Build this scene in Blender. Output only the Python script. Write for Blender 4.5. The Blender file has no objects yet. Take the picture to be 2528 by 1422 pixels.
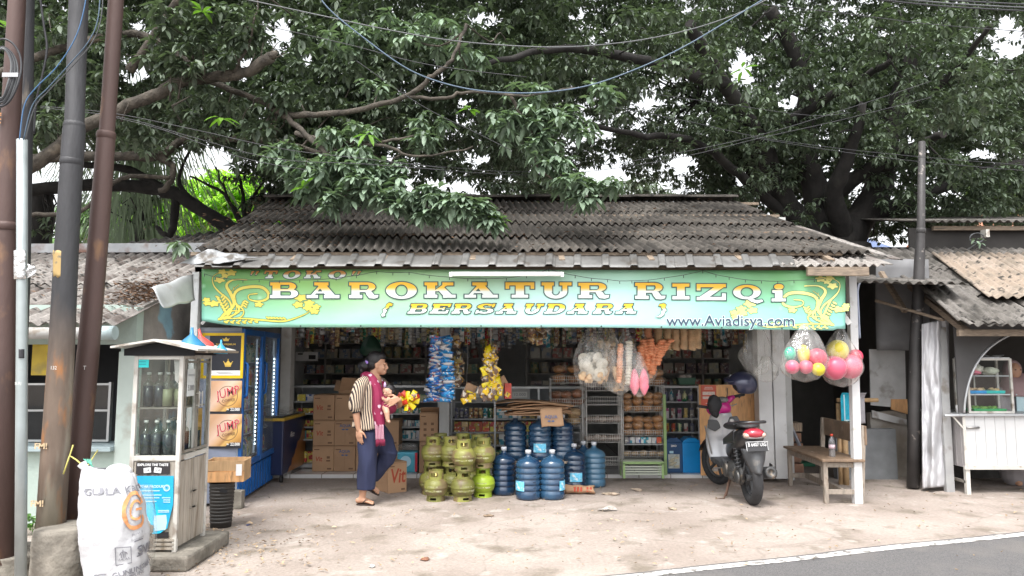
import bpy,bmesh,math,random
import numpy as np
from mathutils import Vector,Matrix,noise
from mathutils.geometry import delaunay_2d_cdt
R=math.radians;PI=math.pi
random.seed(7)
scene=bpy.context.scene
COL=scene.collection
F_PX,CX,CY,PITCH,CAMH=1825.0,1264.0,711.0,R(5.45),1.5
cam=bpy.data.cameras.new('camera');co=bpy.data.objects.new('camera',cam);COL.objects.link(co)
co.location=(0,0,CAMH);co.rotation_euler=(R(90)+PITCH,0,0)
cam.lens=36*F_PX/2528;cam.clip_end=2000;cam.clip_start=0.05
scene.camera=co
SUN_EL,SUN_AZ=62,200
world=bpy.data.worlds.new('World');scene.world=world;world.use_nodes=True
wn=world.node_tree;wn.nodes.clear()
out=wn.nodes.new('ShaderNodeOutputWorld');bg=wn.nodes.new('ShaderNodeBackground')
sky=wn.nodes.new('ShaderNodeTexSky');sky.sky_type='NISHITA';sky.sun_disc=False
sky.sun_elevation=R(SUN_EL);sky.sun_rotation=R(SUN_AZ);sky.dust_density=4;sky.air_density=1.0
hs=wn.nodes.new('ShaderNodeHueSaturation');hs.inputs['Saturation'].default_value=0.12;hs.inputs['Value'].default_value=2.3
wn.links.new(sky.outputs[0],hs.inputs['Color']);wn.links.new(hs.outputs[0],bg.inputs[0])
bg.inputs[1].default_value=0.15
wn.links.new(bg.outputs[0],out.inputs[0])
sun=bpy.data.lights.new('sun','SUN');sun.energy=1.9;sun.angle=R(16);sun.color=(1,.97,.92)
so=bpy.data.objects.new('sun',sun);COL.objects.link(so)
so.rotation_euler=(R(90-SUN_EL),0,R(180-SUN_AZ+0))
scene.view_settings.view_transform='Standard';scene.view_settings.look='None'
scene.view_settings.exposure=0.45;scene.view_settings.gamma=1
scene.cycles.max_bounces=8;scene.cycles.transparent_max_bounces=16
scene.cycles.diffuse_bounces=5;scene.cycles.glossy_bounces=3;scene.cycles.transmission_bounces=4
scene.cycles.use_denoising=True;scene.cycles.sample_clamp_indirect=4
def ray(px,py):
 u=(px-CX)/F_PX;v=(CY-py)/F_PX
 return Vector((u,math.cos(PITCH)-v*math.sin(PITCH),math.sin(PITCH)+v*math.cos(PITCH)))
def W(px,py,Y):
 d=ray(px,py);t=Y/d.y
 return Vector((d.x*t,Y,CAMH+d.z*t))
def G(px,py,z=0):
 d=ray(px,py);t=(z-CAMH)/d.z
 return Vector((d.x*t,d.y*t,z))
def S(Y):return Y/F_PX
MATS={}
def mat(name,col,rough=.6,metal=0,var=.12,vs=6,bump=0,bs=30,dirt=None,rnd=0,spec=None,scale=None,coat=0,fn=None,trans=0,emit=None,island=0,sheen=0):
 if name in MATS:return MATS[name]
 m=bpy.data.materials.new(name);m.use_nodes=True;nt=m.node_tree;N=nt.nodes;L=nt.links
 p=N['Principled BSDF'];p.inputs['Roughness'].default_value=rough;p.inputs['Metallic'].default_value=metal
 if spec is not None:p.inputs['Specular IOR Level'].default_value=spec
 if coat:p.inputs['Coat Weight'].default_value=coat;p.inputs['Coat Roughness'].default_value=.1
 tc=N.new('ShaderNodeTexCoord');mp=N.new('ShaderNodeMapping');L.new(tc.outputs['Object'],mp.inputs[0])
 if scale:mp.inputs['Scale'].default_value=scale
 if rnd:oi=N.new('ShaderNodeObjectInfo');vm=N.new('ShaderNodeVectorMath');vm.operation='SCALE';vm.inputs[0].default_value=(7,5,3);L.new(oi.outputs['Random'],vm.inputs['Scale']);L.new(vm.outputs[0],mp.inputs['Location'])
 c=(*col,1)
 def noise_t(s,det=4):
  n=N.new('ShaderNodeTexNoise');n.inputs['Scale'].default_value=s;n.inputs['Detail'].default_value=det
  L.new(mp.outputs[0],n.inputs['Vector']);return n
 def mix(a,b,f,bt='MIX'):
  x=N.new('ShaderNodeMix');x.data_type='RGBA';x.blend_type=bt
  for s,v in ((x.inputs[0],f),(x.inputs[6],a),(x.inputs[7],b)):
   if hasattr(v,'is_linked'):L.new(v,s)
   elif isinstance(v,(int,float)):s.default_value=v
   else:s.default_value=(*v,1)if len(v)==3 else v
  return x.outputs[2]
 def ramp(src,lo,hi,ca=(0,0,0,1),cb=(1,1,1,1)):
  r=N.new('ShaderNodeValToRGB');e=r.color_ramp.elements
  e[0].position=lo;e[1].position=hi;e[0].color=ca;e[1].color=cb
  L.new(src,r.inputs[0]);return r.outputs[0]
 cur=None
 if fn:cur=fn(dict(N=N,L=L,mp=mp.outputs[0],tc=tc,mix=mix,ramp=ramp,noise=noise_t,p=p))
 if cur is None:cur=c
 if var:
  n=noise_t(vs)
  lo=1-var;hi=1+var
  f=ramp(n.outputs[0],.3,.7,(lo,lo,lo,1),(hi,hi,hi,1))
  cur=mix(cur,f,1.0,'MULTIPLY')
 if dirt:
  dc,th,ds=dirt[:3]
  n2=noise_t(ds,6)
  cur=mix(cur,dc,ramp(n2.outputs[0],th,th+(dirt[3]if len(dirt)>3 else .12)))
 if rnd or island:
  if island:g=N.new('ShaderNodeNewGeometry');src=g.outputs['Random Per Island'];k=island
  else:g=N.new('ShaderNodeObjectInfo');src=g.outputs['Random'];k=rnd
  cur=mix(cur,ramp(src,0,1,(1-k,1-k,1-k,1),(1+k,1+k,1+k*.8,1)),1.0,'MULTIPLY')
 if hasattr(cur,'is_linked'):L.new(cur,p.inputs['Base Color'])
 else:p.inputs['Base Color'].default_value=cur
 if bump:
  nb=noise_t(bs,5);b=N.new('ShaderNodeBump');b.inputs['Strength'].default_value=min(1,bump)
  b.inputs['Distance'].default_value=.01*max(1,bump)
  L.new(nb.outputs[0],b.inputs['Height']);L.new(b.outputs[0],p.inputs['Normal'])
 if emit:
  p.inputs['Emission Color'].default_value=(*emit[0],1);p.inputs['Emission Strength'].default_value=emit[1]
 MATS[name]=m
 return m
def clear_mat(name,col=(1,1,1),alpha=.12,rough=.05,wr=0,body=None,ior=1.45):
 if name in MATS:return MATS[name]
 m=bpy.data.materials.new(name);m.use_nodes=True;nt=m.node_tree;N=nt.nodes;L=nt.links;N.clear()
 o=N.new('ShaderNodeOutputMaterial');t=N.new('ShaderNodeBsdfTransparent');t.inputs[0].default_value=(*col,1)
 g=N.new('ShaderNodeBsdfGlossy');g.inputs['Roughness'].default_value=rough
 fr=N.new('ShaderNodeFresnel');fr.inputs[0].default_value=ior
 ma=N.new('ShaderNodeMath');ma.operation='ADD';ma.inputs[1].default_value=alpha*.3;ma.use_clamp=True
 mx=N.new('ShaderNodeMixShader');ge=N.new('ShaderNodeNewGeometry');iv=N.new('ShaderNodeMath');iv.operation='MULTIPLY_ADD';iv.inputs[1].default_value=-1;iv.inputs[2].default_value=1;L.new(ge.outputs['Backfacing'],iv.inputs[0])
 ml=N.new('ShaderNodeMath');ml.operation='MULTIPLY';L.new(fr.outputs[0],ma.inputs[0]);L.new(ma.outputs[0],ml.inputs[0]);L.new(iv.outputs[0],ml.inputs[1]);L.new(ml.outputs[0],mx.inputs[0])
 L.new(t.outputs[0],mx.inputs[1]);L.new(g.outputs[0],mx.inputs[2]);last=mx
 if body:
  d=N.new('ShaderNodeBsdfDiffuse');d.inputs[0].default_value=(*body,1)
  m2=N.new('ShaderNodeMixShader');m2.inputs[0].default_value=alpha
  tc=N.new('ShaderNodeTexCoord');n=N.new('ShaderNodeTexNoise');n.inputs['Scale'].default_value=9;n.inputs['Detail'].default_value=5
  mp=N.new('ShaderNodeMapping');mp.inputs['Scale'].default_value=(1.6,1.6,.5)
  L.new(tc.outputs['Object'],mp.inputs[0]);L.new(mp.outputs[0],n.inputs['Vector'])
  r=N.new('ShaderNodeMapRange');r.inputs[1].default_value=.35;r.inputs[2].default_value=.7
  r.inputs[3].default_value=alpha*.3;r.inputs[4].default_value=min(1,alpha*1.9)
  L.new(n.outputs[0],r.inputs[0]);L.new(r.outputs[0],m2.inputs[0])
  L.new(mx.outputs[0],m2.inputs[1]);L.new(d.outputs[0],m2.inputs[2]);last=m2
  if wr:
   b=N.new('ShaderNodeBump');b.inputs['Strength'].default_value=wr;b.inputs['Distance'].default_value=.03
   L.new(n.outputs[0],b.inputs['Height']);L.new(b.outputs[0],g.inputs['Normal']);L.new(b.outputs[0],fr.inputs['Normal'])
 L.new(last.outputs[0],o.inputs[0]);MATS[name]=m
 return m
class MB:
 def __init__(s):s.v=[];s.f=[];s.mi=[];s.cur=0;s.sm=[];s.smooth=False
 def add(s,vs,fs):
  b=len(s.v);s.v+=[tuple(x)for x in vs]
  for f in fs:s.f.append([b+i for i in f]);s.mi.append(s.cur);s.sm.append(s.smooth)
  return s
 def box(s,c,d,rot=None,taper=None):
  M=Matrix.Rotation(rot[2],3,'Z')@Matrix.Rotation(rot[1],3,'Y')@Matrix.Rotation(rot[0],3,'X')if rot else Matrix.Identity(3)
  vs=[]
  for z in (-.5,.5):
   k=taper if (taper and z>0)else 1
   for x,y in ((-.5,-.5),(.5,-.5),(.5,.5),(-.5,.5)):vs.append(Vector(c)+M@Vector((x*d[0]*k,y*d[1]*k,z*d[2])))
  return s.add(vs,[(3,2,1,0),(4,5,6,7),(0,1,5,4),(1,2,6,5),(2,3,7,6),(3,0,4,7)])
 def bx(s,a,b):
  a=Vector(a);b=Vector(b);lo=Vector(map(min,a,b));hi=Vector(map(max,a,b))
  return s.box((lo+hi)/2,hi-lo)
 def tube(s,pts,r,n=8,caps=True,sm=True,sx=None):
  pts=[Vector(p)for p in pts];k=len(pts);rs=r if hasattr(r,'__len__')else [r]*k
  vs=[];up=None
  for i,p in enumerate(pts):
   t=(pts[min(i+1,k-1)]-pts[max(i-1,0)])
   if t.length<1e-9:t=Vector((0,0,1))
   t.normalize()
   if up is None:up=Vector((0,0,1))if abs(t.z)<.9 else Vector((0,1,0))
   a=t.cross(up)
   if a.length<1e-6:a=t.orthogonal()
   a.normalize();b=a.cross(t).normalized();up=b
   ra,rb=(rs[i]if hasattr(rs[i],'__len__')else (rs[i],rs[i]))
   for j in range(n):
    an=2*PI*j/n;vs.append(p+a*(ra*math.cos(an))+b*(rb*math.sin(an)))
  fs=[(i*n+j,i*n+(j+1)%n,(i+1)*n+(j+1)%n,(i+1)*n+j)for i in range(k-1)for j in range(n)]
  o=s.smooth;s.smooth=sm;s.add(vs,fs);s.smooth=False
  if caps:
   b=len(s.v)-len(vs)
   s.f.append([b+j for j in range(n)][::-1]);s.f.append([b+(k-1)*n+j for j in range(n)])
   s.mi+=[s.cur]*2;s.sm+=[False]*2
  s.smooth=o
  return s
 def bar(s,a,b,w,h):
  a=Vector(a);b=Vector(b);t=(b-a).normalized();up=Vector((0,0,1))if abs(t.z)<.95 else Vector((0,1,0))
  u=t.cross(up).normalized();v=u.cross(t)
  vs=[p+u*(w/2*i)+v*(h/2*j)for p in (a,b)for i,j in ((-1,-1),(1,-1),(1,1),(-1,1))]
  return s.add(vs,[(3,2,1,0),(4,5,6,7),(0,1,5,4),(1,2,6,5),(2,3,7,6),(3,0,4,7)])
 def lathe(s,prof,c=(0,0,0),n=16,sm=True,axis=None,wob=None):
  c=Vector(c);vs=[]
  Q=Vector((0,0,1)).rotation_difference(Vector(axis)).to_matrix()if axis else None
  for r,z in prof:
   for j in range(n):
    a=2*PI*j/n;rr=r*(wob(a,z)if wob else 1);p=Vector((rr*math.cos(a),rr*math.sin(a),z))
    vs.append(c+(Q@p if Q else p))
  k=len(prof)
  fs=[(i*n+j,i*n+(j+1)%n,(i+1)*n+(j+1)%n,(i+1)*n+j)for i in range(k-1)for j in range(n)]
  o=s.smooth;s.smooth=sm;s.add(vs,fs);s.smooth=o
  b=len(s.v)-len(vs)
  if prof[0][0]>1e-5:s.f.append([b+j for j in range(n)][::-1]);s.mi.append(s.cur);s.sm.append(False)
  if prof[-1][0]>1e-5:s.f.append([b+(k-1)*n+j for j in range(n)]);s.mi.append(s.cur);s.sm.append(False)
  return s
 def ball(s,c,r,n=12,m=8,wob=0,seed=0,rot=None):
  r=r if hasattr(r,'__len__')else (r,r,r);c=Vector(c);vs=[];E=Matrix.Rotation(rot[2],3,'Z')@Matrix.Rotation(rot[1],3,'Y')@Matrix.Rotation(rot[0],3,'X')if rot else None
  for i in range(m+1):
   th=PI*i/m
   for j in range(n):
    ph=2*PI*j/n;d=Vector((math.sin(th)*math.cos(ph),math.sin(th)*math.sin(ph),math.cos(th)))
    k=1+(wob*noise.noise(d*1.7+Vector((seed*3.1,seed,0)))if wob else 0)
    q=Vector((d.x*r[0]*k,d.y*r[1]*k,d.z*r[2]*k));vs.append(c+(E@q if E else q))
  fs=[(i*n+j,(i+1)*n+j,(i+1)*n+(j+1)%n,i*n+(j+1)%n)for i in range(m)for j in range(n)]
  o=s.smooth;s.smooth=True;s.add(vs,fs);s.smooth=o
  return s
 def grid(s,fn,nu,nv,sm=True):
  vs=[fn(i/nu,j/nv)for j in range(nv+1)for i in range(nu+1)]
  fs=[(j*(nu+1)+i,j*(nu+1)+i+1,(j+1)*(nu+1)+i+1,(j+1)*(nu+1)+i)for j in range(nv)for i in range(nu)]
  o=s.smooth;s.smooth=sm;s.add(vs,fs);s.smooth=o
  return s
 def prism(s,poly,a,b,ax='y'):
  def P(p,t):return {'y':(p[0],t,p[1]),'x':(t,p[0],p[1]),'z':(p[0],p[1],t)}[ax]
  n=len(poly);vs=[P(p,a)for p in poly]+[P(p,b)for p in poly]
  fs=[list(range(n))[::-1],[n+i for i in range(n)]]+[(i,(i+1)%n,n+(i+1)%n,n+i)for i in range(n)]
  return s.add(vs,fs)
 def build(s,name,m,parent=None,bevel=0,solid=0,loc=None,rot=None,sub=0):
  me=bpy.data.meshes.new(name);me.from_pydata(s.v,[],s.f)
  ms=m if isinstance(m,(list,tuple))else [m]
  for x in ms:me.materials.append(x)
  me.polygons.foreach_set('material_index',s.mi);me.polygons.foreach_set('use_smooth',s.sm)
  bm=bmesh.new();bm.from_mesh(me)
  if not solid:bmesh.ops.recalc_face_normals(bm,faces=bm.faces)
  bm.to_mesh(me);bm.free();me.update()
  o=bpy.data.objects.new(name,me);COL.objects.link(o)
  if parent:o.parent=parent
  if loc is not None:o.location=loc
  if rot:o.rotation_euler=rot
  if solid:md=o.modifiers.new('s','SOLIDIFY');md.thickness=solid;md.offset=0
  if bevel:md=o.modifiers.new('b','BEVEL');md.width=bevel;md.segments=2;md.limit_method='ANGLE';md.angle_limit=R(40)
  if sub:md=o.modifiers.new('u','SUBSURF');md.levels=sub;md.render_levels=sub
  return o
def tag(o,label=None,cat=None,group=None,kind=None):
 if label:o['label']=label
 if cat:o['category']=cat
 if group:o['group']=group
 if kind:o['kind']=kind
 return o
def thing(name,label,cat,loc=(0,0,0),rz=0,group=None,rot=None):
 o=bpy.data.objects.new(name,None);COL.objects.link(o);o.empty_display_size=.1
 o.location=loc;o.rotation_euler=rot or (0,0,rz)
 return tag(o,label,cat,group)
def kids(o):return [c for c in ALLK if c.parent==o]
ALLK=[]
def dup(root,loc=None,rz=None,label=None,group=None,mat_map=None,rot=None,scale=None):
 def cp(o,par):
  c=o.copy();COL.objects.link(c);c.parent=par
  for ch in o.children:cp(ch,c)
  if mat_map and c.type=='MESH':
   for i,sl in enumerate(c.material_slots):
    m0=c.data.materials[i]
    if m0 and m0.name in mat_map:sl.link='OBJECT';sl.material=mat_map[m0.name]
  return c
 r=cp(root,None)
 if loc is not None:r.location=loc
 if rz is not None:r.rotation_euler=(0,0,rz)
 if rot is not None:r.rotation_euler=rot
 if scale is not None:r.scale=scale if hasattr(scale,'__len__')else (scale,)*3
 if label:r['label']=label
 if group:r['group']=group
 return r
def text(s,h,m,parent=None,loc=(0,0,0),rot=(PI/2,0,0),bold=0,sx=1,align='CENTER',shear=0,name='lettering',warp=None,depth=0):
 cu=bpy.data.curves.new('t','FONT');cu.body=s;cu.size=h;cu.align_x=align;cu.align_y='CENTER';cu.offset=bold;cu.shear=shear
 cu.resolution_u=2;cu.fill_mode='BOTH' if depth else 'FRONT';cu.extrude=depth
 o=bpy.data.objects.new('t',cu);COL.objects.link(o)
 bpy.context.view_layer.update()
 me=bpy.data.meshes.new_from_object(o.evaluated_get(bpy.context.evaluated_depsgraph_get()))
 bpy.data.objects.remove(o)
 for v in me.vertices:v.co.x*=sx
 E=Matrix.LocRotScale(Vector(loc),__import__('mathutils').Euler(rot),None)
 if warp:
  for v in me.vertices:v.co=warp(E@v.co)
 me.materials.clear();me.materials.append(m);me.name=name
 q=bpy.data.objects.new(name,me);COL.objects.link(q)
 if parent:q.parent=parent
 if not warp:q.matrix_local=E
 return q
def inpoly(c,p,b):
 if not (b[0]<=c[0]<=b[1]and b[2]<=c[1]<=b[3]):return False
 w=False;n=len(p)
 for i in range(n):
  (x0,y0),(x1,y1)=p[i-1],p[i]
  if (y0>c[1])!=(y1>c[1])and c[0]<(x1-x0)*(c[1]-y0)/(y1-y0)+x0:w=not w
 return w
def flat(polys,name,m,P,parent=None):
 vs=[];fs=[]
 for p in polys:
  b=len(vs);vs+=[Vector(q)for q in p];fs.append(list(range(b,b+len(p))))
 r=delaunay_2d_cdt(vs,[],fs,0,1e-6)
 BX=[(p,(min(q[0]for q in p),max(q[0]for q in p),min(q[1]for q in p),max(q[1]for q in p)))for p in polys]
 me=bpy.data.meshes.new(name);me.from_pydata([P(v.x,v.y)for v in r[0]],[],[list(f)for f in r[2]if any(inpoly(sum((r[0][i]for i in f),Vector((0,0)))/len(f),q,bb_)for q,bb_ in BX)]);me.materials.append(m);me.update()
 o=bpy.data.objects.new(name,me);COL.objects.link(o)
 if parent:o.parent=parent
 return o
def struct(o):o['kind']='structure';return o
def ground_fn(k):
 N,L,mix,ramp,nz=k['N'],k['L'],k['mix'],k['ramp'],k['noise']
 a=mix((.275,.228,.197),(.36,.308,.272),ramp(nz(1.1,8).outputs[0],.38,.62))
 a=mix(a,(.19,.158,.125),ramp(nz(2.6,9).outputs[0],.54,.68))
 a=mix(a,(.39,.35,.315),ramp(nz(4.2,9).outputs[0],.60,.70))
 a=mix(a,(.125,.10,.078),ramp(nz(.55,10).outputs[0],.60,.72))
 v=N.new('ShaderNodeTexVoronoi');v.feature='DISTANCE_TO_EDGE';v.inputs['Scale'].default_value=.42
 n=nz(1.4,6);mx=N.new('ShaderNodeVectorMath');mx.operation='MULTIPLY_ADD';mx.inputs[1].default_value=(.5,.5,.5)
 L.new(n.outputs[1],mx.inputs[0]);L.new(k['mp'],mx.inputs[2]);L.new(mx.outputs[0],v.inputs['Vector'])
 a=mix(a,(.13,.105,.085),ramp(v.outputs[0],.001,.006,(.28,.28,.28,1),(0,0,0,1)))
 return a
M_ground=mat('concrete_ground',(.5,.45,.4),.88,var=.13,vs=34,bump=.9,bs=38,fn=ground_fn)
g=MB().add([(-150,-60,0),(150,-60,0),(150,250,0),(-150,250,0)],[(0,1,2,3)]).build('ground',M_ground);struct(g)
A=G(1480,1422);B=G(2528,1313);rd=(B-A).normalized();rn=Vector((rd.y,-rd.x,0))
def rp(t,n,z):p=A+rd*t+rn*n;return (p.x,p.y,z)
def wav(t):return .016*math.sin(t*1.7)+.01*math.sin(t*4.1+1)+.012*noise.noise(Vector((t*9,0,0)))
M_asph=mat('asphalt',(.135,.13,.13),.85,var=.38,vs=130,bump=1.4,bs=140,dirt=((.165,.155,.148),.5,1.6))
ts=[i*.12 for i in range(-250,330)]
rm=MB();n=len(ts)
rm.add([rp(t,-.0+wav(t),.004)for t in ts]+[rp(t,9,.004)for t in ts],[(i,i+1,n+i+1,n+i)for i in range(n-1)])
struct(rm.build('road',M_asph))
ln=MB()
ln.add([rp(t,.04+wav(t),.008)for t in ts]+[rp(t,.135+wav(t)*.6,.008)for t in ts],[(i,i+1,n+i+1,n+i)for i in range(n-1)])
struct(ln.build('road_edge_line',mat('road_paint',(.58,.56,.54),.7,var=.15,vs=30,dirt=((.16,.15,.14),.53,16,.08))))
def tile_fn(k):
 N,L=k['N'],k['L']
 b=N.new('ShaderNodeTexBrick');b.offset=0;b.inputs['Scale'].default_value=1;b.inputs['Brick Width'].default_value=.4;b.inputs['Row Height'].default_value=.4
 b.inputs['Mortar Size'].default_value=.006;b.inputs['Color1'].default_value=(.66,.65,.64,1);b.inputs['Color2'].default_value=(.6,.6,.6,1);b.inputs['Mortar'].default_value=(.25,.23,.2,1)
 L.new(k['mp'],b.inputs['Vector']);return b.outputs[0]
YT=G(1264,1181).y+.02
M_tile=mat('floor_tile',(.6,.6,.6),.22,var=.05,fn=tile_fn)
struct(MB().bx((-3.3,YT,-.02),(3.47,13.4,.045)).build('tiled_floor',M_tile))
YF=7.55
M_white=mat('white_paint',(.58,.58,.58),.55,var=.08,vs=5,dirt=((.38,.35,.3),.62,7),bump=.15)
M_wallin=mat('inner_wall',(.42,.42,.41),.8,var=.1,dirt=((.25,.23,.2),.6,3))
M_wood=mat('old_wood',(.22,.17,.125),.75,var=.3,vs=14,scale=(1,1,8),bump=.4,dirt=((.09,.075,.06),.58,5))
M_wood2=mat('weathered_wood',(.28,.215,.155),.7,var=.3,vs=10,scale=(8,1,1),bump=.4,bs=20,dirt=((.12,.09,.07),.56,6))
M_ply=mat('plywood',(.62,.34,.15),.55,var=.22,vs=5,scale=(5,1,1),dirt=((.25,.14,.07),.6,4))
M_dark=mat('dark_void',(.015,.015,.017),.9,var=0)
def roof_fn(base,moss,light):
 def f(k):
  mix,ramp,nz=k['mix'],k['ramp'],k['noise']
  a=mix(base,light,ramp(nz(1.3,8).outputs[0],.42,.66))
  a=mix(a,moss,ramp(nz(3.5,9).outputs[0],.5,.62))
  return mix(a,(.03,.028,.025),ramp(nz(12,9).outputs[0],.56,.66))
 return f
M_asb=mat('asbestos_sheet',(.1,.1,.1),.9,var=.2,vs=40,bump=.6,bs=60,fn=roof_fn((.062,.054,.047),(.032,.028,.024),(.105,.094,.082)))
M_asb2=mat('asbestos_pale',(.3,.3,.3),.9,var=.2,vs=40,bump=.6,bs=60,fn=roof_fn((.22,.20,.185),(.11,.09,.08),(.30,.28,.26)))
M_asb3=mat('asbestos_grey',(.3,.3,.3),.9,var=.2,vs=40,bump=.6,bs=60,fn=roof_fn((.11,.10,.09),(.06,.055,.048),(.19,.175,.16)))
M_asbT=mat('asbestos_tan',(.3,.3,.3),.85,var=.15,vs=30,bump=.4,bs=60,fn=roof_fn((.27,.215,.168),(.20,.165,.13),(.32,.265,.22)))
def corr(mb,fl,fr,bl,br,pitch,amp,courses,lift=.02,seed=0,trap=False,spp=8,sag=0,colw=.9):
 fl,fr,bl,br=map(Vector,(fl,fr,bl,br));w=(fr-fl).length
 nrm=(fr-fl).cross(bl-fl).normalized()
 if nrm.z<0:nrm=-nrm
 rnd=random.Random(seed)
 ncol=max(1,int(round(w/colw)))
 for c in range(courses):
  v0=c/courses-(.06/courses if c else 0);v1=(c+1)/courses
  for q in range(ncol):
   jit=rnd.uniform(-.006,.012);ov=rnd.uniform(-.02,.02)/courses;tl=rnd.uniform(-.004,.004)
   u0=q/ncol;u1=(q+1)/ncol;ns=max(3,int(w*(u1-u0)/pitch*spp));nv=5
   def fn(a,b):
    u=u0+(u1-u0)*a;v=(v0+ov*(1 if v0>0 else .6))+(v1-v0)*b
    p=(fl.lerp(fr,u)).lerp(bl.lerp(br,u),v);s_=u*w
    if trap:
     t=(s_/pitch)%1;h=amp*max(0,min(1,(.13-abs(t-.5))/.045+.4))
    else:h=amp*math.sin(2*PI*s_/pitch)
    h+=lift*(1-b)+jit+tl*a+.006*noise.noise(Vector((s_*.9,v*4,seed)))
    p=p+nrm*h;p.z-=sag*math.sin(PI*v)*(.6+.4*math.sin(u*5+seed));return p
   mb.grid(fn,ns,nv)
shop=thing('shop_building','low grey shop with corrugated roof behind the green and blue banner','shop',(0,YF,0))
def sh(mb,name,m,**k):
 o=mb.build(name,m,shop,**k);o.location=(0,-YF,0);return o
EX0,EX1=W(470,660,7.5).x,W(2168,660,7.5).x
rf=MB()
ze=W(1264,624,7.75).z;zr=W(1264,494,10.4).z
corr(rf,(EX0-.05,7.72,ze),(EX1+.05,7.72,ze-.02),(-3.45,10.4,zr),(3.2,10.4,zr-.03),.098,.022,4,.028,3,sag=.03)
sh(rf,'roof',M_asb,solid=.006)
rb=MB();corr(rb,(-3.5,13.3,ze+.2),(3.6,13.3,ze+.2),(-3.5,10.42,zr-.02),(3.2,10.42,zr-.04),.16,.022,1,.02,5,spp=4,colw=8)
sh(rb,'rear_roof',M_asb,solid=.006)
rc=MB();
for i in range(9):rc.grid(lambda a,b,i=i:Vector((-3.5+(i+a*1.04)*.74,10.4+.16*math.cos(PI*b),zr+.012+.055*math.sin(PI*b)+.006*(i%2))),4,6)
sh(rc,'ridge_cap',M_asb,solid=.008)
def eave_fn(k):
 mix,ramp,nz=k['mix'],k['ramp'],k['noise']
 a=mix((.12,.117,.112),(.185,.183,.178),ramp(nz(2,8).outputs[0],.4,.6))
 return mix(a,(.1,.09,.08),ramp(nz(7,8).outputs[0],.56,.64))
M_eave=mat('eave_metal',(.4,.4,.4),.6,.35,var=.15,vs=12,bump=.3,bs=20,fn=eave_fn,scale=(1,.4,1))
ev=MB()
e0=W(478,660,7.36);e1=W(1965,662,7.36)
corr(ev,e0,e1,(e0.x-.12,7.95,ze+.045),(e1.x+.16,7.95,ze+.045),.285,.024,1,.004,9,trap=True,spp=40,colw=1.1)
o=sh(ev,'eave_sheet',M_eave,solid=.003)
ev2=MB();corr(ev2,W(1930,660,7.42),W(2185,659,7.42),W(1900,628,8.05),W(2085,608,8.3),.09,.016,2,.02,4)
sh(ev2,'eave_patch',M_asb2,solid=.005)
vg=MB();vg.bar(W(2215,640,7.9),W(1965,558,9.3),.16,.012);vg.bar(W(2185,652,7.6),W(2040,600,8.4),.2,.012)
sh(vg,'verge_strip',M_asb2)
fl=MB()
q=[W(440,655,7.45),W(512,618,7.5),W(640,640,7.6),W(560,652,7.35)]
fl.grid(lambda a,b:q[0].lerp(q[3],a).lerp(q[1].lerp(q[2],a),b)+Vector((0,0,.008*math.sin(a*14)+.012)),24,6)
sh(fl,'corner_sheet',mat('pale_metal',(.30,.31,.32),.55,.3,var=.35,vs=5,dirt=((.08,.07,.06),.5,7)),solid=.003)
bm_=MB();z=W(1264,668,YF+.05).z
bm_.bx((W(476,668,YF).x,YF+.05,z-.02),(W(2128,668,YF).x,YF+.12,z+.05))
bm_.bx((W(476,668,YF).x,YF+.05,z-.02),(W(476,668,YF).x+.07,11,z+.05))
bm_.bx((3.45,YF+.05,z-.02),(3.52,11,z+.05))
for i in range(8):x=-3.2+i*.93;bm_.bar((x,7.6,ze-.14),(x,10.4,zr-.14),.06,.1)
for t in (.02,.35,.68,.97):y=7.7+2.7*t;zz=ze-.05+(zr-ze)*t;bm_.bx((-3.4,y,zz),(3.5,y+.05,zz+.035))
sh(bm_,'roof_frame',M_wood)
bt=MB();a=W(2035,668,7.38);bt.box((a.x+.15,7.42,a.z-.005),(.62,.05,.09));
sh(bt,'fascia_board',M_wood,bevel=.004)
def post(px0,py0,px1,py1,w,Y0,Y1,m=M_white,nm='post'):
 a=W(px0,py0,Y0);b=W(px1,py1,Y1);mb=MB();mb.bar(a,b,w,w);return sh(mb,nm,m,bevel=.004)
pb=G(2117,1243)
p1=MB();tp=W(2101,672,pb.y);p1.bar((pb.x,pb.y,0),tp,.082,.082);sh(p1,'post',M_white,bevel=.004)
p2=MB();tp2=W(487,672,7.6);p2.bar((tp2.x,7.6,0),tp2,.075,.075);sh(p2,'post',mat('worn_white',(.6,.62,.62),.6,dirt=((.3,.3,.28),.55,6)),bevel=.004)
br_=MB();br_.bar(W(2050,730,7.7),W(2098,800,7.62),.05,.05);br_.bar(W(497,800,7.6),W(600,690,7.8),.03,.03);sh(br_,'brace',M_white)
for px,w in ((1891,.17),(1926,.15),(1097,.13),(702,.13)):
 Yp=9.15 if px>1500 else (9.5 if px>800 else 9.45);x=W(px,1000,Yp).x;pm=MB()
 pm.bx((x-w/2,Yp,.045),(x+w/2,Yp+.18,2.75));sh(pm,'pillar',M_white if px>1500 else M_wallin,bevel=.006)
wl=MB();wl.bx((-3.36,9.5,0),(-3.28,13.3,3.3));wl.bx((-3.3,13.3,0),(3.5,13.4,3.4));wl.bx((3.42,9.33,0),(3.5,13.3,3.3))
sh(wl,'wall',M_wallin)
lw=MB();lw.bx((-3.40,7.9,0),(-3.34,9.5,2.4));sh(lw,'side_wall',M_wallin)
u0,v0=498,664;u1,v1=2087,668
def bot(px):
 t=(px-498)/(2087-498)
 b=808+8*max(0,(t-.6)/.4)
 if t<.1:b-=16*(1-t/.1)**2
 if t>.985:b-=4
 return b
def top(px):return 664+4*(px-498)/1589
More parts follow.
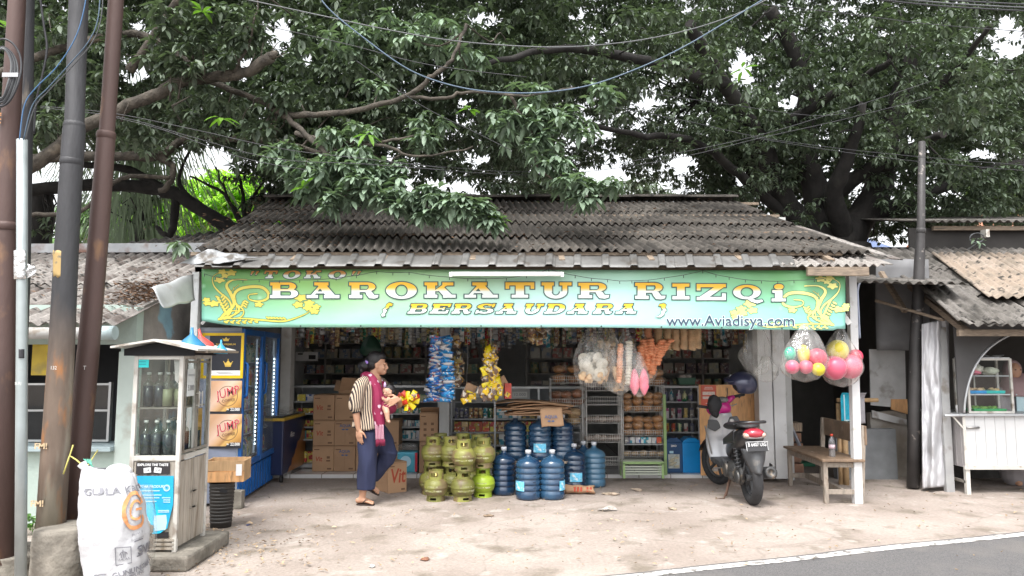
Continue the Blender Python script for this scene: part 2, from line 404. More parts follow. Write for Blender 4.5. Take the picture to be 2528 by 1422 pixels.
def bwave(px,py):
 s_=(py-665)/145
 return .012*math.sin(px*.0047+s_*2.5)+.012*math.sin(px*.011+s_*1.2)+.007*math.sin(px*.031+2*s_)+(.02*math.sin(s_*3)*math.exp(-((px-498)/60)**2))-.015*s_
def BP(px,py,off=0):return W(px,py,YF-.03+bwave(px,py)-off)
def banner_fn(k):
 N,L,mix,ramp,nz=k['N'],k['L'],k['mix'],k['ramp'],k['noise']
 sp=N.new('ShaderNodeSeparateXYZ');L.new(k['tc'].outputs['Object'],sp.inputs[0])
 mr=N.new('ShaderNodeMapRange');mr.inputs[1].default_value=-3.2;mr.inputs[2].default_value=3.4;L.new(sp.outputs[0],mr.inputs[0])
 r=N.new('ShaderNodeValToRGB');e=r.color_ramp.elements
 cs=[(0,(.05,.22,.05)),(.1,(.15,.37,.055)),(.22,(.26,.47,.11)),(.36,(.40,.62,.36)),(.52,(.48,.72,.64)),(.66,(.46,.74,.68)),(.78,(.24,.56,.36)),(.9,(.15,.44,.16)),(1,(.06,.22,.08))]
 e[0].position=0;e[0].color=(*cs[0][1],1);e[1].position=1;e[1].color=(*cs[-1][1],1)
 for p_,c_ in cs[1:-1]:x=e.new(p_);x.color=(*c_,1)
 L.new(mr.outputs[0],r.inputs[0])
 mz=N.new('ShaderNodeMapRange');mz.inputs[1].default_value=1.83;mz.inputs[2].default_value=2.42;L.new(sp.outputs[2],mz.inputs[0])
 a=mix(r.outputs[0],(.34,.70,.70),ramp(mz.outputs[0],0,.75,(.62,.62,.62,1),(0,0,0,1)))
 a=mix(a,(.22,.50,.20),ramp(mz.outputs[0],.55,1,(0,0,0,1),(.5,.5,.5,1)))
 v=N.new('ShaderNodeTexVoronoi');v.inputs['Scale'].default_value=3.2;L.new(k['tc'].outputs['Object'],v.inputs['Vector'])
 a=mix(a,(.5,.7,.55),ramp(v.outputs[0],.0,.10,(.45,.45,.45,1),(0,0,0,1)))
 return mix(a,(.4,.62,.46),ramp(nz(1.6,3).outputs[0],.5,.75,(0,0,0,1),(.25,.25,.25,1)))
M_ban=mat('banner_print',(.3,.6,.4),.38,var=.05,vs=3,fn=banner_fn,bump=.5,bs=2.2,scale=(1,1,2.2))
ban=thing('banner','long green to pale blue shop banner with yellow and white lettering under the eave','banner',(0,YF,2.1))
def bn(o,par=None):
 o.parent=ban;o.location=(0,-YF,-2.1);return o
mb=MB();mb.grid(lambda a,b:BP(498+1589*a,(lambda p:bot(p)+(top(p)-bot(p))*b)(498+1589*a)),160,14)
bn(mb.build('sheet',M_ban,solid=.002))
def two_tone(name,ztop):
 def f(k):
  N,L=k['N'],k['L'];sp=N.new('ShaderNodeSeparateXYZ');L.new(k['tc'].outputs['Object'],sp.inputs[0])
  z0,z1,cA,cB,cC=ztop;mz=N.new('ShaderNodeMapRange');mz.inputs[1].default_value=z0;mz.inputs[2].default_value=z1;L.new(sp.outputs[2],mz.inputs[0])
  r=N.new('ShaderNodeValToRGB');e=r.color_ramp.elements;e[0].position=.0;e[0].color=(.66,.72,.68,1);e[1].position=1;e[1].color=(*cA,1)
  x=e.new(.40);x.color=(.68,.74,.70,1);x=e.new(.5);x.color=(*cC,1);x=e.new(.62);x.color=(*cB,1)
  L.new(mz.outputs[0],r.inputs[0]);return r.outputs[0]
 return mat(name,(1,1,1),.45,var=.03,fn=f)
M_ink=mat('banner_ink',(.035,.09,.085),.45,var=0)
def arc(cx,cy,rx,ry,tx,ty,a0,a1,n=12,g=0):
 o=[(cx+(rx+g)*math.cos(R(a0+(a1-a0)*i/n)),cy+(ry+g)*math.sin(R(a0+(a1-a0)*i/n)))for i in range(n+1)]
 i_=[(cx+max(.01,rx-tx-g)*math.cos(R(a0+(a1-a0)*i/n)),cy+max(.01,ry-ty-g)*math.sin(R(a0+(a1-a0)*i/n)))for i in range(n+1)]
 return o+i_[::-1]
def rc_(x0,y0,x1,y1,g=0):return [(x0-g,y0-g),(x1+g,y0-g),(x1+g,y1+g),(x0-g,y1+g)]
def pg(pts,g=0):
 if not g:return pts
 n=len(pts);ar=sum(pts[i][0]*pts[(i+1)%n][1]-pts[(i+1)%n][0]*pts[i][1]for i in range(n));sg=1 if ar>0 else -1;out_=[]
 for i in range(n):
  p0,p1,p2=Vector(pts[i-1]),Vector(pts[i]),Vector(pts[(i+1)%n]);a=(p1-p0).normalized();b=(p2-p1).normalized()
  na=Vector((a.y,-a.x))*sg;nb=Vector((b.y,-b.x))*sg;m_=(na+nb)
  m_=m_/max(.35,m_.length_squared/2);out_.append(tuple(p1+m_*g))
 return out_
def glyph(ch,g=0):
 q=lambda *a:rc_(*a,g);A_=lambda *a:arc(*a,g=g);P_=lambda p:pg(p,g)
 d={'B':[q(.0,0,.6,.2),q(.0,.8,.6,1),q(.14,0,.62,1),q(.6,.84,1.1,1),q(.6,.44,1.15,.58),q(.6,0,1.2,.16),A_(1.1,.74,.48,.26,.40,.14,-92,92),A_(1.16,.29,.54,.29,.42,.14,-92,92)],'R':[q(.0,0,.78,.2),q(.0,.8,.6,1),q(.14,0,.62,1),q(.6,.84,1.1,1),q(.6,.38,1.1,.52),A_(1.08,.71,.50,.29,.40,.14,-92,92),P_([(.95,.46),(1.35,.42),(1.5,.2),(1.75,.2),(1.72,.04),(1.5,-.03),(1.2,.0),(1.05,.2)])],'A':[q(.0,0,.62,.2),q(.95,0,1.8,.2),P_([(.2,.15),(.42,.15),(.86,.8),(.7,.8)]),P_([(.62,.8),(1.1,.8),(1.62,.1),(1.08,.1)]),q(.42,.8,1.2,1),q(.42,.3,1.2,.42)],'O':[A_(.85,.5,.85,.52,.5,.15,-2,182,20),A_(.85,.5,.85,.52,.5,.15,178,362,20)],'Q':[A_(.85,.54,.85,.48,.45,.15,-2,182,20),A_(.85,.54,.85,.48,.45,.15,178,362,20),P_([(.7,.25),(1.0,.22),(1.4,.0),(1.78,.04),(1.85,-.08),(1.5,-.22),(1.1,-.1)])],'K':[q(.0,0,.72,.2),q(.0,.8,.72,1),q(.14,0,.6,1),q(1.0,.8,1.62,1),q(1.05,0,1.75,.2),P_([(.5,.42),(.75,.42),(1.4,.9),(1.1,.9)]),P_([(.72,.55),(1.08,.7),(1.62,.1),(1.08,.1)])],'T':[q(.0,.8,1.7,1),q(.0,.58,.22,.9),q(1.48,.58,1.7,.9),q(.6,0,1.1,.9),q(.36,0,1.34,.2)],'U':[q(.0,.8,.72,1),q(1.05,.8,1.75,1),q(.16,.4,.62,.95),q(1.22,.4,1.5,.95),A_(.83,.42,.67,.45,.43,.2,178,362,16)],'I':[q(.0,0,1.0,.2),q(.0,.8,1.0,1),q(.27,.1,.73,.9)],'Z':[q(.0,.8,1.65,1),q(.0,.6,.22,.9),q(.0,0,1.65,.2),q(1.43,.1,1.65,.42),P_([(1.05,.85),(1.6,.85),(.65,.15),(.1,.15)])],'i':[q(.0,0,.95,.17),q(.05,.52,.6,.68),q(.22,.1,.72,.68),A_(.48,.88,.32,.17,.31,.16,-2,182),A_(.48,.88,.32,.17,.31,.16,178,362)],'E':[q(.0,0,1.5,.2),q(.0,.8,1.5,1),q(.14,.1,.62,.9),q(1.3,.1,1.5,.36),q(1.3,.66,1.5,.9),q(.6,.43,1.05,.57),q(.95,.34,1.1,.66)],'S':[A_(.75,.73,.68,.28,.45,.13,20,272,16),A_(.85,.27,.68,.28,.45,.13,-160,92,16),q(1.25,.66,1.45,1),q(.12,0,.32,.34)],'D':[q(.0,0,.7,.17),q(.0,.83,.7,1),q(.14,.05,.62,.95),q(.6,.84,.9,1),q(.6,0,.9,.16),A_(.88,.5,.75,.5,.46,.16,-92,92,18)],'{':[P_([(.75,1.0),(1.2,.9),(1.1,.75),(.85,.78),(.8,.6),(.5,.5),(.7,.4),(.5,.15),(.6,.0),(.25,-.05),(.1,.1),(.3,.3),(.15,.48),(.45,.62),(.5,.85)])],'}':[P_([(.55,1.0),(.1,.93),(.05,.8),(.35,.8),(.4,.65),(.65,.5),(.45,.4),(.5,.2),(.2,.05),(-.1,-.02),(.5,-.05),(.85,.15),(.85,.35),(1.05,.5),(.8,.65),(.85,.9)])],'"':[P_([(.1,.95),(.55,.95),(.3,.5),(.15,.5)]),P_([(.8,.95),(1.25,.95),(1.0,.5),(.85,.5)])],}
 return d[ch]
GW={'B':1.7,'R':1.75,'A':1.8,'O':1.7,'Q':1.85,'K':1.75,'T':1.7,'U':1.75,'I':1.0,'Z':1.65,'i':.95,'E':1.5,'S':1.6,'D':1.63,'{':1.3,'}':1.1,'"':1.3}
def word(items,m,skew=0,name='lettering',og=.062):
 front=[];back=[]
 for ch,xa,xb,yt,yb in items:
  H=yb-yt;sx=(xb-xa)/GW[ch]
  f=lambda p:(xa+p[0]*sx+skew*(p[1]-.0)*H,yb-p[1]*H)
  front+=[[f(p)for p in poly]for poly in glyph(ch)]
  ratio=H/sx
  back+=[[f((p[0],p[1]))for p in poly]for poly in glyph(ch,og)]
 bn(flat(back,name+'_outline',M_ink,lambda x,y:BP(x,y,.008)))
 bn(flat(front,name,m,lambda x,y:BP(x,y,.013)))
zt,zb=W(1264,696,YF).z,W(1264,737,YF).z
big=[('B',667,736,697,736),('A',757,838,697,736),('R',862,934,697,736),('O',953,1029,697,737),('K',1048,1125,697,735),('A',1147,1229,697,735),('T',1248,1319,697,735),('U',1337,1411,697,736),('R',1428,1504,698,736),('R',1568,1643,698,738),('I',1660,1702,700,739),('Z',1720,1792,701,741),('Q',1810,1884,704,741),('i',1905,1940,703,744)]
word(big,two_tone('ink_gold_big',(zb,zt,(.74,.38,.01),(.76,.45,.03),(.70,.58,.28))))
zt,zb=W(1264,750,YF).z,W(1264,776,YF).z
sm_=[(c,x-3,x+w-9,750,774)for c,x,w in (('B',1008,51),('E',1063,50),('R',1117,52),('S',1172,54),('A',1226,56),('U',1292,50),('D',1346,52),('A',1402,56),('R',1466,52),('A',1522,56))]
word(sm_,two_tone('ink_gold_small',(zb,zt,(.74,.42,.01),(.76,.48,.04),(.70,.60,.28))),skew=.45,og=.095)
word([('{',938,966,747,780),('}',1620,1644,749,782)],MATS['ink_gold_small'],skew=.2,name='bracket')
zt,zb=W(1264,668,YF).z,W(1264,689,YF).z
tk=[('"',612,634,668,690),('T',648,680,668,687),('O',696,738,668,688),('K',750,790,668,687),('O',808,850,668,688),('"',862,886,668,690)]
word(tk,two_tone('ink_bronze',(zb,zt,(.50,.24,.05),(.58,.28,.06),(.6,.42,.25))),skew=.35,og=.08)
def warp_banner(off):
 return lambda p:BP(p.x,-p.z,off)
M_navy=mat('ink_navy',(.03,.06,.10),.45,var=0);M_pale=mat('ink_pale',(.75,.9,.88),.5,var=0)
bn(text('www.Aviadisya.com',37,M_pale,None,(1804,0,-793),(PI/2,0,0),bold=1.5,sx=1.06,name='web_address_outline',warp=warp_banner(.008)))
bn(text('www.Aviadisya.com',37,M_navy,None,(1804,0,-793),(PI/2,0,0),bold=.35,sx=1.06,name='web_address',warp=warp_banner(.013)))
def strip(pts,w,g=0):
 pts=[Vector(p)for p in pts]
 c=[]
 for i in range(len(pts)-1):
  p0,p1,p2,p3=pts[max(0,i-1)],pts[i],pts[i+1],pts[min(len(pts)-1,i+2)]
  for t in (0,.25,.5,.75):c.append(.5*((2*p1)+(p2-p0)*t+(2*p0-5*p1+4*p2-p3)*t*t+(3*p1-p0-3*p2+p3)*t**3))
 c.append(pts[-1]);res=[]
 for i in range(len(c)-1):
  t=(c[i+1]-c[i]);
  if t.length<1e-6:continue
  t.normalize();nn=Vector((-t.y,t.x));k0=w*(.35+.65*math.sin(PI*min(1,(i+1)/len(c)*1.2)))/2+g;k1=w*(.35+.65*math.sin(PI*min(1,(i+2)/len(c)*1.2)))/2+g
  res.append([tuple(c[i]-nn*k0-t*.3),tuple(c[i+1]-nn*k1+t*.3),tuple(c[i+1]+nn*k1+t*.3),tuple(c[i]+nn*k0-t*.3)])
 return res
def blob(cx,cy,r,lob,g=0,rot=0):return [(cx+(r*(1+.22*math.cos(lob*a+rot))+g)*math.cos(a)*1.35,cy+(r*(1+.22*math.cos(lob*a+rot))*.8+g)*math.sin(a))for a in [2*PI*i/24 for i in range(24)]]
def leafp(cx,cy,L_,an,g=0):
 o=[]
 for i in range(10):
  a=2*PI*i/10;x=(L_/2+g)*math.cos(a);y=(L_/5+g)*math.sin(a);o.append((cx+x*math.cos(an)-y*math.sin(an),cy+x*math.sin(an)+y*math.cos(an)))
 return o
def ornament(T,g=0):
 o=[];f=lambda p:T(*p)
 S_=[([(290,440),(370,400),(385,340),(360,290),(300,240),(258,190),(250,130),(300,95)],14),([(290,440),(400,340),(385,260),(350,190),(400,150),(500,150)],24),([(300,440),(440,380),(402,290),(430,225),(520,200),(610,205),(655,250),(640,290),(580,305),(515,290),(515,258),(575,250)],22),([(300,430),(480,430),(620,442),(760,450),(870,420),(945,385),(965,350)],12),([(290,430),(440,425),(475,375),(420,320),(385,240),(440,185)],9),([(300,435),(350,380),(470,370),(440,330)],8),([(330,440),(420,380),(400,200)],8)]
 for pts,w in S_:o+=strip([f(p)for p in pts],w/2.94,g)
 for cx,cy,r in ((320,92,22),(385,98,26),(300,150,26),(340,120,18),(205,295,20),(260,322,26),(210,320,20),(890,280,30),(870,330,26),(950,318,26),(940,352,24),(1000,345,22),(988,378,24),(585,328,22)):
  o.append(blob(*f((cx,cy)),r/2.94,5,g,cx))
 for i in range(7):
  o.append(leafp(*f((285+i*11,275+i*20)),13,.5,g));o.append(leafp(*f((320+i*9,268+i*20)),13,-.9,g))
 for i in range(6):
  o.append(leafp(*f((650+i*24,425+i*1)),11,.5,g));o.append(leafp(*f((345+i*44,462-abs(i-2)*3)),12,.4,g));o.append(leafp(*f((360+i*42,448)),11,-.5,g))
 for i in range(3):o.append(leafp(*f((462+i*7,340-i*16)),11,-.7,g));o.append(leafp(*f((484+i*7,342-i*16)),11,.6,g))
 return o
for T,c_,nm in ((lambda x,y:(440+x/2.94,640+y/2.94),(.62,.52,.09),'left'),(lambda x,y:(1280+(2290-(x-290)*1.02)/2.94,640+(y+35)/2.98+4),(.72,.68,.22),'right')):
 bn(flat(ornament(T,1.1),'floral_outline',mat('ink_green',(.04,.14,.06),.45,var=0),lambda x,y:BP(x,min(y,bot(x)-1),.004)))
 bn(flat(ornament(T),'floral_ornament',mat('ink_yellow_'+nm,c_,.45,var=.1),lambda x,y:BP(x,min(y,bot(x)-1),.006)))
ey=MB()
for i in range(9):p=BP(742+i*148.5,bot(742+i*148)-3,.004);ey.lathe([(.008,0),(.008,.003)],p,8,axis=(0,-1,0))
bn(ey.build('eyelet',mat('dark_metal',(.03,.03,.03),.5)))
t=thing('tube_lamp','unlit white fluorescent tube fixed above the middle of the banner','tube lamp',W(1250,679,7.38))
a_,b_=W(1113,677,7.38),W(1388,680,7.38);t.location=(a_+b_)/2
mb=MB();mb.box((0,.03,.02),(b_.x-a_.x,.035,.03));mb.build('housing',mat('lamp_housing',(.75,.75,.74),.4),t,bevel=.004)
mb=MB();mb.tube([((a_.x-b_.x)/2+.02,0,0),((b_.x-a_.x)/2-.02,0,0)],.014,10);mb.build('tube',mat('lamp_tube',(.9,.9,.88),.25,var=0),t)
mb=MB()
for s_ in (-1,1):mb.box((s_*(b_.x-a_.x)/2,.01,.004),(.03,.05,.045))
mb.build('end_cap',mat('lamp_housing',(.75,.75,.74)),t)
mb=MB();pts=[(505,676),(560,688),(640,690),(740,691),(830,686),(930,670),(1010,672),(1110,684),(1200,688),(1300,680),(1355,664),(1420,680),(1500,690),(1560,693),(1640,686),(1735,668),(1800,684),(1880,693),(1960,692),(2060,684)]
pw=[W(x,y,7.40)for x,y in pts];cs=[]
for i in range(len(pw)-1):
 for k in range(4):cs.append(pw[i].lerp(pw[i+1],k/4)-Vector((0,0,.008*math.sin(PI*k/4))))
mb.tube(cs,.0028,4)
for i in range(0,len(cs),2):mb.tube([cs[i],cs[i]-Vector((.0,0,.028))],.0035,4)
tag(mb.build('string_lights',mat('dark_metal',(.03,.03,.03))),'dark cord of tiny unlit lights drooping across the top of the banner','string lights')
rng=np.random.default_rng(11)
def leaf_mesh(name,m,cent,size,L_=.14,wd=.3,droop=(.1,.9),nl=8,parent=None,up=None,young=False):
 """whorls of leaves: cent (k,3) world points, size (k,)"""
 k=len(cent);cent=np.asarray(cent,float);size=np.asarray(size,float)
 az=(np.arange(nl)/nl*2*PI)[None]+rng.uniform(0,6.28,(k,1))+rng.normal(0,.22,(k,nl))
 el=-rng.uniform(droop[0],droop[1],(k,nl))+rng.uniform(-.2,.35,(k,1))
 D=np.stack([np.cos(az)*np.cos(el),np.sin(az)*np.cos(el),np.sin(el)],-1)
 tx=rng.normal(0,.35,(k,1));ty=rng.normal(0,.35,(k,1))
 z=D[...,2]+D[...,0]*tx+D[...,1]*ty;D=np.stack([D[...,0]-tx*D[...,2],D[...,1]-ty*D[...,2],z],-1)
 D/=np.linalg.norm(D,axis=-1,keepdims=True)
 S_=np.stack([-np.sin(az),np.cos(az),0*az],-1);S_-=D*(S_*D).sum(-1,keepdims=True);S_/=np.linalg.norm(S_,axis=-1,keepdims=True)
 N_=np.cross(D,S_)
 ln=(size[:,None]*L_*rng.uniform(.65,1.15,(k,nl)))[...,None]
 w=ln*wd*.5
 c=cent[:,None,:]+rng.normal(0,.012,(k,nl,3))+D*ln*.06
 dn=np.array([0,0,-1.])
 P=[c,c+D*ln*.38+S_*w+N_*w*.35,c+D*ln*.42,c+D*ln*.38-S_*w+N_*w*.35,c+D*ln*.72+S_*w*.8+dn*ln*.08+N_*w*.25,c+D*ln*.74+dn*ln*.07,c+D*ln*.72-S_*w*.8+dn*ln*.08+N_*w*.25,c+D*ln+dn*ln*.18]
 V=np.stack(P,2).reshape(-1,3);n=k*nl
 T=np.array([[0,1,2],[0,2,3],[1,4,2],[4,5,2],[2,5,3],[5,6,3],[4,7,5],[5,7,6]])
 F=(T[None]+(np.arange(n)*8)[:,None,None]).reshape(-1,3)
 me=bpy.data.meshes.new(name);me.vertices.add(len(V));me.vertices.foreach_set('co',V.ravel())
 me.loops.add(F.size);me.loops.foreach_set('vertex_index',F.ravel());me.polygons.add(len(F))
 me.polygons.foreach_set('loop_start',np.arange(len(F))*3);me.polygons.foreach_set('loop_total',np.full(len(F),3));me.polygons.foreach_set('use_smooth',np.ones(len(F),bool))
 me.materials.append(m);me.update();me.validate()
 o=bpy.data.objects.new(name,me);COL.objects.link(o)
 if parent:o.parent=parent
 return o
def leafmat(name,c,isl=.45,rough=.42,tr=.12):
 m=mat(name,c,rough,var=.2,vs=1.2,island=isl,spec=.4)
 nt=m.node_tree;p=nt.nodes['Principled BSDF'];o=[x for x in nt.nodes if x.type=='OUTPUT_MATERIAL'][0]
 t=nt.nodes.new('ShaderNodeBsdfTranslucent');t.inputs[0].default_value=(c[0]*2.2,c[1]*2.6,c[2]*1.2,1)
 mx=nt.nodes.new('ShaderNodeMixShader');mx.inputs[0].default_value=tr
 nt.links.new(p.outputs[0],mx.inputs[1]);nt.links.new(t.outputs[0],mx.inputs[2]);nt.links.new(mx.outputs[0],o.inputs[0])
 return m
M_leaf=leafmat('leaf_dark',(.092,.122,.088),.6,rough=.55,tr=.12);M_leafLit=leafmat('leaf_front_lit',(.165,.225,.165),.35,.5)  # front spray gets a brighter leaf, daylight on it put into the colour
M_leafY=leafmat('leaf_young',(.12,.24,.035),.3,.4,.2);M_leafBG=leafmat('leaf_bright',(.24,.40,.05),.4,.5,.35)
M_leafG=leafmat('leaf_greygreen',(.13,.18,.115),.4,.5,.08)
M_bark=mat('bark',(.020,.018,.017),.95,var=.35,vs=9,bump=1,bs=25,scale=(1,1,.6),dirt=((.035,.032,.028),.56,5))
M_bark2=mat('bark_pale',(.065,.055,.044),.9,var=.5,vs=9,bump=2.2,bs=26,dirt=((.15,.125,.095),.6,4))
def smooth_path(pts,k=5):
 p=[np.array(q,float)for q in pts];o=[]
 for i in range(len(p)-1):
  p0,p1,p2,p3=p[max(0,i-1)],p[i],p[i+1],p[min(len(p)-1,i+2)]
  for t in np.arange(k)/k:o.append(.5*((2*p1)+(p2-p0)*t+(2*p0-5*p1+4*p2-p3)*t*t+(3*p1-p0-3*p2+p3)*t**3))
 return o+[p[-1]]
def limb(mb,pts,r0,r1,n=8,jit=.0):
 q=smooth_path([W(*p)for p in pts]);k=len(q)
 q=[x+np.array([rng.normal(0,jit),rng.normal(0,jit),rng.normal(0,jit)])for x in q]
 rr=[(r0+(r1-r0)*i/(k-1))*rng.uniform(.93,1.07)for i in range(k)]
 mb.tube([Vector(x)for x in q],rr,n);return [np.array(x)for x in q]
def cluster(cs,dens=1.0,size=1.0):
 C=[];
 for px,py,Y,rx,rz,n in cs:
  c=np.array(W(px,py,Y));s_=S(Y);n=max(1,int(n*dens))
  d=rng.normal(0,1,(n,3));d/=np.linalg.norm(d,axis=1,keepdims=True);d*=rng.uniform(.25,1,(n,1))**.55
  C.append(c+d*np.array([rx*s_,(rx+rz)/2*s_*.9,rz*s_]))
 return np.concatenate(C)
def twigs(mb,cents,limbs,n,r=.012):
 L_=np.concatenate(limbs)
 for c in cents[rng.choice(len(cents),min(n,len(cents)),False)]:
  d=np.linalg.norm(L_-c,axis=1);a=L_[np.argmin(d)];D=np.linalg.norm(c-a)
  if D>1.5:continue
  m1=a+(c-a)*.35+rng.normal(0,.07*D,3);m2=a+(c-a)*.7+rng.normal(0,.07*D,3)+np.array([0,0,.04])
  mb.tube([Vector(x)for x in smooth_path([a,m1,m2,c],3)],[r*(1.7 if D>1 else 1.2)*(1-i/11)+.003 for i in range(10)],4,caps=False)
GAPS=[(690,85,45,60),(520,400,95,50),(570,490,45,40),(1200,45,55,26),(1100,452,60,12),(1180,390,40,18),(1690,400,48,30),(1620,455,50,14),(1600,250,50,22),(1830,165,32,52),(1650,195,28,20),(2110,440,30,30),(2250,350,24,22),(2490,90,48,65),(2420,375,60,18),(2330,465,35,18),(1950,250,30,22),(330,170,50,42),(350,70,28,30),(760,150,22,20),(610,150,30,26),(1140,250,26,16),(860,340,34,15),(1960,120,25,15),(100,390,38,45),(1830,440,22,26),(2060,480,18,24),(1480,330,40,14),(2180,80,30,16),(1010,75,34,20),(1500,430,60,28),(1900,480,16,16)]
def ingap(px,py,k=1.0):return any(((px-a)/(b_*k))**2+((py-c)/(d*k))**2<1 for a,c,b_,d in GAPS)
def field(x0,x1,y0,y1,Y0,Y1,n,r,cnt,k=1.15):
 o=[]
 while len(o)<n:
  px,py=rng.uniform(x0,x1),rng.uniform(y0,y1);Y=rng.uniform(Y0,Y1)
  if ingap(px,py,k):continue
  rr=r*rng.uniform(.7,1.3)*12/Y
  o.append((px,py,Y,rr*1.2,rr*.8,cnt))
 return o
def trim(P,k=.85,keep=.07):
 o=[]
 for p in P:
  d=p-np.array([0,0,CAMH]);f_=d[1]*math.cos(PITCH)+d[2]*math.sin(PITCH);v=-d[1]*math.sin(PITCH)+d[2]*math.cos(PITCH)
  if f_>.5 and ingap(CX+F_PX*d[0]/f_,CY-F_PX*v/f_,k)and rng.random()>keep:continue
  o.append(p)
 return np.array(o)
Yb=12.6;base=W(2060,640,Yb)
tr=thing('tree','large dark spreading tree whose trunk rises behind the right end of the shop roof','tree',(base.x,base.y,0))
def loc(o,t):o.location=-t.location;return o
mb=MB();L1=[]
mb.tube([Vector((base.x,Yb,-.1)),Vector((base.x,Yb,1.2)),W(2060,660,Yb),W(2055,610,Yb)],[.85,.7,.68,.6],14)
for pts,r0,r1 in (([(2050,660,Yb),(1980,560,Yb),(1925,470,Yb-.2),(1880,360,Yb-.4),(1790,210,Yb-1.2),(1700,60,Yb-2)],.26,.08),([(2050,650,Yb),(2020,500,Yb+.2),(1990,370,Yb+.3),(1985,200,Yb),(1900,20,Yb-.5)],.27,.10),([(2060,650,Yb),(2100,570,Yb),(2170,460,Yb),(2200,300,Yb-.4),(2260,120,Yb-1)],.34,.11),([(1990,570,Yb),(1880,480,Yb-.3),(1790,400,Yb-.6),(1700,345,Yb-1),(1560,330,Yb-1.6),(1420,300,Yb-2.5)],.11,.03),([(2130,540,Yb),(2240,500,Yb),(2380,440,Yb),(2560,400,Yb),(2800,380,Yb)],.15,.07),([(2040,500,Yb),(2120,430,Yb-.3),(2240,370,Yb-.8),(2330,330,Yb-2)],.16,.05),([(1880,360,Yb-.4),(1950,300,Yb-.6),(2080,220,Yb-1.5),(2200,150,Yb-3)],.12,.04),([(1790,210,Yb-1.2),(1600,150,Yb-2),(1400,120,Yb-3),(1200,160,Yb-4)],.10,.03),([(2200,300,Yb),(2330,200,Yb-.5),(2450,60,Yb-1.5)],.08,.03),([(1950,520,Yb),(1860,430,Yb+.5),(1830,330,Yb+.6),(1720,250,Yb+1)],.14,.05),([(2090,600,Yb),(2060,480,Yb-.6),(2100,380,Yb-1),(2130,260,Yb-1.4)],.2,.06)):
 L1.append(limb(mb,pts,r0,r1,9,.012))
back=field(1250,2700,-260,400,12.5,18,520,100,42)+field(1500,2600,60,330,11.5,14.5,90,100,32)+field(1700,2060,330,580,13.2,16,70,60,26)+field(2080,2600,320,580,13.2,16,100,60,26)+field(1750,2500,280,520,11.2,12.2,34,45,22)+field(1050,1950,330,480,14,17,90,55,22)+field(600,1300,250,470,11,15,50,70,26)
Pb=trim(cluster(back))
fr=[(2280,270,9.4,110,70,45),(2200,150,9.6,120,80,45),(2350,190,9.2,110,80,45),(2400,270,9.6,70,50,26),(2330,60,9.2,100,70,40),(2120,250,9.8,80,60,26),(2170,70,9.2,90,60,34),(1700,90,9.5,120,70,40),(1760,150,9,60,60,22),(1660,160,9,55,45,20),(1600,60,9.4,100,60,34),(1950,60,10.5,140,70,45),(2050,180,10.5,110,70,36),(2460,200,10.5,60,80,26),(2300,560,12.5,50,40,16),(2350,420,11,60,60,20),(1480,120,9.6,110,80,36),(1830,190,8.6,20,40,6),(2250,330,9.5,80,40,24),(1560,250,9.8,90,60,30),(1880,260,10.2,90,50,26),(1780,330,11,50,40,14),(2040,330,11,60,50,18),(2150,370,11.2,60,40,16),(2480,350,10.5,60,50,20),(1940,430,12,40,40,10),(2450,500,12,70,40,16),(2300,500,12,40,50,12)]
Pf=trim(cluster(fr),.7)
over=cluster([(rng.uniform(1250,2700),rng.uniform(-900,-250),rng.uniform(8.5,13),110,70,26)for _ in range(90)])  # leaf clusters added above the view to shade the roof
loc(leaf_mesh('crown',M_leaf,np.concatenate([Pb,Pf,over]),rng.uniform(.75,1.2,len(Pb)+len(Pf)+len(over)),.115,wd=.4,nl=9,parent=tr),tr)
twigs(mb,np.concatenate([Pb,Pf]),L1,420,.012)
loc(mb.build('trunk',M_bark,tr),tr)
t2=thing('tree','tree reaching in from the left with bare limbs and a leafy spray over the roof','tree',(W(-420,800,9).x,9.2,0))
mb=MB();L2=[]
tb=t2.location;mb.tube([Vector((tb.x,tb.y,-.1)),Vector((tb.x+.1,tb.y,2)),Vector((tb.x+.5,tb.y,3.4)),Vector((tb.x+1.2,tb.y-.2,5))],[.42,.36,.32,.22],12)
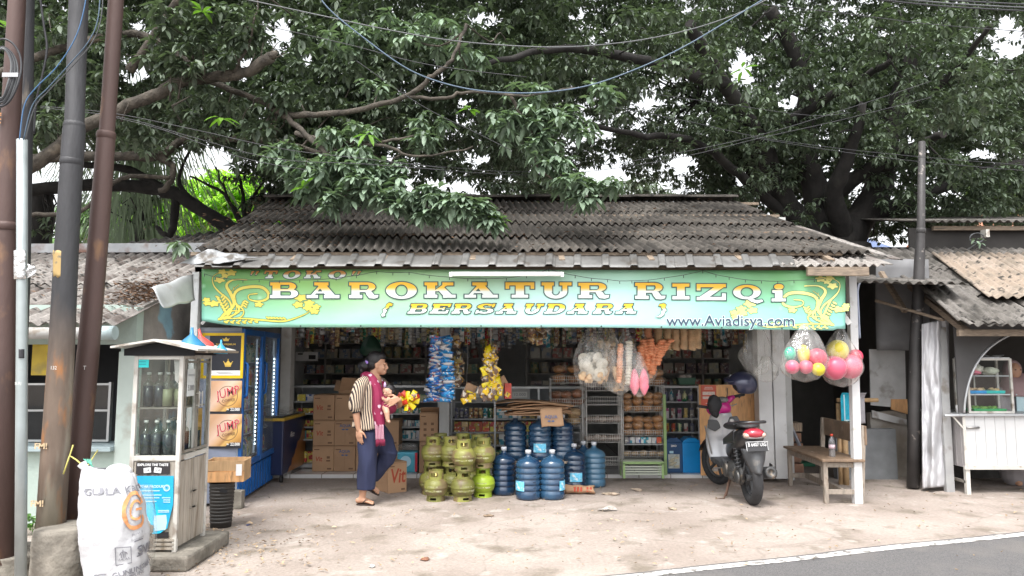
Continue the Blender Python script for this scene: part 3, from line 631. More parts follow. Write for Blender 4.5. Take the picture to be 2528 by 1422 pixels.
LB=[([(-480,520,9.2),(-150,480,9),(60,420,8.8),(200,320,8.6),(300,272,8.5),(395,228,8.4),(450,200,8.3),(540,190,8.2),(610,178,8.1),(668,140,8.0)],.085,.06),([(-420,520,9.2),(-100,470,9.6),(76,398,9.8),(225,386,9.8),(387,384,9.8),(441,350,9.8),(495,335,9.7),(600,345,9.6),(700,352,9.5),(800,380,9.3)],.085,.03),([(387,384,9.8),(425,410,9.8),(418,455,9.8),(395,475,9.8)],.05,.04),([(-480,420,9.2),(-200,260,9),(0,180,8.8),(180,110,8.8),(330,85,8.7),(420,120,8.6),(520,200,8.6),(648,252,8.5),(711,292,8.4),(765,342,8.2),(830,400,8.0)],.062,.026),([(700,285,8.45),(800,283,8.3),(926,261,8.1),(1011,234,8.0),(1070,185,7.9),(1115,148,7.9),(1150,60,8)],.040,.018),([(1011,238,8.0),(1100,243,7.9),(1170,225,7.9),(1260,237,7.9),(1330,232,7.9),(1420,215,7.9)],.022,.010),([(730,330,8.3),(830,352,8.2),(920,350,8.1),(1000,342,8.1),(1060,325,8.1)],.028,.010),([(830,352,8.2),(950,362,8.0),(1018,385,8.0),(1100,378,8.0),(1165,362,8.0)],.022,.008),([(1260,237,7.9),(1300,300,8.0),(1318,350,8.0),(1322,400,8.0),(1345,430,8.0),(1400,462,8.0)],.02,.010),([(765,342,8.2),(900,440,8.0),(1010,480,7.9),(1180,530,7.8)],.03,.008),([(426,440,9.8),(300,440,9.6),(200,520,9.6),(72,530,9.6)],.03,.03),([(320,175,8.5),(400,60,8.4),(480,-60,8.3)],.06,.03),([(470,210,8.3),(480,120,8.2),(500,20,8.2)],.022,.01),([(580,180,8.1),(620,90,8),(640,-20,8)],.02,.008)]
for pts,r0,r1 in LB:L2.append(limb(mb,pts,r0,r1,8,.008))
for px,py,dx,dy in ((655,150,30,-45),(660,155,45,-25),(640,165,10,-60),(505,190,-5,-80),(420,250,2,-90),(440,245,12,-75),(600,182,-25,-60),(610,180,20,-50),(425,262,45,-25),(300,300,20,-50)):
 mb.tube([W(px,py,8.1),W(px+dx*.5,py+dy*.5,8.05),W(px+dx,py+dy,8.0)],[.014,.009,.004],5)
mb.tube([W(668,140,8.0),W(684,128,7.98)],[.06,.02],7)
spray=[(700,385,8.0,55,35,22),(750,440,8.0,60,45,30),(815,420,8.0,50,45,26),(870,390,8.0,60,35,26),(900,450,7.9,60,40,30),(830,500,7.9,45,35,18),(960,430,7.95,50,35,22),(980,490,7.8,60,35,30),(1050,490,7.8,60,35,32),(1060,525,7.8,50,18,20),(1120,505,7.75,50,30,26),(1180,520,7.75,50,26,26),(1215,545,7.7,22,18,8),(820,335,8.1,40,30,10),(900,320,8.1,50,30,10),(1240,300,8.0,40,34,14),(1300,290,8.0,50,35,16),(1380,290,8.0,60,35,20),(1440,320,8.0,40,30,10),(1340,360,8.0,45,35,16),(1370,410,8.0,50,35,18),(1410,455,7.9,50,30,16),(1450,480,7.85,40,25,12),(1500,455,7.9,50,16,12),(1480,240,8.2,50,40,14),(1060,300,8.2,50,30,12),(1300,235,8.1,60,30,10),(1100,90,8.3,60,60,14),(1160,150,8.3,40,40,12),(930,220,8.3,40,30,8),(1050,340,8.1,40,30,10),(1290,330,8.1,80,50,18),(440,600,7.4,10,6,3),(1000,60,8.4,80,60,20),(860,90,8.4,60,60,20)]
Ps=cluster(spray,1.05)
lf=[(430,50,8.0,80,60,34),(480,130,8.0,70,55,30),(550,40,8.0,70,50,30),(620,70,8.0,60,40,24),(390,130,8.1,50,50,18),(580,120,8.0,45,40,18),(450,190,8.1,40,35,8),(560,250,8.4,60,40,14),(500,300,8.6,70,35,16),(640,320,8.5,60,40,18),(600,390,8.6,40,40,10),(700,240,8.4,60,40,20),(230,30,8.8,60,60,20),(150,180,9,60,60,16),(330,300,8.8,50,40,8),(90,340,8.6,40,60,12),(230,250,9,50,60,14),(330,330,8.9,60,40,12),(120,60,8.7,70,60,22),(260,140,8.5,50,50,16),(140,300,8.7,60,50,16),(480,230,8.3,60,30,12),(300,60,8.5,60,50,18),(720,60,8.6,50,60,16),(780,180,8.6,70,60,24),(760,260,8.6,50,40,16),(900,160,8.6,80,50,22),(1000,130,8.5,60,50,18)]
Pl=trim(cluster(lf),.8)
bk=field(-300,1350,-280,330,9.5,15.5,500,95,42)+field(600,1350,60,430,9.0,13,95,80,30)+field(0,300,150,330,10.5,14,12,80,18)+field(680,900,300,520,9.5,12,24,60,22)
Pk=trim(cluster(bk));over=cluster([(rng.uniform(-400,1350),rng.uniform(-900,-250),rng.uniform(7.5,12),110,70,26)for _ in range(90)])  # last set: unseen overhead leaves, added to darken what lies below
C2=np.concatenate([Pl,Pk,over])
loc(leaf_mesh('crown',M_leaf,C2,rng.uniform(.75,1.2,len(C2)),.125,wd=.4,nl=9,parent=t2),t2)
loc(leaf_mesh('leaf_spray',M_leafLit,Ps,rng.uniform(.8,1.2,len(Ps)),.145,wd=.38,parent=t2,nl=9),t2)
yg=[(905,330),(748,462),(1160,268),(500,30),(20,75),(545,290),(1832,170),(1230,545)]
loc(leaf_mesh('young_leaves',M_leafY,[W(x,y,7.75 if x>100 else 5.4)for x,y in yg],[1.1]*len(yg),.16,droop=(-.2,.5),nl=6,parent=t2),t2)
twigs(mb,np.concatenate([Ps,Pl,Pk]),L2,420,.007)
loc(mb.build('trunk',M_bark2,t2),t2)
b3=W(610,600,12);t3=thing('tree','gnarled dark tree behind the left end of the shop roof, heavy bough bending left','tree',(b3.x,12,0))
mb=MB();L3=[]
mb.tube([Vector((b3.x,12,-.1)),W(612,640,12),W(604,560,12)],[.3,.25,.2],10)
for pts,r0,r1 in (([(606,572,12),(540,545,12),(450,488,12),(392,468,12),(270,456,12),(72,470,12),(-150,480,12)],.115,.10),([(400,470,12),(342,430,12),(279,410,12),(200,405,12)],.08,.05),([(470,500,12),(520,540,12),(560,580,12)],.06,.05),([(600,565,12),(555,480,12),(470,435,12)],.04,.015),([(604,560,12),(600,480,12),(585,400,12)],.05,.015),([(606,560,12),(570,500,12),(530,410,12)],.04,.012),([(610,560,12),(640,500,12),(680,470,12)],.05,.015),([(432,480,12),(430,540,12),(420,585,12),(385,560,12)],.085,.035),([(610,560,12),(625,490,12),(660,430,12)],.04,.012),([(480,500,12),(440,440,12),(480,350,12)],.05,.015)):
 L3.append(limb(mb,pts,r0,r1,8,.01))
P3=trim(cluster([(600,440,12,50,45,10),(650,500,12,50,40,12),(640,410,12,60,40,16),(120,560,12,40,30,8),(700,440,12,60,50,24),(690,500,11.5,60,40,20)]),.5)
loc(leaf_mesh('crown',M_leaf,P3,rng.uniform(.8,1.2,len(P3)),.15,parent=t3),t3)
twigs(mb,P3,L3,90,.012);loc(mb.build('trunk',M_bark,t3),t3)
def far_tree(px,py,Y,rx,rz,m,lab,n=420,L_=.3,nl=7,name='tree',group=None,mt=M_bark):
 c=W(px,py,Y);t=thing(name,lab,'tree',(c.x,c.y,0),0,group)
 P=cluster([(px+rng.uniform(-.7,.7)*rx,py+rng.uniform(-.7,.7)*rz,Y+rng.uniform(-1.5,1.5),rx*.42,rz*.4,n//14)for _ in range(14)])
 loc(leaf_mesh('crown',m,P,rng.uniform(.8,1.3,len(P)),L_,parent=t,nl=nl),t)
 mb=MB();q=smooth_path([(c.x,c.y,-.1),(c.x+.1,c.y,c.z*.4),(c.x-.1,c.y,c.z)],4);mb.tube([Vector(x)for x in q],[.22-.014*i for i in range(len(q))],8)
 twigs(mb,P,[np.array(q)],24,.03);loc(mb.build('trunk',mt,t),t)
GB='trees beyond the roofs'
far_tree(560,510,22,120,100,M_leafBG,'bright yellow-green tree in the gap left of the shop roof',1000,group=GB)
far_tree(400,520,25,120,90,M_leafBG,'yellow-green tree low behind the left house roof',800,group=GB)
far_tree(240,540,24,130,80,leafmat('leaf_mid',(.10,.19,.06)),'mid green bush behind the left house near the poles',500,group=GB)
far_tree(2480,470,22,110,60,leafmat('leaf_olive',(.13,.21,.06)),'olive green tree above the brick house on the far right',420,group=GB)
far_tree(1420,470,24,260,40,M_leaf,'dark green tree low behind the shop ridge',420,group=GB)
c=W(350,380,17);tw=thing('casuarina_tree','grey-green feathery tree with long drooping threads behind the poles','tree',(c.x,c.y,0));mb=MB()
for i in range(2600):
 a=rng.uniform(0,6.28);r=abs(rng.normal(0,.75));h=rng.uniform(-2.0,1.6);x0=c.x+r*math.cos(a)*(1.25-.2*h);y0=c.y+r*math.sin(a);z0=c.z+h;l_=rng.uniform(.35,.8);dx=(x0-c.x)*.25+rng.normal(0,.06)
 w=.012;mb.add([(x0-w,y0,z0),(x0+w,y0,z0),(x0+dx*.5+w,y0,z0-l_*.5),(x0+dx*.5-w,y0,z0-l_*.5),(x0+dx*.8,y0,z0-l_)],[(0,1,2,3),(3,2,4)])
loc(mb.build('crown',M_leafG,tw),tw)
mb=MB();q=[Vector((c.x,c.y,-.1)),Vector((c.x,c.y,2.5)),Vector((c.x+.1,c.y,c.z+1.4))];mb.tube(q,[.2,.15,.04],8)
for i in range(60):h=rng.uniform(-2,1.5);a=rng.uniform(0,6.28);mb.tube([Vector((c.x,c.y,c.z+h)),Vector((c.x+.6*math.cos(a),c.y+.6*math.sin(a),c.z+h+.25)),Vector((c.x+1.1*math.cos(a),c.y+1.1*math.sin(a),c.z+h))],[.025,.015,.006],4)
loc(mb.build('trunk',M_bark,tw),tw)
c=W(100,560,13);pt=thing('palm_tree','ringed palm trunk standing behind the left house roof by the poles','tree',(c.x,c.y,0));mb=MB()
mb.tube([Vector((c.x+.02*math.sin(i),c.y,i*.12))for i in range(38)],[(.26 if i%2 else .235)*(1-i*.006)for i in range(38)],12);mb.build('trunk',M_bark,pt).location=-pt.location
loc(leaf_mesh('crown',M_leafG,cluster([(100,250,13,160,60,60)]),rng.uniform(2,3,60),.3,.12,parent=pt,nl=9),pt)
def pole(name,lab,stations,Y,m,joints=(),n=14,ext=True,group=None):
 """stations: (px_left, px_right, py) down the pole"""
 P=[W((a+b_)/2,y,Y)for a,b_,y in stations];Rr=[(b_-a)/2*S(Y)*1.0 for a,b_,y in stations]
 foot=P[-1].copy();t=thing(name,lab,name.replace('_',' '),foot,0,group)
 d=(P[0]-P[1])
 if ext:P.insert(0,P[0]+d*.9*(1.5/max(.2,d.length)));Rr.insert(0,Rr[0])
 mb=MB();mb.tube([p-foot for p in P],Rr,n);mb.build('shaft',m,t)
 for y,a,b_ in joints:
  c=W((a+b_)/2,y,Y)-foot;ax=(P[1]-P[-1]).normalized();r=(b_-a)/2*S(Y)
  mb=MB();mb.lathe([(r*.98,-.03),(r*1.07,-.025),(r*1.09,.01),(r*1.0,.03)],c,n,axis=ax);mb.build('collar',m,t)
 return t
M_pbrown=mat('pole_brown',(.085,.05,.043),.6,.1,var=.2,vs=3,bump=.3,dirt=((.2,.11,.06),.6,7),scale=(1,1,.4))
M_pblack=mat('pole_black',(.055,.055,.06),.55,.1,var=.2,vs=3,bump=.3,dirt=((.34,.29,.23),.64,5),scale=(2,2,.35))
def poleC_fn(k):
 N,L,mix,ramp,nz=k['N'],k['L'],k['mix'],k['ramp'],k['noise'];sp=N.new('ShaderNodeSeparateXYZ');L.new(k['tc'].outputs['Object'],sp.inputs[0])
 ad=N.new('ShaderNodeMath');ad.operation='MULTIPLY_ADD';ad.inputs[1].default_value=.5;L.new(nz(3.2,8).outputs[0],ad.inputs[0]);L.new(sp.outputs[2],ad.inputs[2])
 a=mix((.25,.17,.12),(.055,.055,.06),ramp(ad.outputs[0],0,1));mr=N.new('ShaderNodeMapRange');mr.inputs[1].default_value=1.35;mr.inputs[2].default_value=1.85;L.new(ad.outputs[0],mr.inputs[0])
 rust=mix((.17,.125,.095),(.36,.16,.06),ramp(nz(6,8).outputs[0],.55,.68));rust=mix(rust,(.27,.24,.19),ramp(nz(2.2,8).outputs[0],.5,.6))
 return mix(rust,(.05,.05,.054),mr.outputs[0])
M_pC=mat('pole_mixed',(.1,.1,.1),.6,.1,var=.18,vs=8,bump=.4,fn=poleC_fn,scale=(2,2,.5))
M_conc=mat('rough_concrete',(.21,.19,.16),.95,var=.3,vs=9,bump=2.2,bs=16,dirt=((.12,.11,.09),.52,4))
YP=5.25
GP='utility poles standing in a cluster on the left'
pc=pole('utility_pole','thick black steel pole, rusty below, with a torn tan sticker',[(172,217,0),(161,206,305),(157,209,320),(150,202,420),(137,191,620),(122,180,880),(105,168,1120),(93,157,1305)],YP,M_pC,[(312,160,206),(400,152,202)],group=GP)
pd=pole('utility_pole','smooth reddish brown steel pole just left of the bottle cabinet',[(268,305,0),(246,282,325),(240,283,345),(219,265,600),(190,240,900),(172,222,1100),(157,204,1300)],YP+.25,M_pbrown,[(335,241,283)],group=GP)
pb_=pole('utility_pole','black pole with a pale peeled streak, right behind the grey conduit',[(52,84,0),(46,80,300),(34,72,700),(18,56,1100),(4,44,1385)],YP+.1,M_pblack,group=GP)
pa=pole('utility_pole','reddish brown pole at the very left edge with orange stencilled marks',[(22,62,0),(4,48,300),(-12,38,600),(-18,36,900),(-25,32,1390)],YP-.1,M_pbrown,[(560,-11,40)],group=GP)
cd=pole('conduit_pipe','light grey galvanised conduit pipe with foil tape, cables coming out of its top',[(42,67,345),(42,67,700),(40,66,1050),(38,64,1425)],YP-.35,mat('galvanised',(.36,.40,.40),.4,.5,var=.12,vs=6,dirt=((.3,.3,.29),.62,6)),ext=False)
def on_pole(par,name,m,px0,py0,px1,py1,Y,jag=0,r=.09):
 mb=MB();c0=W((px0+px1)/2,0,Y).x
 def f(a,b):
  px=px0+(px1-px0)*a;py=py0+(py1-py0)*b+(jag*noise.noise(Vector((a*5,b*3,py0)))if 0<b<1 or jag else 0)
  px+=(jag*.8*noise.noise(Vector((b*6,3,px0)))if a in (0,1)else 0)
  p=W(px,py,Y);k=(a-.5)*2;p.y-=r*math.sqrt(max(0,1-k*k*.8))+.004;return p-par.location
 mb.grid(f,10,8);return mb.build(name,m,par,solid=.002)
on_pole(pc,'torn_sticker',mat('tan_sticker',(.52,.36,.15),.6,dirt=((.2,.17,.12),.6,20)),139,622,180,686,YP,6,.075)
on_pole(cd,'foil_tape',mat('foil',(.7,.7,.7),.25,.9,bump=1.5,bs=22,var=.1),39,620,69,690,YP-.35,3,.036)
mb=MB();p=W(66,668,YP-.4)-cd.location
mb.grid(lambda a,b:p+Vector((.06*a,.012*math.sin(b*9+a*5),.045-.10*b*(1-.4*a)-.02*a)),6,6);mb.build('foil_flag',MATS['foil'],cd,solid=.001)
on_pole(cd,'sticker',mat('black_sticker',(.03,.03,.035),.4),52,862,65,884,YP-.35,0,.036)
on_pole(pb_,'peeled_paint',mat('peeled',(.42,.35,.27),.8,dirt=((.1,.09,.08),.5,25)),60,30,68,145,YP+.1,5,.055)
M_sten=mat('stencil_orange',(.5,.25,.1),.8);M_stw=mat('stencil_tan',(.55,.42,.26),.8,dirt=((.2,.14,.1),.55,40));M_chalk=mat('chalk_white',(.7,.7,.68),.8)
def on_text(par,s_,px,py,h,Y,m,r,sx=1,rot=0,bold=.002):
 p=W(px,py,Y)-par.location;p.y-=r
 return text(s_,h,m,par,p,(PI/2,rot,0),bold=bold,sx=sx)
on_text(pc,'FMI',122,1098,.055,YP,M_stw,.096,1.1);on_text(pc,'FMI',114,1237,.055,YP,M_stw,.10,1.1);on_text(pc,'132',151,908,.035,YP,M_chalk,.088,.9,bold=0)
on_text(pa,'FMI',14,300,.06,YP-.1,M_sten,.078,.9,rot=R(-90),bold=.003);on_text(cd,'SURJ',55,946,.024,YP-.35,M_chalk,.042,.9,bold=0)
on_text(pd,'T',224,908,.04,YP+.25,M_chalk,.079,1,bold=0)
def boulder(name,lab,cat,px0,px1,py0,py1,Y,d=.5,seed=0):
 a=W(px0,py0,Y);b_=W(px1,py1,Y);cx=(a.x+b_.x)/2;t=thing(name,lab,cat,(cx,Y+d*.45,0));mb=MB();w=(b_.x-a.x)/2
 def f(u,v):
  an=2*PI*u;zz=a.z*min(1,v*1.15);k=(1.0-.06*v)if v<.88 else max(0,(1-v)/.12)*.94
  sq=(abs(math.cos(an))**4+abs(math.sin(an))**4)**-.25;n_=1+.05*noise.noise(Vector((math.cos(an)*2+seed,math.sin(an)*2,v*4)))
  return Vector((w*k*sq*math.cos(an)*n_,d*.5*k*sq*math.sin(an)*n_,zz))
 mb.grid(f,32,14);o=mb.build('block',M_conc,t);return t
boulder('concrete_footing','rough weathered concrete block at the foot of the thick black pole','footing',62,183,1312,1500,YP-.25,.42,1)
boulder('concrete_footing','darker concrete block at the foot of the brown pole behind the white sack','footing',148,232,1300,1440,YP+.2,.4,2)
boulder('concrete_footing','concrete block at the left edge of the photo under the brown and black poles','footing',-90,58,1378,1500,YP-.15,.5,3)
M_cab=mat('cable_black',(.035,.035,.04),.5);M_cabg=mat('cable_grey',(.10,.105,.11),.5);M_cabb=mat('cable_blue',(.06,.15,.30),.4);M_cabs=mat('cable_steelblue',(.07,.11,.16),.45)
def cable(lab,pts,Y,r,m,group=None,n=6):
 q=smooth_path([W(*(p if len(p)==3 else (*p,Y)))for p in pts],6);o=W(*(pts[0]if len(pts[0])==3 else (*pts[0],Y)))
 mb=MB();mb.tube([Vector(x)-o for x in q],r*.68,5);c=mb.build('cable',m,None,loc=o);return tag(c,lab,'cable',group)
cable('blue cable curving from the conduit top up past the thick black pole',[(48,345),(60,260),(90,215),(140,165),(185,95),(208,20),(218,-60)],4.82,.006,M_cabb)
cable('grey-blue cable curving from the conduit top up to the right of the thick pole',[(58,345),(80,260),(120,215),(170,160),(220,100),(243,40),(248,-60)],4.84,.0065,M_cabs)
cable('pale grey cable beside the blue ones, rising from the conduit top',[(62,345),(86,265),(124,220),(176,166),(228,104),(250,40),(256,-60)],4.86,.006,M_cabg)
cl=thing('cable_coil','coil of black cable loops strapped to the pole at the top left','cable coil',W(8,190,4.95));
for i,(rx,rz)in enumerate(((.115,.21),(.10,.205),(.09,.19),(.078,.18),(.062,.172),(.13,.235))):
 mb=MB();mb.tube([Vector((-.02+rx*math.cos(a)+.006*i,-.006*i+.01*math.sin(3*a),rz*math.sin(a)+.004*i))for a in [2*PI*k/40 for k in range(41)]],.0075,6,caps=False);mb.build('loop',M_cab if i%2 else M_cabg,cl)
mb=MB();mb.box((.075,-.035,0),(.11,.012,.03));mb.build('strap',mat('strap_metal',(.35,.35,.36),.4,.7),cl)
cable('bundle of black cable hanging down beside the black pole at the top',[(95,-40),(108,60),(116,120),(104,190),(90,250),(84,330)],5.3,.012,M_cab)
GC='overhead wires crossing in front of the trees'
cable('blue-grey wire sagging in a deep curve in front of the tree crown',[(770,-40),(810,20),(900,95),(1010,172),(1120,212),(1230,228),(1340,228),(1450,212),(1560,175),(1680,120),(1800,50),(1930,-30)],5.6,.0085,M_cabs,GC)
cable('grey wire in the flatter upper curve near the top of the photo',[(300,-50),(560,-10),(800,40),(950,72),(1100,98),(1250,112),(1400,116),(1560,102),(1700,74),(1820,34),(1930,-20)],5.8,.0075,M_cabg,GC)
for i,(lab,pts,Y)in enumerate((('black wire from the pole cluster running down right past the lit leaf spray',[(100,262),(280,280),(480,320),(700,368),(900,392),(1100,415)],7.2),('second black wire just under the first, dipping past the lit leaf spray',[(100,266),(300,290),(480,340),(680,392),(900,405),(1100,420)],7.25),('thin black wire low over the left roof going to the shop',[(240,280),(400,320),(600,390),(760,420)],7.4),('pair of dark wires above the shop ridge, upper one',[(1060,408),(1260,424),(1450,412),(1650,382),(1870,335),(2080,272),(2300,200)],8.4),('pair of dark wires above the shop ridge, lower one',[(1060,418),(1300,432),(1500,418),(1700,384),(1880,340),(2060,300),(2300,240)],8.4),('thin wire running right from above the roof to the slim pole',[(1500,262),(1700,300),(1870,338),(2060,365),(2280,388),(2560,410)],8.6),('lower thin wire running right past the slim pole',[(1860,340),(2060,372),(2260,398),(2560,424)],8.7),('faint wire through the crown of the big right tree',[(1600,230),(1800,258),(2000,285),(2100,278)],8.8),('thin wire high on the right through the leaves',[(1880,10),(2100,35),(2300,60),(2560,80)],7),('thin wire from upper left to the middle of the crown',[(640,60),(860,110),(1060,160),(1300,190)],7),('thin wire slanting down through the middle crown',[(880,150),(1040,260),(1180,330),(1260,370)],7.6))):
 cable(lab,pts,Y,.0055,M_cab,GC)
for i,(dy,nm)in enumerate(((0,'uppermost'),(8,'middle'),(16,'lowest'))):
 cable(f'{nm} of the three thick cables crossing the top right corner',[(2060,-30+dy),(2250,-8+dy),(2400,4+dy),(2600,14+dy)],5.2,.0085,M_cab if i!=1 else M_cabg,'thick cables in the top right corner')
sp_=pole('utility_pole','slim dark steel pole in front of the white tarpaulin on the right',[(2268,2284,350),(2264,2283,560),(2258,2282,640),(2255,2281,700),(2246,2274,860),(2243,2271,1000),(2240,2268,1203)],8.72,mat('pole_slim',(.048,.045,.045),.6,.1,var=.25,vs=5,dirt=((.26,.23,.21),.63,9,.06),bump=.3),[(570,2263,2284),(700,2254,2281)],ext=False)
M_green=mat('pale_green_paint',(.36,.44,.40),.75,var=.1,vs=3,bump=.3,dirt=((.33,.36,.33),.56,4))
M_dirtyw=mat('dirty_wall',(.2,.2,.19),.9,var=.25,vs=3,bump=.4,dirt=((.12,.11,.1),.5,4))
hs_=thing('house','low pale green house on the left with corrugated roof and dark open window','house',(-5,6.9,0))
def hp(mb,nm,m,**k):o=mb.build(nm,m,hs_,**k);o.location=(5,-6.9,0);return o
ze_=W(150,806,6.45).z;zr_=W(300,627,9.6).z
mb=MB();corr(mb,(-12,6.42,ze_),(-3.44,6.42,ze_),(-12,9.6,zr_),(-3.62,9.6,zr_),.13,.02,2,.025,21,spp=7,sag=.03);hp(mb,'roof',M_asb2,solid=.006)
mb=MB();corr(mb,(-12,13,ze_+.3),(-3.6,13,ze_+.3),(-12,9.75,zr_+.12),(-3.6,9.75,zr_+.12),.16,.02,1,.02,22,spp=3,colw=9);hp(mb,'rear_roof',M_asb2,solid=.006)
mb=MB();mb.bar((-12,9.62,zr_+.05),(-3.9,9.62,zr_+.09),.02,.12);hp(mb,'ridge_board',mat('ridge_metal',(.3,.31,.32),.5,.4,dirt=((.15,.08,.06),.52,3)))
mb=MB();corr(mb,W(300,612,9.75),W(560,608,9.75),W(320,600,11.5),W(640,560,11.5),.12,.02,1,.02,24);hp(mb,'upper_sheet',M_asb3,solid=.006)
gx0,gx1=-9,W(291,820,6.4).x;gz=W(150,822,6.4).z
mb=MB();mb.tube([(gx0,6.36,gz),(gx1-.1,6.36,gz-.004)],.052,14);hp(mb,'gutter',mat('gutter_white',(.46,.45,.43),.6,dirt=((.3,.26,.22),.56,9)))
mb=MB();mb.tube([(gx1-.13,6.36,gz),(gx1,6.36,gz)],.06,16);hp(mb,'gutter_cap',mat('cap_grey',(.36,.44,.45),.5))
wx=lambda px:W(px,1000,6.9).x;wz=lambda py:W(200,py,6.9).z
mb=MB();mb.bx((-12,6.9,0),(wx(292),7.02,wz(1112)));mb.bx((wx(292),6.9,0),(-3.5,7.02,wz(840)));mb.bx((-12,6.9,wz(850)),(wx(292),7.02,2.0));mb.bx((-12,6.9,wz(1112)),(wx(-300),7.02,wz(850)));mb.bx((wx(292),6.9,wz(840)),(-3.5,7.02,1.98))
hp(mb,'front_wall',M_green)
mb=MB();mb.bx((wx(292),6.86,0),(wx(347),6.9,wz(868)));hp(mb,'pilaster',mat('pale_pilaster',(.44,.51,.475),.75,var=.08,vs=4,dirt=((.35,.36,.32),.57,5)),bevel=.01)
def sw_fn(k):
 mix,ramp,nz=k['mix'],k['ramp'],k['noise'];a=mix((.17,.16,.15),(.27,.25,.23),ramp(nz(2,6).outputs[0],.4,.6));return mix(a,(.18,.31,.37),ramp(nz(1.5,4).outputs[0],.56,.6))
mb=MB();mb.prism([(7.02,0),(13,0),(13,3.0),(9.6,zr_-.05),(7.02,2.0)],-3.5,-3.6,'x');hp(mb,'side_wall',mat('stained_wall',(.2,.2,.2),.9,fn=sw_fn,bump=.4))
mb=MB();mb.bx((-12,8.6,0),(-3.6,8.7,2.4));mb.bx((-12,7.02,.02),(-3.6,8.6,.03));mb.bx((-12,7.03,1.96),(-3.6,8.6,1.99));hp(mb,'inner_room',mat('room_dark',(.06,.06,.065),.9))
mb=MB();mb.bx((-12,6.80,wz(1112)),(wx(292),7.3,wz(1100)));hp(mb,'window_sill',mat('sill_blue',(.32,.40,.42),.5,dirt=((.25,.22,.2),.6,4)),bevel=.004)
fm=MB()
for py in (948,1015,1092):fm.bx((-9,7.12,wz(py)),(wx(240),7.14,wz(py+5)))
for px in (98,165,237):fm.bx((wx(px),7.10,wz(1096)),(wx(px+6),7.15,wz(945)))
hp(fm,'display_frame',mat('aluminium',(.42,.43,.43),.4,.6))
mb=MB();mb.bx((-9,7.135,wz(1092)),(wx(240),7.138,wz(948)));hp(mb,'display_glass',clear_mat('window_glass',(.93,.96,.95),.1))
mb=MB();mb.box((wx(105),6.98,wz(884)),(.34,.02,.32));yp=mb.build('poster',mat('poster_yellow',(.50,.36,.04),.6,dirt=((.35,.27,.06),.55,8)),None);yp.location=(0,0,0);tag(yp,'dull yellow poster with faint vertical writing in the left house window','poster')
text('Aneka Gorengan',.045,mat('ink_brown',(.12,.08,.02),.7),yp,(wx(108),6.967,wz(884)),(PI/2,R(90),0))
mb=MB();q=[W(370,712,6.9),W(478,675,7.55),W(482,735,7.5),W(405,752,6.85)]
mb.grid(lambda a,b:q[0].lerp(q[1],a).lerp(q[3].lerp(q[2],a),b)+Vector((0,-.03*math.sin(b*PI),.035*math.sin(b*5)+.008*math.sin(a*11+b*3))),16,10)
tag(mb.build('flashing_sheet',mat('flash_white',(.46,.475,.48),.45,.3,var=.15,vs=5,dirt=((.35,.34,.32),.6,6)),solid=.003),'bent white metal flashing sheet between the left house roof and the shop post','sheet')
def scatter_leaves(name,pts,m,s0=.035,s1=.07,nrm=Vector((0,0,1))):
 mb=MB()
 for p in pts:
  a=random.uniform(0,6.28);l_=random.uniform(s0,s1);w=l_*random.uniform(.3,.5);d=Vector((math.cos(a),math.sin(a),random.uniform(-.25,.25)));e=Vector((-math.sin(a),math.cos(a),random.uniform(-.3,.3)));h=random.uniform(.004,.02)
  p=Vector(p)+Vector((0,0,h));mb.add([p-d*l_/2,p+e*w/2+Vector((0,0,.004)),p+d*l_/2+Vector((0,0,random.uniform(-.002,.012))),p-e*w/2+Vector((0,0,.008)),p],[(0,4,1),(1,4,2),(2,4,3),(3,4,0)])
 return mb.build(name,m)
M_dry=mat('dry_leaf',(.16,.095,.06),.8,var=.3,vs=20,island=.5);M_dry2=mat('dry_leaf_pale',(.34,.25,.17),.8,var=.25,vs=20,island=.45)
pts=[]
for i in range(900):
 px=random.gauss(365,55);py=735+random.gauss(0,22)-(px-365)*.1
 if not 240<px<470:continue
 t_=min(1,max(0,(806-py)/179));Y=6.45+3.15*t_*.8;p=W(px,py,Y);zz=ze_+(zr_-ze_)*(Y-6.42)/3.18;p.z=zz+random.uniform(.01,.05)
 if p.x<-3.5:pts.append(p)
for i in range(300):x=random.uniform(-7,-3.6);y=random.uniform(6.5,9.3);pts.append(Vector((x,y,ze_+(zr_-ze_)*(y-6.42)/3.18+.015)))
tag(scatter_leaves('leaf_litter',pts,M_dry),'brown fallen leaves heaped on the left house roof',kind='stuff')['category']='leaves'
pts=[]
for i in range(800):
 v=random.random()**1.3;y=7.8+2.6*v;x=random.uniform(-3.4,3.5)if random.random()<.5 else random.gauss(-2.9,.55)
 pts.append(Vector((x,y,ze+(zr-ze)*(y-7.72)/2.68-.0+random.uniform(0,.03))))
tag(scatter_leaves('leaf_litter',pts,M_dry),'dark fallen leaves scattered over the shop roof',kind='stuff')['category']='leaves'
mat('eave_shade_dark',(.035,.032,.03),.9,var=.2,vs=4)
st=thing('stall_building','dark stall on the right under grey and tan corrugated sheets beside the shop','stall',(5.5,8.5,0))
def sp(mb,nm,m,**k):o=mb.build(nm,m,st,**k);o.location=(-5.5,-8.5,0);return o
a_=W(2392,806,7.75);b_=W(2118,612,10.3)
mb=MB();corr(mb,a_,(9.5,7.75,a_.z),b_,(9.5,10.3,b_.z-.05),.12,.02,3,.025,31,spp=7);sp(mb,'roof',M_asb3,solid=.006)
a2=W(2395,768,8.3);b2=W(2292,645,10.05)
rz_=lambda y:a_.z+(b_.z-a_.z)*(y-7.75)/2.55+.055
mb=MB();corr(mb,(W(2440,740,8.3).x,8.3,rz_(8.3)),(9.5,8.3,rz_(8.3)),(W(2300,645,9.9).x,9.9,rz_(9.9)),(9.5,9.9,rz_(9.9)),.12,.018,1,.03,33,spp=7);sp(mb,'tan_sheet',M_asbT,solid=.006)
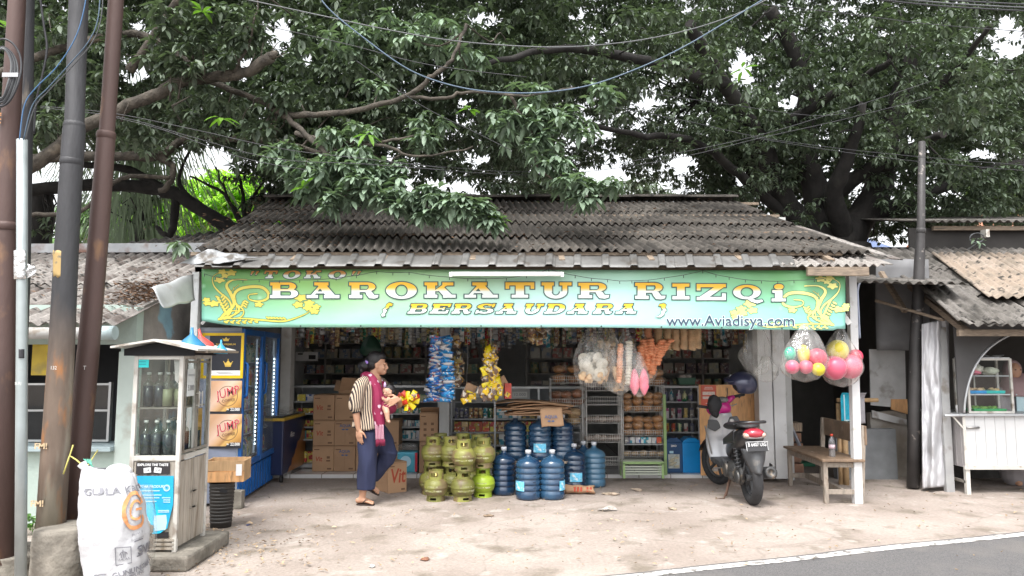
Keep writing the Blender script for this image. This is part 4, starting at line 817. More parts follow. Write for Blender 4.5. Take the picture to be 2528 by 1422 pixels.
mb=MB();corr(mb,W(2365,800,7.9),W(2478,806,7.7),W(2262,700,8.7),W(2390,715,8.6),.1,.018,1,.03,35);sp(mb,'loose_sheet',M_asb3,solid=.006)
zz=W(2400,638,10.3).z;mb=MB();mb.bx((W(2290,640,10.3).x,10.28,zz-.04),(9.5,10.36,zz+.05));sp(mb,'wall_band',mat('old_white',(.45,.41,.38),.8,dirt=((.16,.13,.11),.5,3)))
p0=W(2305,563,10.4);mb=MB();mb.bx((p0.x-.3,10.5,2.2),(10,10.54,p0.z+.02));sp(mb,'eave_shade_sheet',MATS['eave_shade_dark']);mb=MB();mb.bx((p0.x,10.4,p0.z-.03),(10,10.45,p0.z+.03));sp(mb,'fascia_board',M_wood)  # near-black sheet imitates the shade beneath the high eave
mb=MB();corr(mb,p0+Vector((-.1,-.1,.05)),(10,10.3,p0.z+.05),p0+Vector((-.1,2.5,.6)),(10,12.9,p0.z+.65),.12,.018,1,.02,37,spp=6);sp(mb,'upper_roof',M_asb3,solid=.006)
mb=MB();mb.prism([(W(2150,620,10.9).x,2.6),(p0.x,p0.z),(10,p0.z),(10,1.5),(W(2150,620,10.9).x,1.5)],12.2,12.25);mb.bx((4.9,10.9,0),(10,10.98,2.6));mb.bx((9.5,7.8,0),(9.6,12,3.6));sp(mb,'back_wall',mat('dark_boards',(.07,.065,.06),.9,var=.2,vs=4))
mb=MB();mb.bar(W(2175,672,9.2),W(2235,770,8.9),.07,.04);mb.bar(W(2163,742,9.0),W(2330,790,8.4),.06,.03);mb.bar((a_.x+.1,7.95,a_.z-.05),(b_.x+.1,10.2,b_.z-.08),.06,.06);mb.bar((a_.x,7.95,a_.z-.06),(9.5,7.95,a_.z-.06),.05,.07);sp(mb,'roof_beam',M_wood)
mb=MB();f0=G(2349,1215);mb.bx((f0.x-.05,f0.y,0),(f0.x+.04,f0.y+.06,1.86));sp(mb,'post',mat('post_grey',(.33,.33,.33),.7,dirt=((.2,.18,.16),.55,5)))
mb=MB();mb.grid(lambda a,b:W(2163+130*a,640+225*b,9.3-.3*a)+Vector((0,.02*math.sin(a*9+b*4),0)),12,10);sp(mb,'grey_sheet',mat('sheet_dull',(.16,.16,.165),.7,var=.25,vs=3),solid=.01)
lw_=thing('low_wall','patched grey wall panel of boards above stained cement, left of the slim pole','wall',G(2190,1178));y_=lw_.location.y
def lp(mb,nm,m,**k):o=mb.build(nm,m,lw_,**k);o.location=-lw_.location;return o
X=lambda px:W(px,1000,y_).x;Z=lambda py:W(2190,py,y_).z
mb=MB();mb.prism([(X(2147),0),(X(2238),0),(X(2236),Z(1010)),(X(2147),Z(1020))],y_,y_+.1);lp(mb,'cement_wall',mat('stained_cement',(.25,.22,.185),.9,var=.2,vs=3,bump=.5,dirt=((.36,.34,.31),.55,2)))
mb=MB();mb.prism([(X(2147),Z(1000)),(X(2234),Z(1008)),(X(2238),Z(866)),(X(2150),Z(862))],y_-.03,y_-.012);lp(mb,'board',mat('white_board',(.50,.50,.50),.7,var=.2,vs=3,dirt=((.25,.23,.21),.56,5)))
mb=MB();mb.prism([(X(2148),Z(1030)),(X(2230),Z(1050)),(X(2232),Z(1035)),(X(2148),Z(1012))],y_-.05,y_-.03);lp(mb,'strip_board',MATS['white_board']);mb=MB();mb.prism([(X(2195),Z(1010)),(X(2236),Z(1022)),(X(2236),Z(985)),(X(2197),Z(985))],y_-.045,y_-.031);lp(mb,'wood_patch',M_ply)
tp_=MB();yt=8.55
def tf(a,b):
 px=2276+(66+4*b)*a;py=(800-14*a)+(406+8*a)*b
 return W(px,py,yt+.035*math.sin(a*7+b*2.2)+.02*math.sin(a*19-b*3)*(1-b*.5)-.05*math.exp(-((a-.6+b*.25)**2)*60)+.05*noise.noise(Vector((a*3,b*5,2)))+.025*noise.noise(Vector((a*9,b*14,5))))
tp_.grid(tf,40,80);tag(tp_.build('tarpaulin',mat('tarp',(.48,.48,.50),.5,var=.1,vs=3,bump=.6,bs=5,dirt=((.42,.41,.41),.56,3)),solid=.003),'creased greyish white tarpaulin hanging beside the food stall post','tarpaulin')
ps=thing('passage_shade_shed','added dark shed that keeps the passage between the shop and the stall in shade','shed',(4.1,12,0))  # walls and roof added to block light so the passage goes dark
mb=MB();mb.bx((3.5,11.6,0),(6.5,11.7,3.2));mb.bx((5.0,9.8,0),(5.08,11.6,2.8));o=mb.build('wall',MATS['dark_boards'],ps);o.location=-ps.location
mb=MB();corr(mb,(3.55,8.2,2.32),(5.1,8.2,2.32),(3.55,11.8,2.9),(5.1,11.8,2.9),.12,.018,1);o=mb.build('roof',M_asb3,ps,solid=.006);o.location=-ps.location
def house_far(px0,px1,py0,py1,Y,mw,mr,lab):
 a=W(px0,py1,Y);b_=W(px1,py0,Y);t=thing('house',lab,'house',((a.x+b_.x)/2,Y,0));w=(b_.x-a.x)/2;h=b_.z
 mb=MB();mb.bx((-w,0,0),(w,5,h*.93));mb.build('wall',mw,t);mb=MB();mb.prism([(-.4,h*.93),(2.5,h*1.12),(5.4,h*.93)],-w-.3,w+.3,'x');mb.build('roof',mr,t)
 for i in (-.5,.5):
  mb=MB();mb.bx((w*i-.4,-.03,h*.55),(w*i+.4,.03,h*.78));mb.build('window',M_dark,t)
M_tileR=mat('clay_tile',(.38,.17,.10),.8,var=.25,vs=6);
house_far(2440,2720,545,640,26,mat('brick',(.36,.2,.13),.85,var=.3,vs=9),M_tileR,'brick house with orange roof far behind the right stall')
house_far(2130,2210,604,640,24,mat('cream_wall',(.5,.42,.36),.8,var=.2),mat('blue_roof',(.10,.14,.26),.6),'small pale house with a blue roof glimpsed left of the slim pole')
M_alu=mat('alu_frame',(.50,.50,.49),.45,.45,var=.12,vs=8,dirt=((.28,.25,.22),.6,10));M_alud=mat('alu_dull',(.27,.25,.22),.55,.3,var=.2,vs=7,dirt=((.16,.13,.10),.55,8))
M_glass=clear_mat('pane_glass',(.90,.93,.92),.12,.03)
M_plank=mat('grey_planks',(.36,.32,.27),.75,var=.25,vs=6,scale=(6,6,.7),bump=.5,bs=12,dirt=((.20,.16,.12),.52,3));M_trim=mat('trim_dirty_white',(.52,.50,.46),.6,var=.12,vs=5,dirt=((.28,.24,.20),.55,7))
cx0,cx1,cy0,cy1,cz0,cz1=-2.775,-2.44,5.50,5.99,.11,1.53
cab=thing('bottle_cabinet','weathered wood and aluminium glass cabinet of fuel bottles with a small gabled top','cabinet',(cx0,cy0,0));CO=Vector((cx0,cy0,0))
def cb(mb,nm,m,**k):o=mb.build(nm,m,cab,**k);o.location=-CO;return o
mb=MB();mb.box((-2.62,5.77,.055),(.66,.80,.11));o=cb(mb,'plinth',M_conc,bevel=.02)
zm=.775;zs=1.135
fr_=MB()
for x in (cx0,cx1):
 for y in (cy0,cy1):fr_.box((x,y,(cz0+cz1)/2),(.03,.03,cz1-cz0))
for z in (cz1-.02,zm,):
 for y in (cy0,cy1):fr_.box(((cx0+cx1)/2,y,z),(cx1-cx0-.03,.028,.035))
 for x in (cx0,cx1):fr_.box((x,(cy0+cy1)/2,z),(.028,cy1-cy0-.03,.035))
fr_.box((cx1,(cy0+cy1)/2,(zm+cz1)/2),(.026,.035,cz1-zm-.04))
cb(fr_,'frame',M_trim,bevel=.002)
mb=MB();mb.box((cx0+.17,cy0+.004,(zm+cz1)/2),(cx1-cx0-.03,.004,cz1-zm-.05));mb.box((cx1-.004,cy0+.245,(zm+cz1)/2),(.004,cy1-cy0-.03,cz1-zm-.05));mb.box((cx0+.004,cy0+.245,(zm+cz1)/2),(.004,cy1-cy0-.03,cz1-zm-.05));cb(mb,'glass',M_glass)
mb=MB();mb.box((cx0+.167,cy0+.245,zs),(cx1-cx0-.035,cy1-cy0-.035,.012));mb.box((cx0+.167,cy0+.245,zm),(cx1-cx0-.035,cy1-cy0-.035,.02));cb(mb,'shelf',M_alud)
for k in range(5):
 mb=MB();w=(cx1-cx0-.03)/5;mb.box((cx0+.015+w*(k+.5),cy0+.003,(cz0+zm)/2),(w-.004,.018,zm-cz0-.04));cb(mb,'front_plank',M_plank)
for z in (.135,.165,.195):mb=MB();mb.box((cx0+.167,cy0-.012,z),(cx1-cx0+.0,.014,.016));cb(mb,'skirting',M_plank)
for k in range(2):
 d=MB();y=cy0+.02+.225*(k+.5)
 for q in range(3):d.box((cx1+.002,y-.073+.073*q,(cz0+zm)/2),(.016,.070,zm-cz0-.06))
 dd=cb(d,'lower_door',M_plank);hb=MB()
 for z in (.38,.50):hb.bar((cx1+.02,y+(.06 if k==0 else -.06),z),(cx1+.02,y+(.14 if k==0 else -.14),z),.008,.008)
 hb.build('bolt',M_alud,dd)
 u=MB();u.box((cx1+.016,y-.10,(zm+cz1)/2),(.012,.016,cz1-zm-.06));u.box((cx1+.016,y+.10,(zm+cz1)/2),(.012,.016,cz1-zm-.06));u.box((cx1+.016,y,cz1-.055),(.012,.184,.018));u.box((cx1+.016,y,zm+.04),(.012,.184,.018))
 ud=cb(u,'glass_door',M_alud);h=MB();yy=y+(.085 if k==0 else -.085);h.bar((cx1+.045,yy,1.13),(cx1+.045,yy,1.25),.006,.006);h.bar((cx1+.02,yy,1.235),(cx1+.045,yy,1.235),.005,.005);h.bar((cx1+.02,yy,1.145),(cx1+.045,yy,1.145),.005,.005);h.build('handle',M_trim,ud)
rm_=MB();xr=-2.595;zr2=1.625;
rm_.prism([(-2.905,1.575),(xr,zr2),(-2.27,1.555),(-2.27,1.57),(xr,zr2+.016),(-2.905,1.59)],5.36,6.10)
cb(rm_,'gable_roof',M_trim)
mb=MB();mb.prism([(-2.86,1.57),(xr,zr2-.002),(-2.34,1.556),(-2.34,1.52),(-2.86,1.52)],5.47,5.485);mb.bx((-2.80,5.48,1.525),(-2.40,6.02,1.545));cb(mb,'roof_lining',M_dark)
mb=MB();mb.box((-2.335,5.80,1.552),(.17,.62,.016));cb(mb,'side_canopy',M_wood)
def plate(par,name,m,c,w,h,off=0,rx=0,rz=0,th=.003,ry=0):
 mb=MB();mb.box((0,0,0),(w,th,h));return mb.build(name,m,par,loc=c,rot=(rx,ry,rz))
yf=cy0-.016
bp_=tag(plate(None,'poster',mat('poster_black',(.025,.022,.025),.5),(-2.615,yf,.705),.245,.085),'black poster reading EXPLORE THE TASTE on the cabinet front','poster')
M_wt=mat('print_white',(.75,.75,.75),.5,var=.05)
text('EXPLORE THE TASTE',.024,M_wt,bp_,(0,-.004,.024),bold=.0008,sx=1.0)
for i in (-1,1):plate(bp_,'label_tag',M_wt,(i*.038,-.004,-.014),.052,.036,ry=i*.12);text('LA',.026,MATS['poster_black'],bp_,(i*.038,-.008,-.014),bold=.0,shear=.4)
def blue_fn(k):
 mix,ramp,nz=k['mix'],k['ramp'],k['noise'];return mix((.02,.36,.62),(.02,.50,.80),ramp(nz(3,2).outputs[0],.48,.52))
pb2=MB();pp=[(-.15,.20),(.14,.20),(.145,.0),(.11,-.17),(.06,-.205),(-.04,-.215),(-.15,-.215)];pb2.prism(pp,-.002,.002)
pp_=tag(pb2.build('poster',mat('poster_blue',(.02,.4,.7),.4,fn=blue_fn,scale=(1,1,.3)),None,loc=(-2.60,yf-.004,.45)),'bright blue poster with curling torn lower corner on the cabinet front','poster')
M_pb=mat('print_paleblue',(.45,.68,.80),.5,var=.05)
mb=MB();mb.box((-2.61,yf-.001,.232),(.26,.003,.04));mb.build('poster_backing',MATS['poster_black'],pp_).location=-pp_.location
text('DAFTAR PRODUK',.026,M_pb,pp_,(-.03,-.004,.125),bold=.001);mb=MB()
for z,w,x in ((.095,.15,-.03),(.065,.16,-.02),(.045,.15,-.03),(.02,.13,-.04),(.03,.05,.10),(.045,.06,.095),(.015,.05,.10),(-.045,.08,.08),(-.055,.08,.08)):mb.box((x,-.004,z),(w,.002,.006))
mb.build('print_lines',M_pb,pp_)
mb=MB();mb.prism(arc(.095,.115,.024,.024,.008,.008,0,360,20),-.005,-.003);mb.prism(arc(.095,.115,.012,.012,.012,.012,0,359,14),-.005,-.003);mb.build('round_emblem',M_pb,pp_)
mb=MB();mb.prism([(.015,-.08),(.10,-.075),(.108,-.13),(.10,-.18),(.02,-.19),(.012,-.13)],-.005,-.003);mb.prism([(-.055,-.19),(-.015,-.19),(-.012,-.13),(-.028,-.105),(-.03,-.09),(-.042,-.09),(-.044,-.105),(-.058,-.13)],-.005,-.003);mb.build('bottle_picture',M_pb,pp_)
tg=tag(plate(None,'price_tag',mat('turquoise_tag',(.02,.55,.55),.4),(-2.73,cy0-.006,1.465),.09,.062),'turquoise label in the top left of the cabinet glass','label');
mb=MB();
for z in (.012,-.008):mb.box((0,-.003,z),(.05,.002,.006))
mb.build('print_line',mat('teal_dark',(.02,.3,.35),.5),tg)
mb=MB();mb.prism([(-.02,.09),(.025,.09),(.035,-.03),(.012,-.09),(-.008,-.07)],-.001,.001);tag(mb.build('paper_slip',mat('paper',(.62,.56,.54),.8,var=.1,vs=30),None,loc=(-2.49,cy0+.02,1.41)),'white paper slip hanging inside the cabinet glass','paper')
pr=tag(plate(None,'price_sign',mat('paper_white',(.55,.57,.56),.7),(cx1+.03,cy0+.09,1.32),.12,.20,rz=PI/2),'white 5.000 price sheet on the cabinet side door','sign')
text('5.000',.06,mat('ink_grey',(.25,.25,.26),.6),pr,(0,-.004,-.04),bold=.001,sx=.8);text('PERTAMAX',.022,MATS['ink_grey'],pr,(0,-.004,.055))
tag(plate(None,'orange_board',mat('orange_board',(.50,.27,.04),.6,var=.15),(cx1-.02,cy0+.36,.95),.15,.32,rz=PI/2),'orange board leaning inside the cabinet behind the side door','board')
M_bgl=clear_mat('bottle_glass',(.84,.88,.84),.05,.04,body=(.5,.52,.46));M_liq=mat('dark_fuel',(.02,.026,.045),.15,var=.1);M_liqp=mat('pale_fuel',(.33,.32,.2),.2,var=.1)
def bottle(lab,p,dark=True,s_=1,group=None):
 t=thing('glass_bottle',lab,'bottle',p,random.uniform(0,6),group)
 MB().lathe([(.001,0),(.036,0),(.040,.006),(.040,.15),(.036,.172),(.02,.19),(.013,.20),(.0125,.228),(.015,.23),(.015,.24),(.011,.24)],n=16).build('glass',M_bgl,t)
 MB().lathe([(.001,.004),(.0365,.004),(.0375,.155 if dark else .13),(.001,.1555 if dark else .131)],n=14).build('liquid',M_liq if dark else M_liqp,t)
 MB().lathe([(.016,.238),(.017,.255),(.001,.256)],n=10).build('cap',mat('cap_white',(.62,.62,.58),.5),t)
 return t
bd=bottle('dark filled glass bottle without pair, leftmost on the upper cabinet shelf',(cx0+.06,cy0+.07,zs+.007));bp=bottle('pale glass bottle on the upper cabinet shelf',(cx0+.20,cy0+.08,zs+.007),False,group='pale bottles on the upper cabinet shelf')
dup(bd,(cx0+.142,cy0+.07,zs+.007),label='dark filled bottle with a white cap, second from left on the upper shelf')
for i,(x,y)in enumerate(((.285,.09),(.24,.2),(.29,.3),(.15,.3))):dup(bp,(cx0+x,cy0+y,zs+.007),random.uniform(0,6))
for i,(x,y)in enumerate(((.055,.07),(.137,.065),(.22,.07),(.29,.08),(.09,.17),(.175,.165),(.26,.18),(.06,.27),(.15,.28),(.24,.29),(.29,.38),(.12,.39))):
 dup(bd,(cx0+x,cy0+y,zm+.011),random.uniform(0,6),'dark fuel bottle crowded on the lower cabinet shelf','dark bottles on the lower cabinet shelf')
def funnel(lab,c,r,h,m,tilt=0):
 t=thing('funnel',lab,'funnel',c,0,rot=(0,tilt,0));MB().lathe([(r,0),(r,h*.22),(r*.93,h*.28),(r*.2,h*.66),(r*.14,h*.7),(r*.09,h)],n=24).build('cone',m,t,solid=.003);MB().lathe([(r*1.04,-.002),(r*1.05,.008),(r*1.0,.009)],n=24).build('rim',m,t)
 return t
funnel('large blue plastic funnel upside down on the cabinet top',W(472,866,5.75),.105,.18,mat('blue_plastic',(.03,.18,.33),.4,var=.1));funnel('red plastic funnel leaning behind the big blue funnel',W(503,868,5.95),.085,.185,mat('red_plastic',(.60,.07,.06),.4,var=.1),-.25);funnel('small blue funnel on the right edge of the cabinet top',W(545,873,5.9),.05,.11,mat('blue_plastic2',(.03,.27,.45),.35))
Ys=4.95;s0=W(285,1440,Ys);sk=thing('sugar_sack','bulging white woven sugar sack tied at one top corner, in front of the footings','sack',(s0.x,Ys,0));zt2=W(250,1150,Ys).z
def sackf(u,v):
 a=2*PI*u;h=zt2*1.0;z=h*v
 L_=[(0,236,352),(.12,226,356),(.3,216,358),(.55,208,356),(.75,206,350),(.9,206,336),(1.0,209,322)]
 for i in range(len(L_)-1):
  if L_[i][0]<=v<=L_[i+1][0]:break
 t_=(v-L_[i][0])/(L_[i+1][0]-L_[i][0]);xl=L_[i][1]+(L_[i+1][1]-L_[i][1])*t_;xr_=L_[i][2]+(L_[i+1][2]-L_[i][2])*t_
 cx_=((xl+xr_)/2-CX)*S(Ys)/(1.033-.018*v)-s0.x;rx=(xr_-xl)/2*S(Ys);ry=.17*(1-.80*max(0,(v-.55)/.45)**1.3)*(.85+.15*min(1,v*8))
 n_=.016*noise.noise(Vector((math.cos(a)*2.4,math.sin(a)*2.4,z*7)))+.009*abs(noise.noise(Vector((math.cos(a)*5,math.sin(a)*5+z*4,z*12))))+.004*noise.noise(Vector((math.cos(a)*9,4,z*30)))
 tp=max(0,v-.93)/.07;zz=z-.035*tp*(math.cos(a)*.5+.5)-(.03*(1-min(1,v*10))*0)
 return Vector((cx_+(rx+n_)*math.copysign(abs(math.cos(a))**.8,math.cos(a)),(ry+n_)*math.sin(a),max(0,zz+n_*.5)))
M_sack=mat('woven_white',(.46,.46,.475),.65,var=.06,vs=3,bump=1.6,bs=9,dirt=((.52,.50,.48),.6,2))
mb=MB();mb.grid(sackf,48,40);mb.ball((-.015,0,zt2*.955),(.09,.03,.05),12,8);mb.build('bag',M_sack,sk)
mb=MB();e=W(207,1152,Ys)-sk.location;mb.tube([e+Vector((.06,0,-.05)),e+Vector((.01,0,-.01)),e+Vector((-.015,0,.02))],[.05,.022,.03],10);mb.build('tied_corner',M_sack,sk)
M_ink1=mat('sack_ink_grey',(.18,.18,.2),.7,var=.2);M_ink2=mat('sack_ink_orange',(.62,.27,.11),.7,var=.2,vs=20)
_q=[(math.ceil(0),0)]
_sg=[]
for iu in range(70,121):
 for iv in range(4,100,2):
  q=sackf(iu/120,iv/100)+sk.location;q.z-=0;d=q-Vector((0,0,CAMH));f_=d.y*math.cos(PITCH)+d.z*math.sin(PITCH);_sg.append((CX+F_PX*d.x/f_,CY-F_PX*(-d.y*math.sin(PITCH)+d.z*math.cos(PITCH))/f_,iu/120,iv/100))
_sg=np.array(_sg)
def suv(px,py):r=_sg[np.argmin((_sg[:,0]-px)**2+(_sg[:,1]-py)**2)];return r[2],r[3]
def sonto(u,v,dx,dz):
 c=sackf(u,v);e=.004;tu=(sackf(u+e,v)-c).length/e;uu=u+dx/max(.3,tu);vv=max(.01,min(.97,v+dz/zt2));q=sackf(uu,vv);n=(sackf(uu+.01,vv)-q).cross(Vector((0,0,1))).normalized();return q+n*.009
def stext(s_,px,py,h,m,shear=0,bold=0,rot=0,sx=1):
 u,v=suv(px,py);return text(s_,h,m,sk,(0,0,0),(PI/2,-rot,0),bold=bold,sx=sx,warp=lambda p:sonto(u,v,p.x,p.z),shear=shear)
stext('GULA KRISTAL',318,1211,.058,M_ink1,bold=.0012,rot=.05,sx=.95);stext('PT. GUNUNG MADU',334,1406,.046,M_ink1,bold=.0012,rot=.12);stext('SNI',352,1357,.08,M_ink1,bold=.0018);stext('HALAL',307,1380,.022,M_ink1,bold=.0003)
stext('Berat B',340,1318,.024,M_ink1,rot=.1);stext('Komposi',338,1330,.024,M_ink1,rot=.1);stext('LAMPUNG',330,1420,.03,M_ink1,bold=.0006,rot=.12)
def sflat(polys,nm,m,c=(330,1260)):
 u,v=suv(*c);k=S(Ys)*1.0;return flat([[((a-c[0])*k,(c[1]-b_)*k)for a,b_ in p]for p in polys],nm,m,lambda x,z:sonto(u,v,x,z),sk)
def cring(cx_,cy_,rx,ry,t_,a0,a1,n=20):return [arc(cx_,cy_,rx,ry,t_,t_,a0+(a1-a0)*i/n,a0+(a1-a0)*(i+1)/n+.5,1)for i in range(n)]
sflat(cring(332,1256,34,44,9,20,340)+[[(332,1252),(352,1252),(352,1258),(332,1258)]],'orange_emblem',M_ink2,(332,1256));sflat(cring(334,1256,18,24,6,40,330),'orange_emblem_inner',M_ink2,(332,1256))
sflat([[(290,1346),(323,1348),(323,1350),(290,1348)],[(290,1346),(292,1346),(293,1386),(291,1386)],[(321,1348),(323,1348),(325,1386),(323,1386)],[(291,1384),(325,1384),(325,1386),(291,1386)],[(332,1337),(356,1335),(356,1338),(332,1340)],[(336,1372),(356,1370),(356,1373),(336,1375)]]+cring(307,1364,9,8,2,180,360,10)+[[(306,1352),(308,1352),(308,1370),(306,1370)],[(302,1358),(304,1357),(304,1370),(302,1370)],[(310,1357),(312,1358),(312,1370),(310,1370)]],'printed_stamp',M_ink1,(318,1362))
mb=MB();e=W(172,1125,Ys+.05)-sk.location;a=W(205,1150,Ys)-sk.location
mb.tube([a,(a+e)/2+Vector((0,0,.006)),e,e+Vector((.02,0,.07))],.005,5);mb.tube([e,e+Vector((-.02,0,-.07)),e+Vector((-.035,0,-.12))],.005,5);mb.tube([a+Vector((.0,.05,-.01)),e+Vector((.02,.3,0))],.004,5);mb.build('yellow_tie',mat('tie_yellow',(.5,.45,.12),.5),sk)
mb=MB();e=W(230,1152,Ys+.03)-sk.location;[mb.tube([e+Vector((k*.01,0,-.03)),e+Vector((-.02-.012*k,0,.05))],.003,4)for k in range(5)];mb.build('green_straw',mat('tie_green',(.10,.38,.28),.5),sk)
def bagfilm(mb,c,rx,rz,ry=None,seed=0,neck=.25,n=28,top=1.0,amp=.16):
 c=Vector(c);ry=ry or rx*.7
 def f(u,v):
  a=2*PI*u;th=v
  r=math.sin(PI*min(1,(1-v)*.5+.5))if False else (math.sin(PI*(.06+.94*(1-v))/1.25)if v<.8 else 0)
  prof=(1-(1-min(1,v/.35))**2)**.5 if v<.35 else 1-(1-neck)*((v-.35)/.65)**1.6
  n_=1+amp*noise.noise(Vector((math.cos(a)*1.8+seed,math.sin(a)*1.8,v*3)))+.06*math.sin(a*9+seed)*v
  return c+Vector((rx*prof*n_*math.cos(a),ry*prof*n_*math.sin(a),rz*(-1+2*v*top)))
 mb.grid(f,n,18);return mb
M_film=clear_mat('plastic_film',(.97,.97,.96),.10,.10,wr=1.0,body=(.8,.78,.75));M_film2=clear_mat('plastic_film_light',(.98,.98,.97),.07,.08,wr=1.0,body=(.8,.8,.8))
c_=W(352,1290,5.15);t=thing('plastic_sack','cloudy clear plastic sack standing behind the right side of the white sack','sack',(c_.x,5.15,0))
bagfilm(MB(),(0,0,.32),.085,.32,.10,3,.5).build('film',M_film,t)
mb=MB();[mb.ball((random.uniform(-.02,.02),random.uniform(-.02,.02),.03+.05*i),(.055,.06,.05),10,8,1.2,i)for i in range(8)];mb.build('contents',mat('sack_fill',(.40,.36,.31),.6,var=.3,vs=20,bump=1.2,bs=16),t)
for i,(px,py,c0,lab,cat,s_)in enumerate(((335,1392,(.38,.26,.16),'crumpled brown paper scrap beside the sack foot','paper',.05),(200,1405,(.50,.45,.22),'yellowish crumpled wrapper at the left foot of the sack','wrapper',.05),(380,1400,(.34,.2,.12),'torn brown cardboard scrap by the cabinet plinth','cardboard',.045),(20,1400,(.5,.42,.35),'pale torn paper at the foot of the left edge pole','paper',.06))):
 p=G(px,py);mb=MB();mb.ball((0,0,s_*.4),(s_,s_*.7,s_*.45),9,6,.9,i+3);o=mb.build('scrap',mat('scrap%d'%i,c0,.85,var=.2,vs=20),None,loc=p);[setattr(q,'use_smooth',False)for q in o.data.polygons];tag(o,lab,cat)
def weed(px,py,h,n,lab,Y=None):
 p=G(px,py);t=thing('weed',lab,'plant',p);leaf_mesh('leaves',M_leafY2,[(random.uniform(-.06,.06),random.uniform(-.05,.05),random.uniform(.02,h))for _ in range(n)],[random.uniform(.6,1.1)for _ in range(n)],.07,.5,droop=(-.7,.3),nl=6,parent=t);mb=MB();[mb.tube([Vector((0,0,0)),Vector((random.uniform(-.05,.05),0,h*.9))],.003,4)for _ in range(4)];mb.build('stem',M_leafY2,t)
M_leafY2=leafmat('weed_leaf',(.10,.22,.05));weed(68,1412,.13,5,'small green weed growing at the foot of the grey conduit');weed(80,1320,.16,7,'low green weed between the concrete block and the left house wall')
p=G(545,1300);t=thing('waste_bin','dark grey woven plastic bin under the wooden crate','bin',p)
mb=MB();mb.lathe([(.001,0),(.09,0),(.108,.38),(.113,.39),(.104,.39),(.085,.02)],n=24,wob=lambda a,z:1+.012*math.sin(a*24));mb.build('basket',mat('bin_dark',(.035,.032,.03),.6,var=.15,bump=.6,bs=60),t)
mb=MB()
for z in [.04+i*.03 for i in range(11)]:mb.lathe([(.091+z*.047,z),(.095+z*.047,z+.012),(.092+z*.047,z+.02)],n=24)
mb.build('weave_ring',mat('bin_dark2',(.042,.039,.036),.6),t);mb=MB();mb.box((.05,-.09,.33),(.06,.03,.03),(0,.3,.3));mb.build('handle',M_dark,t)
p.z=.405;t=thing('wooden_crate','small wooden crate sitting on top of the dark bin','crate',p+Vector((.04,.02,0)),.12)
for s_,nm in ((-1,'front_board'),(1,'back_board')):
 for k in range(2):mb=MB();mb.box((0,s_*.13,.05+.095*k),(.34,.014,.088));mb.build(nm,M_ply if k==0 else mat('crate_wood',(.42,.27,.14),.7,var=.2,vs=6,scale=(5,1,1)),t)
for s_ in (-1,1):mb=MB();mb.box((s_*.165,0,.095),(.014,.245,.18));mb.build('side_board',MATS['crate_wood'],t)
mb=MB();mb.box((0,0,.005),(.32,.25,.01));mb.build('base',M_ply,t);tag(plate(None,'paper_note',M_wt,tuple(t.location+Vector((.145,-.13,.11))),.05,.10,rz=.12),'small white paper stuck on the crate corner','paper')
M_blue=mat('cooler_blue',(.012,.12,.40),.35,var=.08);M_blk=mat('black_print',(.018,.02,.028),.4,var=.05)
xa,xb=-2.82,-2.94;ya,yb=7.72,9.30;ck=thing('drinks_cooler','tall blue two-door glass drinks cooler with lit strips, seen edge-on','cooler',(xa,ya,0),math.atan2(xa-xb,yb-ya));LW=math.hypot(xb-xa,yb-ya);H=1.82;Dp=.43
mb=MB();mb.bx((-Dp,0,.0),(-Dp+.03,LW,H));mb.bx((-Dp+.03,0,.03),(0,.03,H));mb.bx((-Dp+.03,LW-.03,.03),(0,LW,H));mb.bx((-Dp+.03,.03,H-.05),(0,LW-.03,H));mb.bx((-Dp+.03,.03,.03),(-.03,LW-.03,.32));mb.build('body',mat('cooler_body',(.34,.37,.42),.5,var=.1),ck)
mb=MB()
for k in range(26):mb.bx((-.028,.03+k*(LW-.06)/26,.04),(.002 if k%2 else .012,.03+(k+.96)*(LW-.06)/26,.33))
mb.build('kick_panel',M_blue,ck)
for k in range(2):
 y0_=.012+k*(LW/2-.005);y1_=y0_+LW/2-.02;d=MB()
 d.bx((.0,y0_,.36),(.035,y0_+.055,H-.01));d.bx((.0,y1_-.045,.36),(.035,y1_,H-.01));d.bx((0,y0_+.055,.36),(.035,y1_-.045,.42));d.bx((0,y0_+.055,H-.07),(.035,y1_-.045,H-.01))
 dr=d.build('door',M_blue,ck,bevel=.004);mb=MB();mb.bx((.012,y0_+.055,.42),(.018,y1_-.045,H-.07));mb.build('glass',clear_mat('cooler_glass',(.92,.95,.97),.10,.06,ior=1.2,body=(.5,.56,.6)),dr)
 h=MB();yy=y0_+.028;h.tube([(.035,yy,1.10),(.06,yy,1.12),(.062,yy,1.16),(.062,yy,1.40),(.06,yy,1.44),(.035,yy,1.46)],.014,8);h.build('handle',M_blue,dr)
 mb=MB();mb.bx((-.03,y1_-.10,.45),(-.015,y1_-.07,H-.1));st_=mb.build('light_strip',mat('strip_lit',(.6,.7,.8),emit=((.75,.88,1),.12),var=0),ck);mb=MB()
 for i in range(22):mb.ball((-.012,y1_-.088,.55+i*.045),.009,6,4)
 mb.build('led',mat('led',(1,1,1),emit=((.85,.95,1),9),var=0),st_)
for z in (.42,.68,.94,1.2,1.46):mb=MB();mb.bx((-Dp+.04,.04,z-.006),(-.05,LW-.04,z));mb.build('shelf',mat('wire_white',(.55,.57,.58),.5),ck)
M_prod=[]
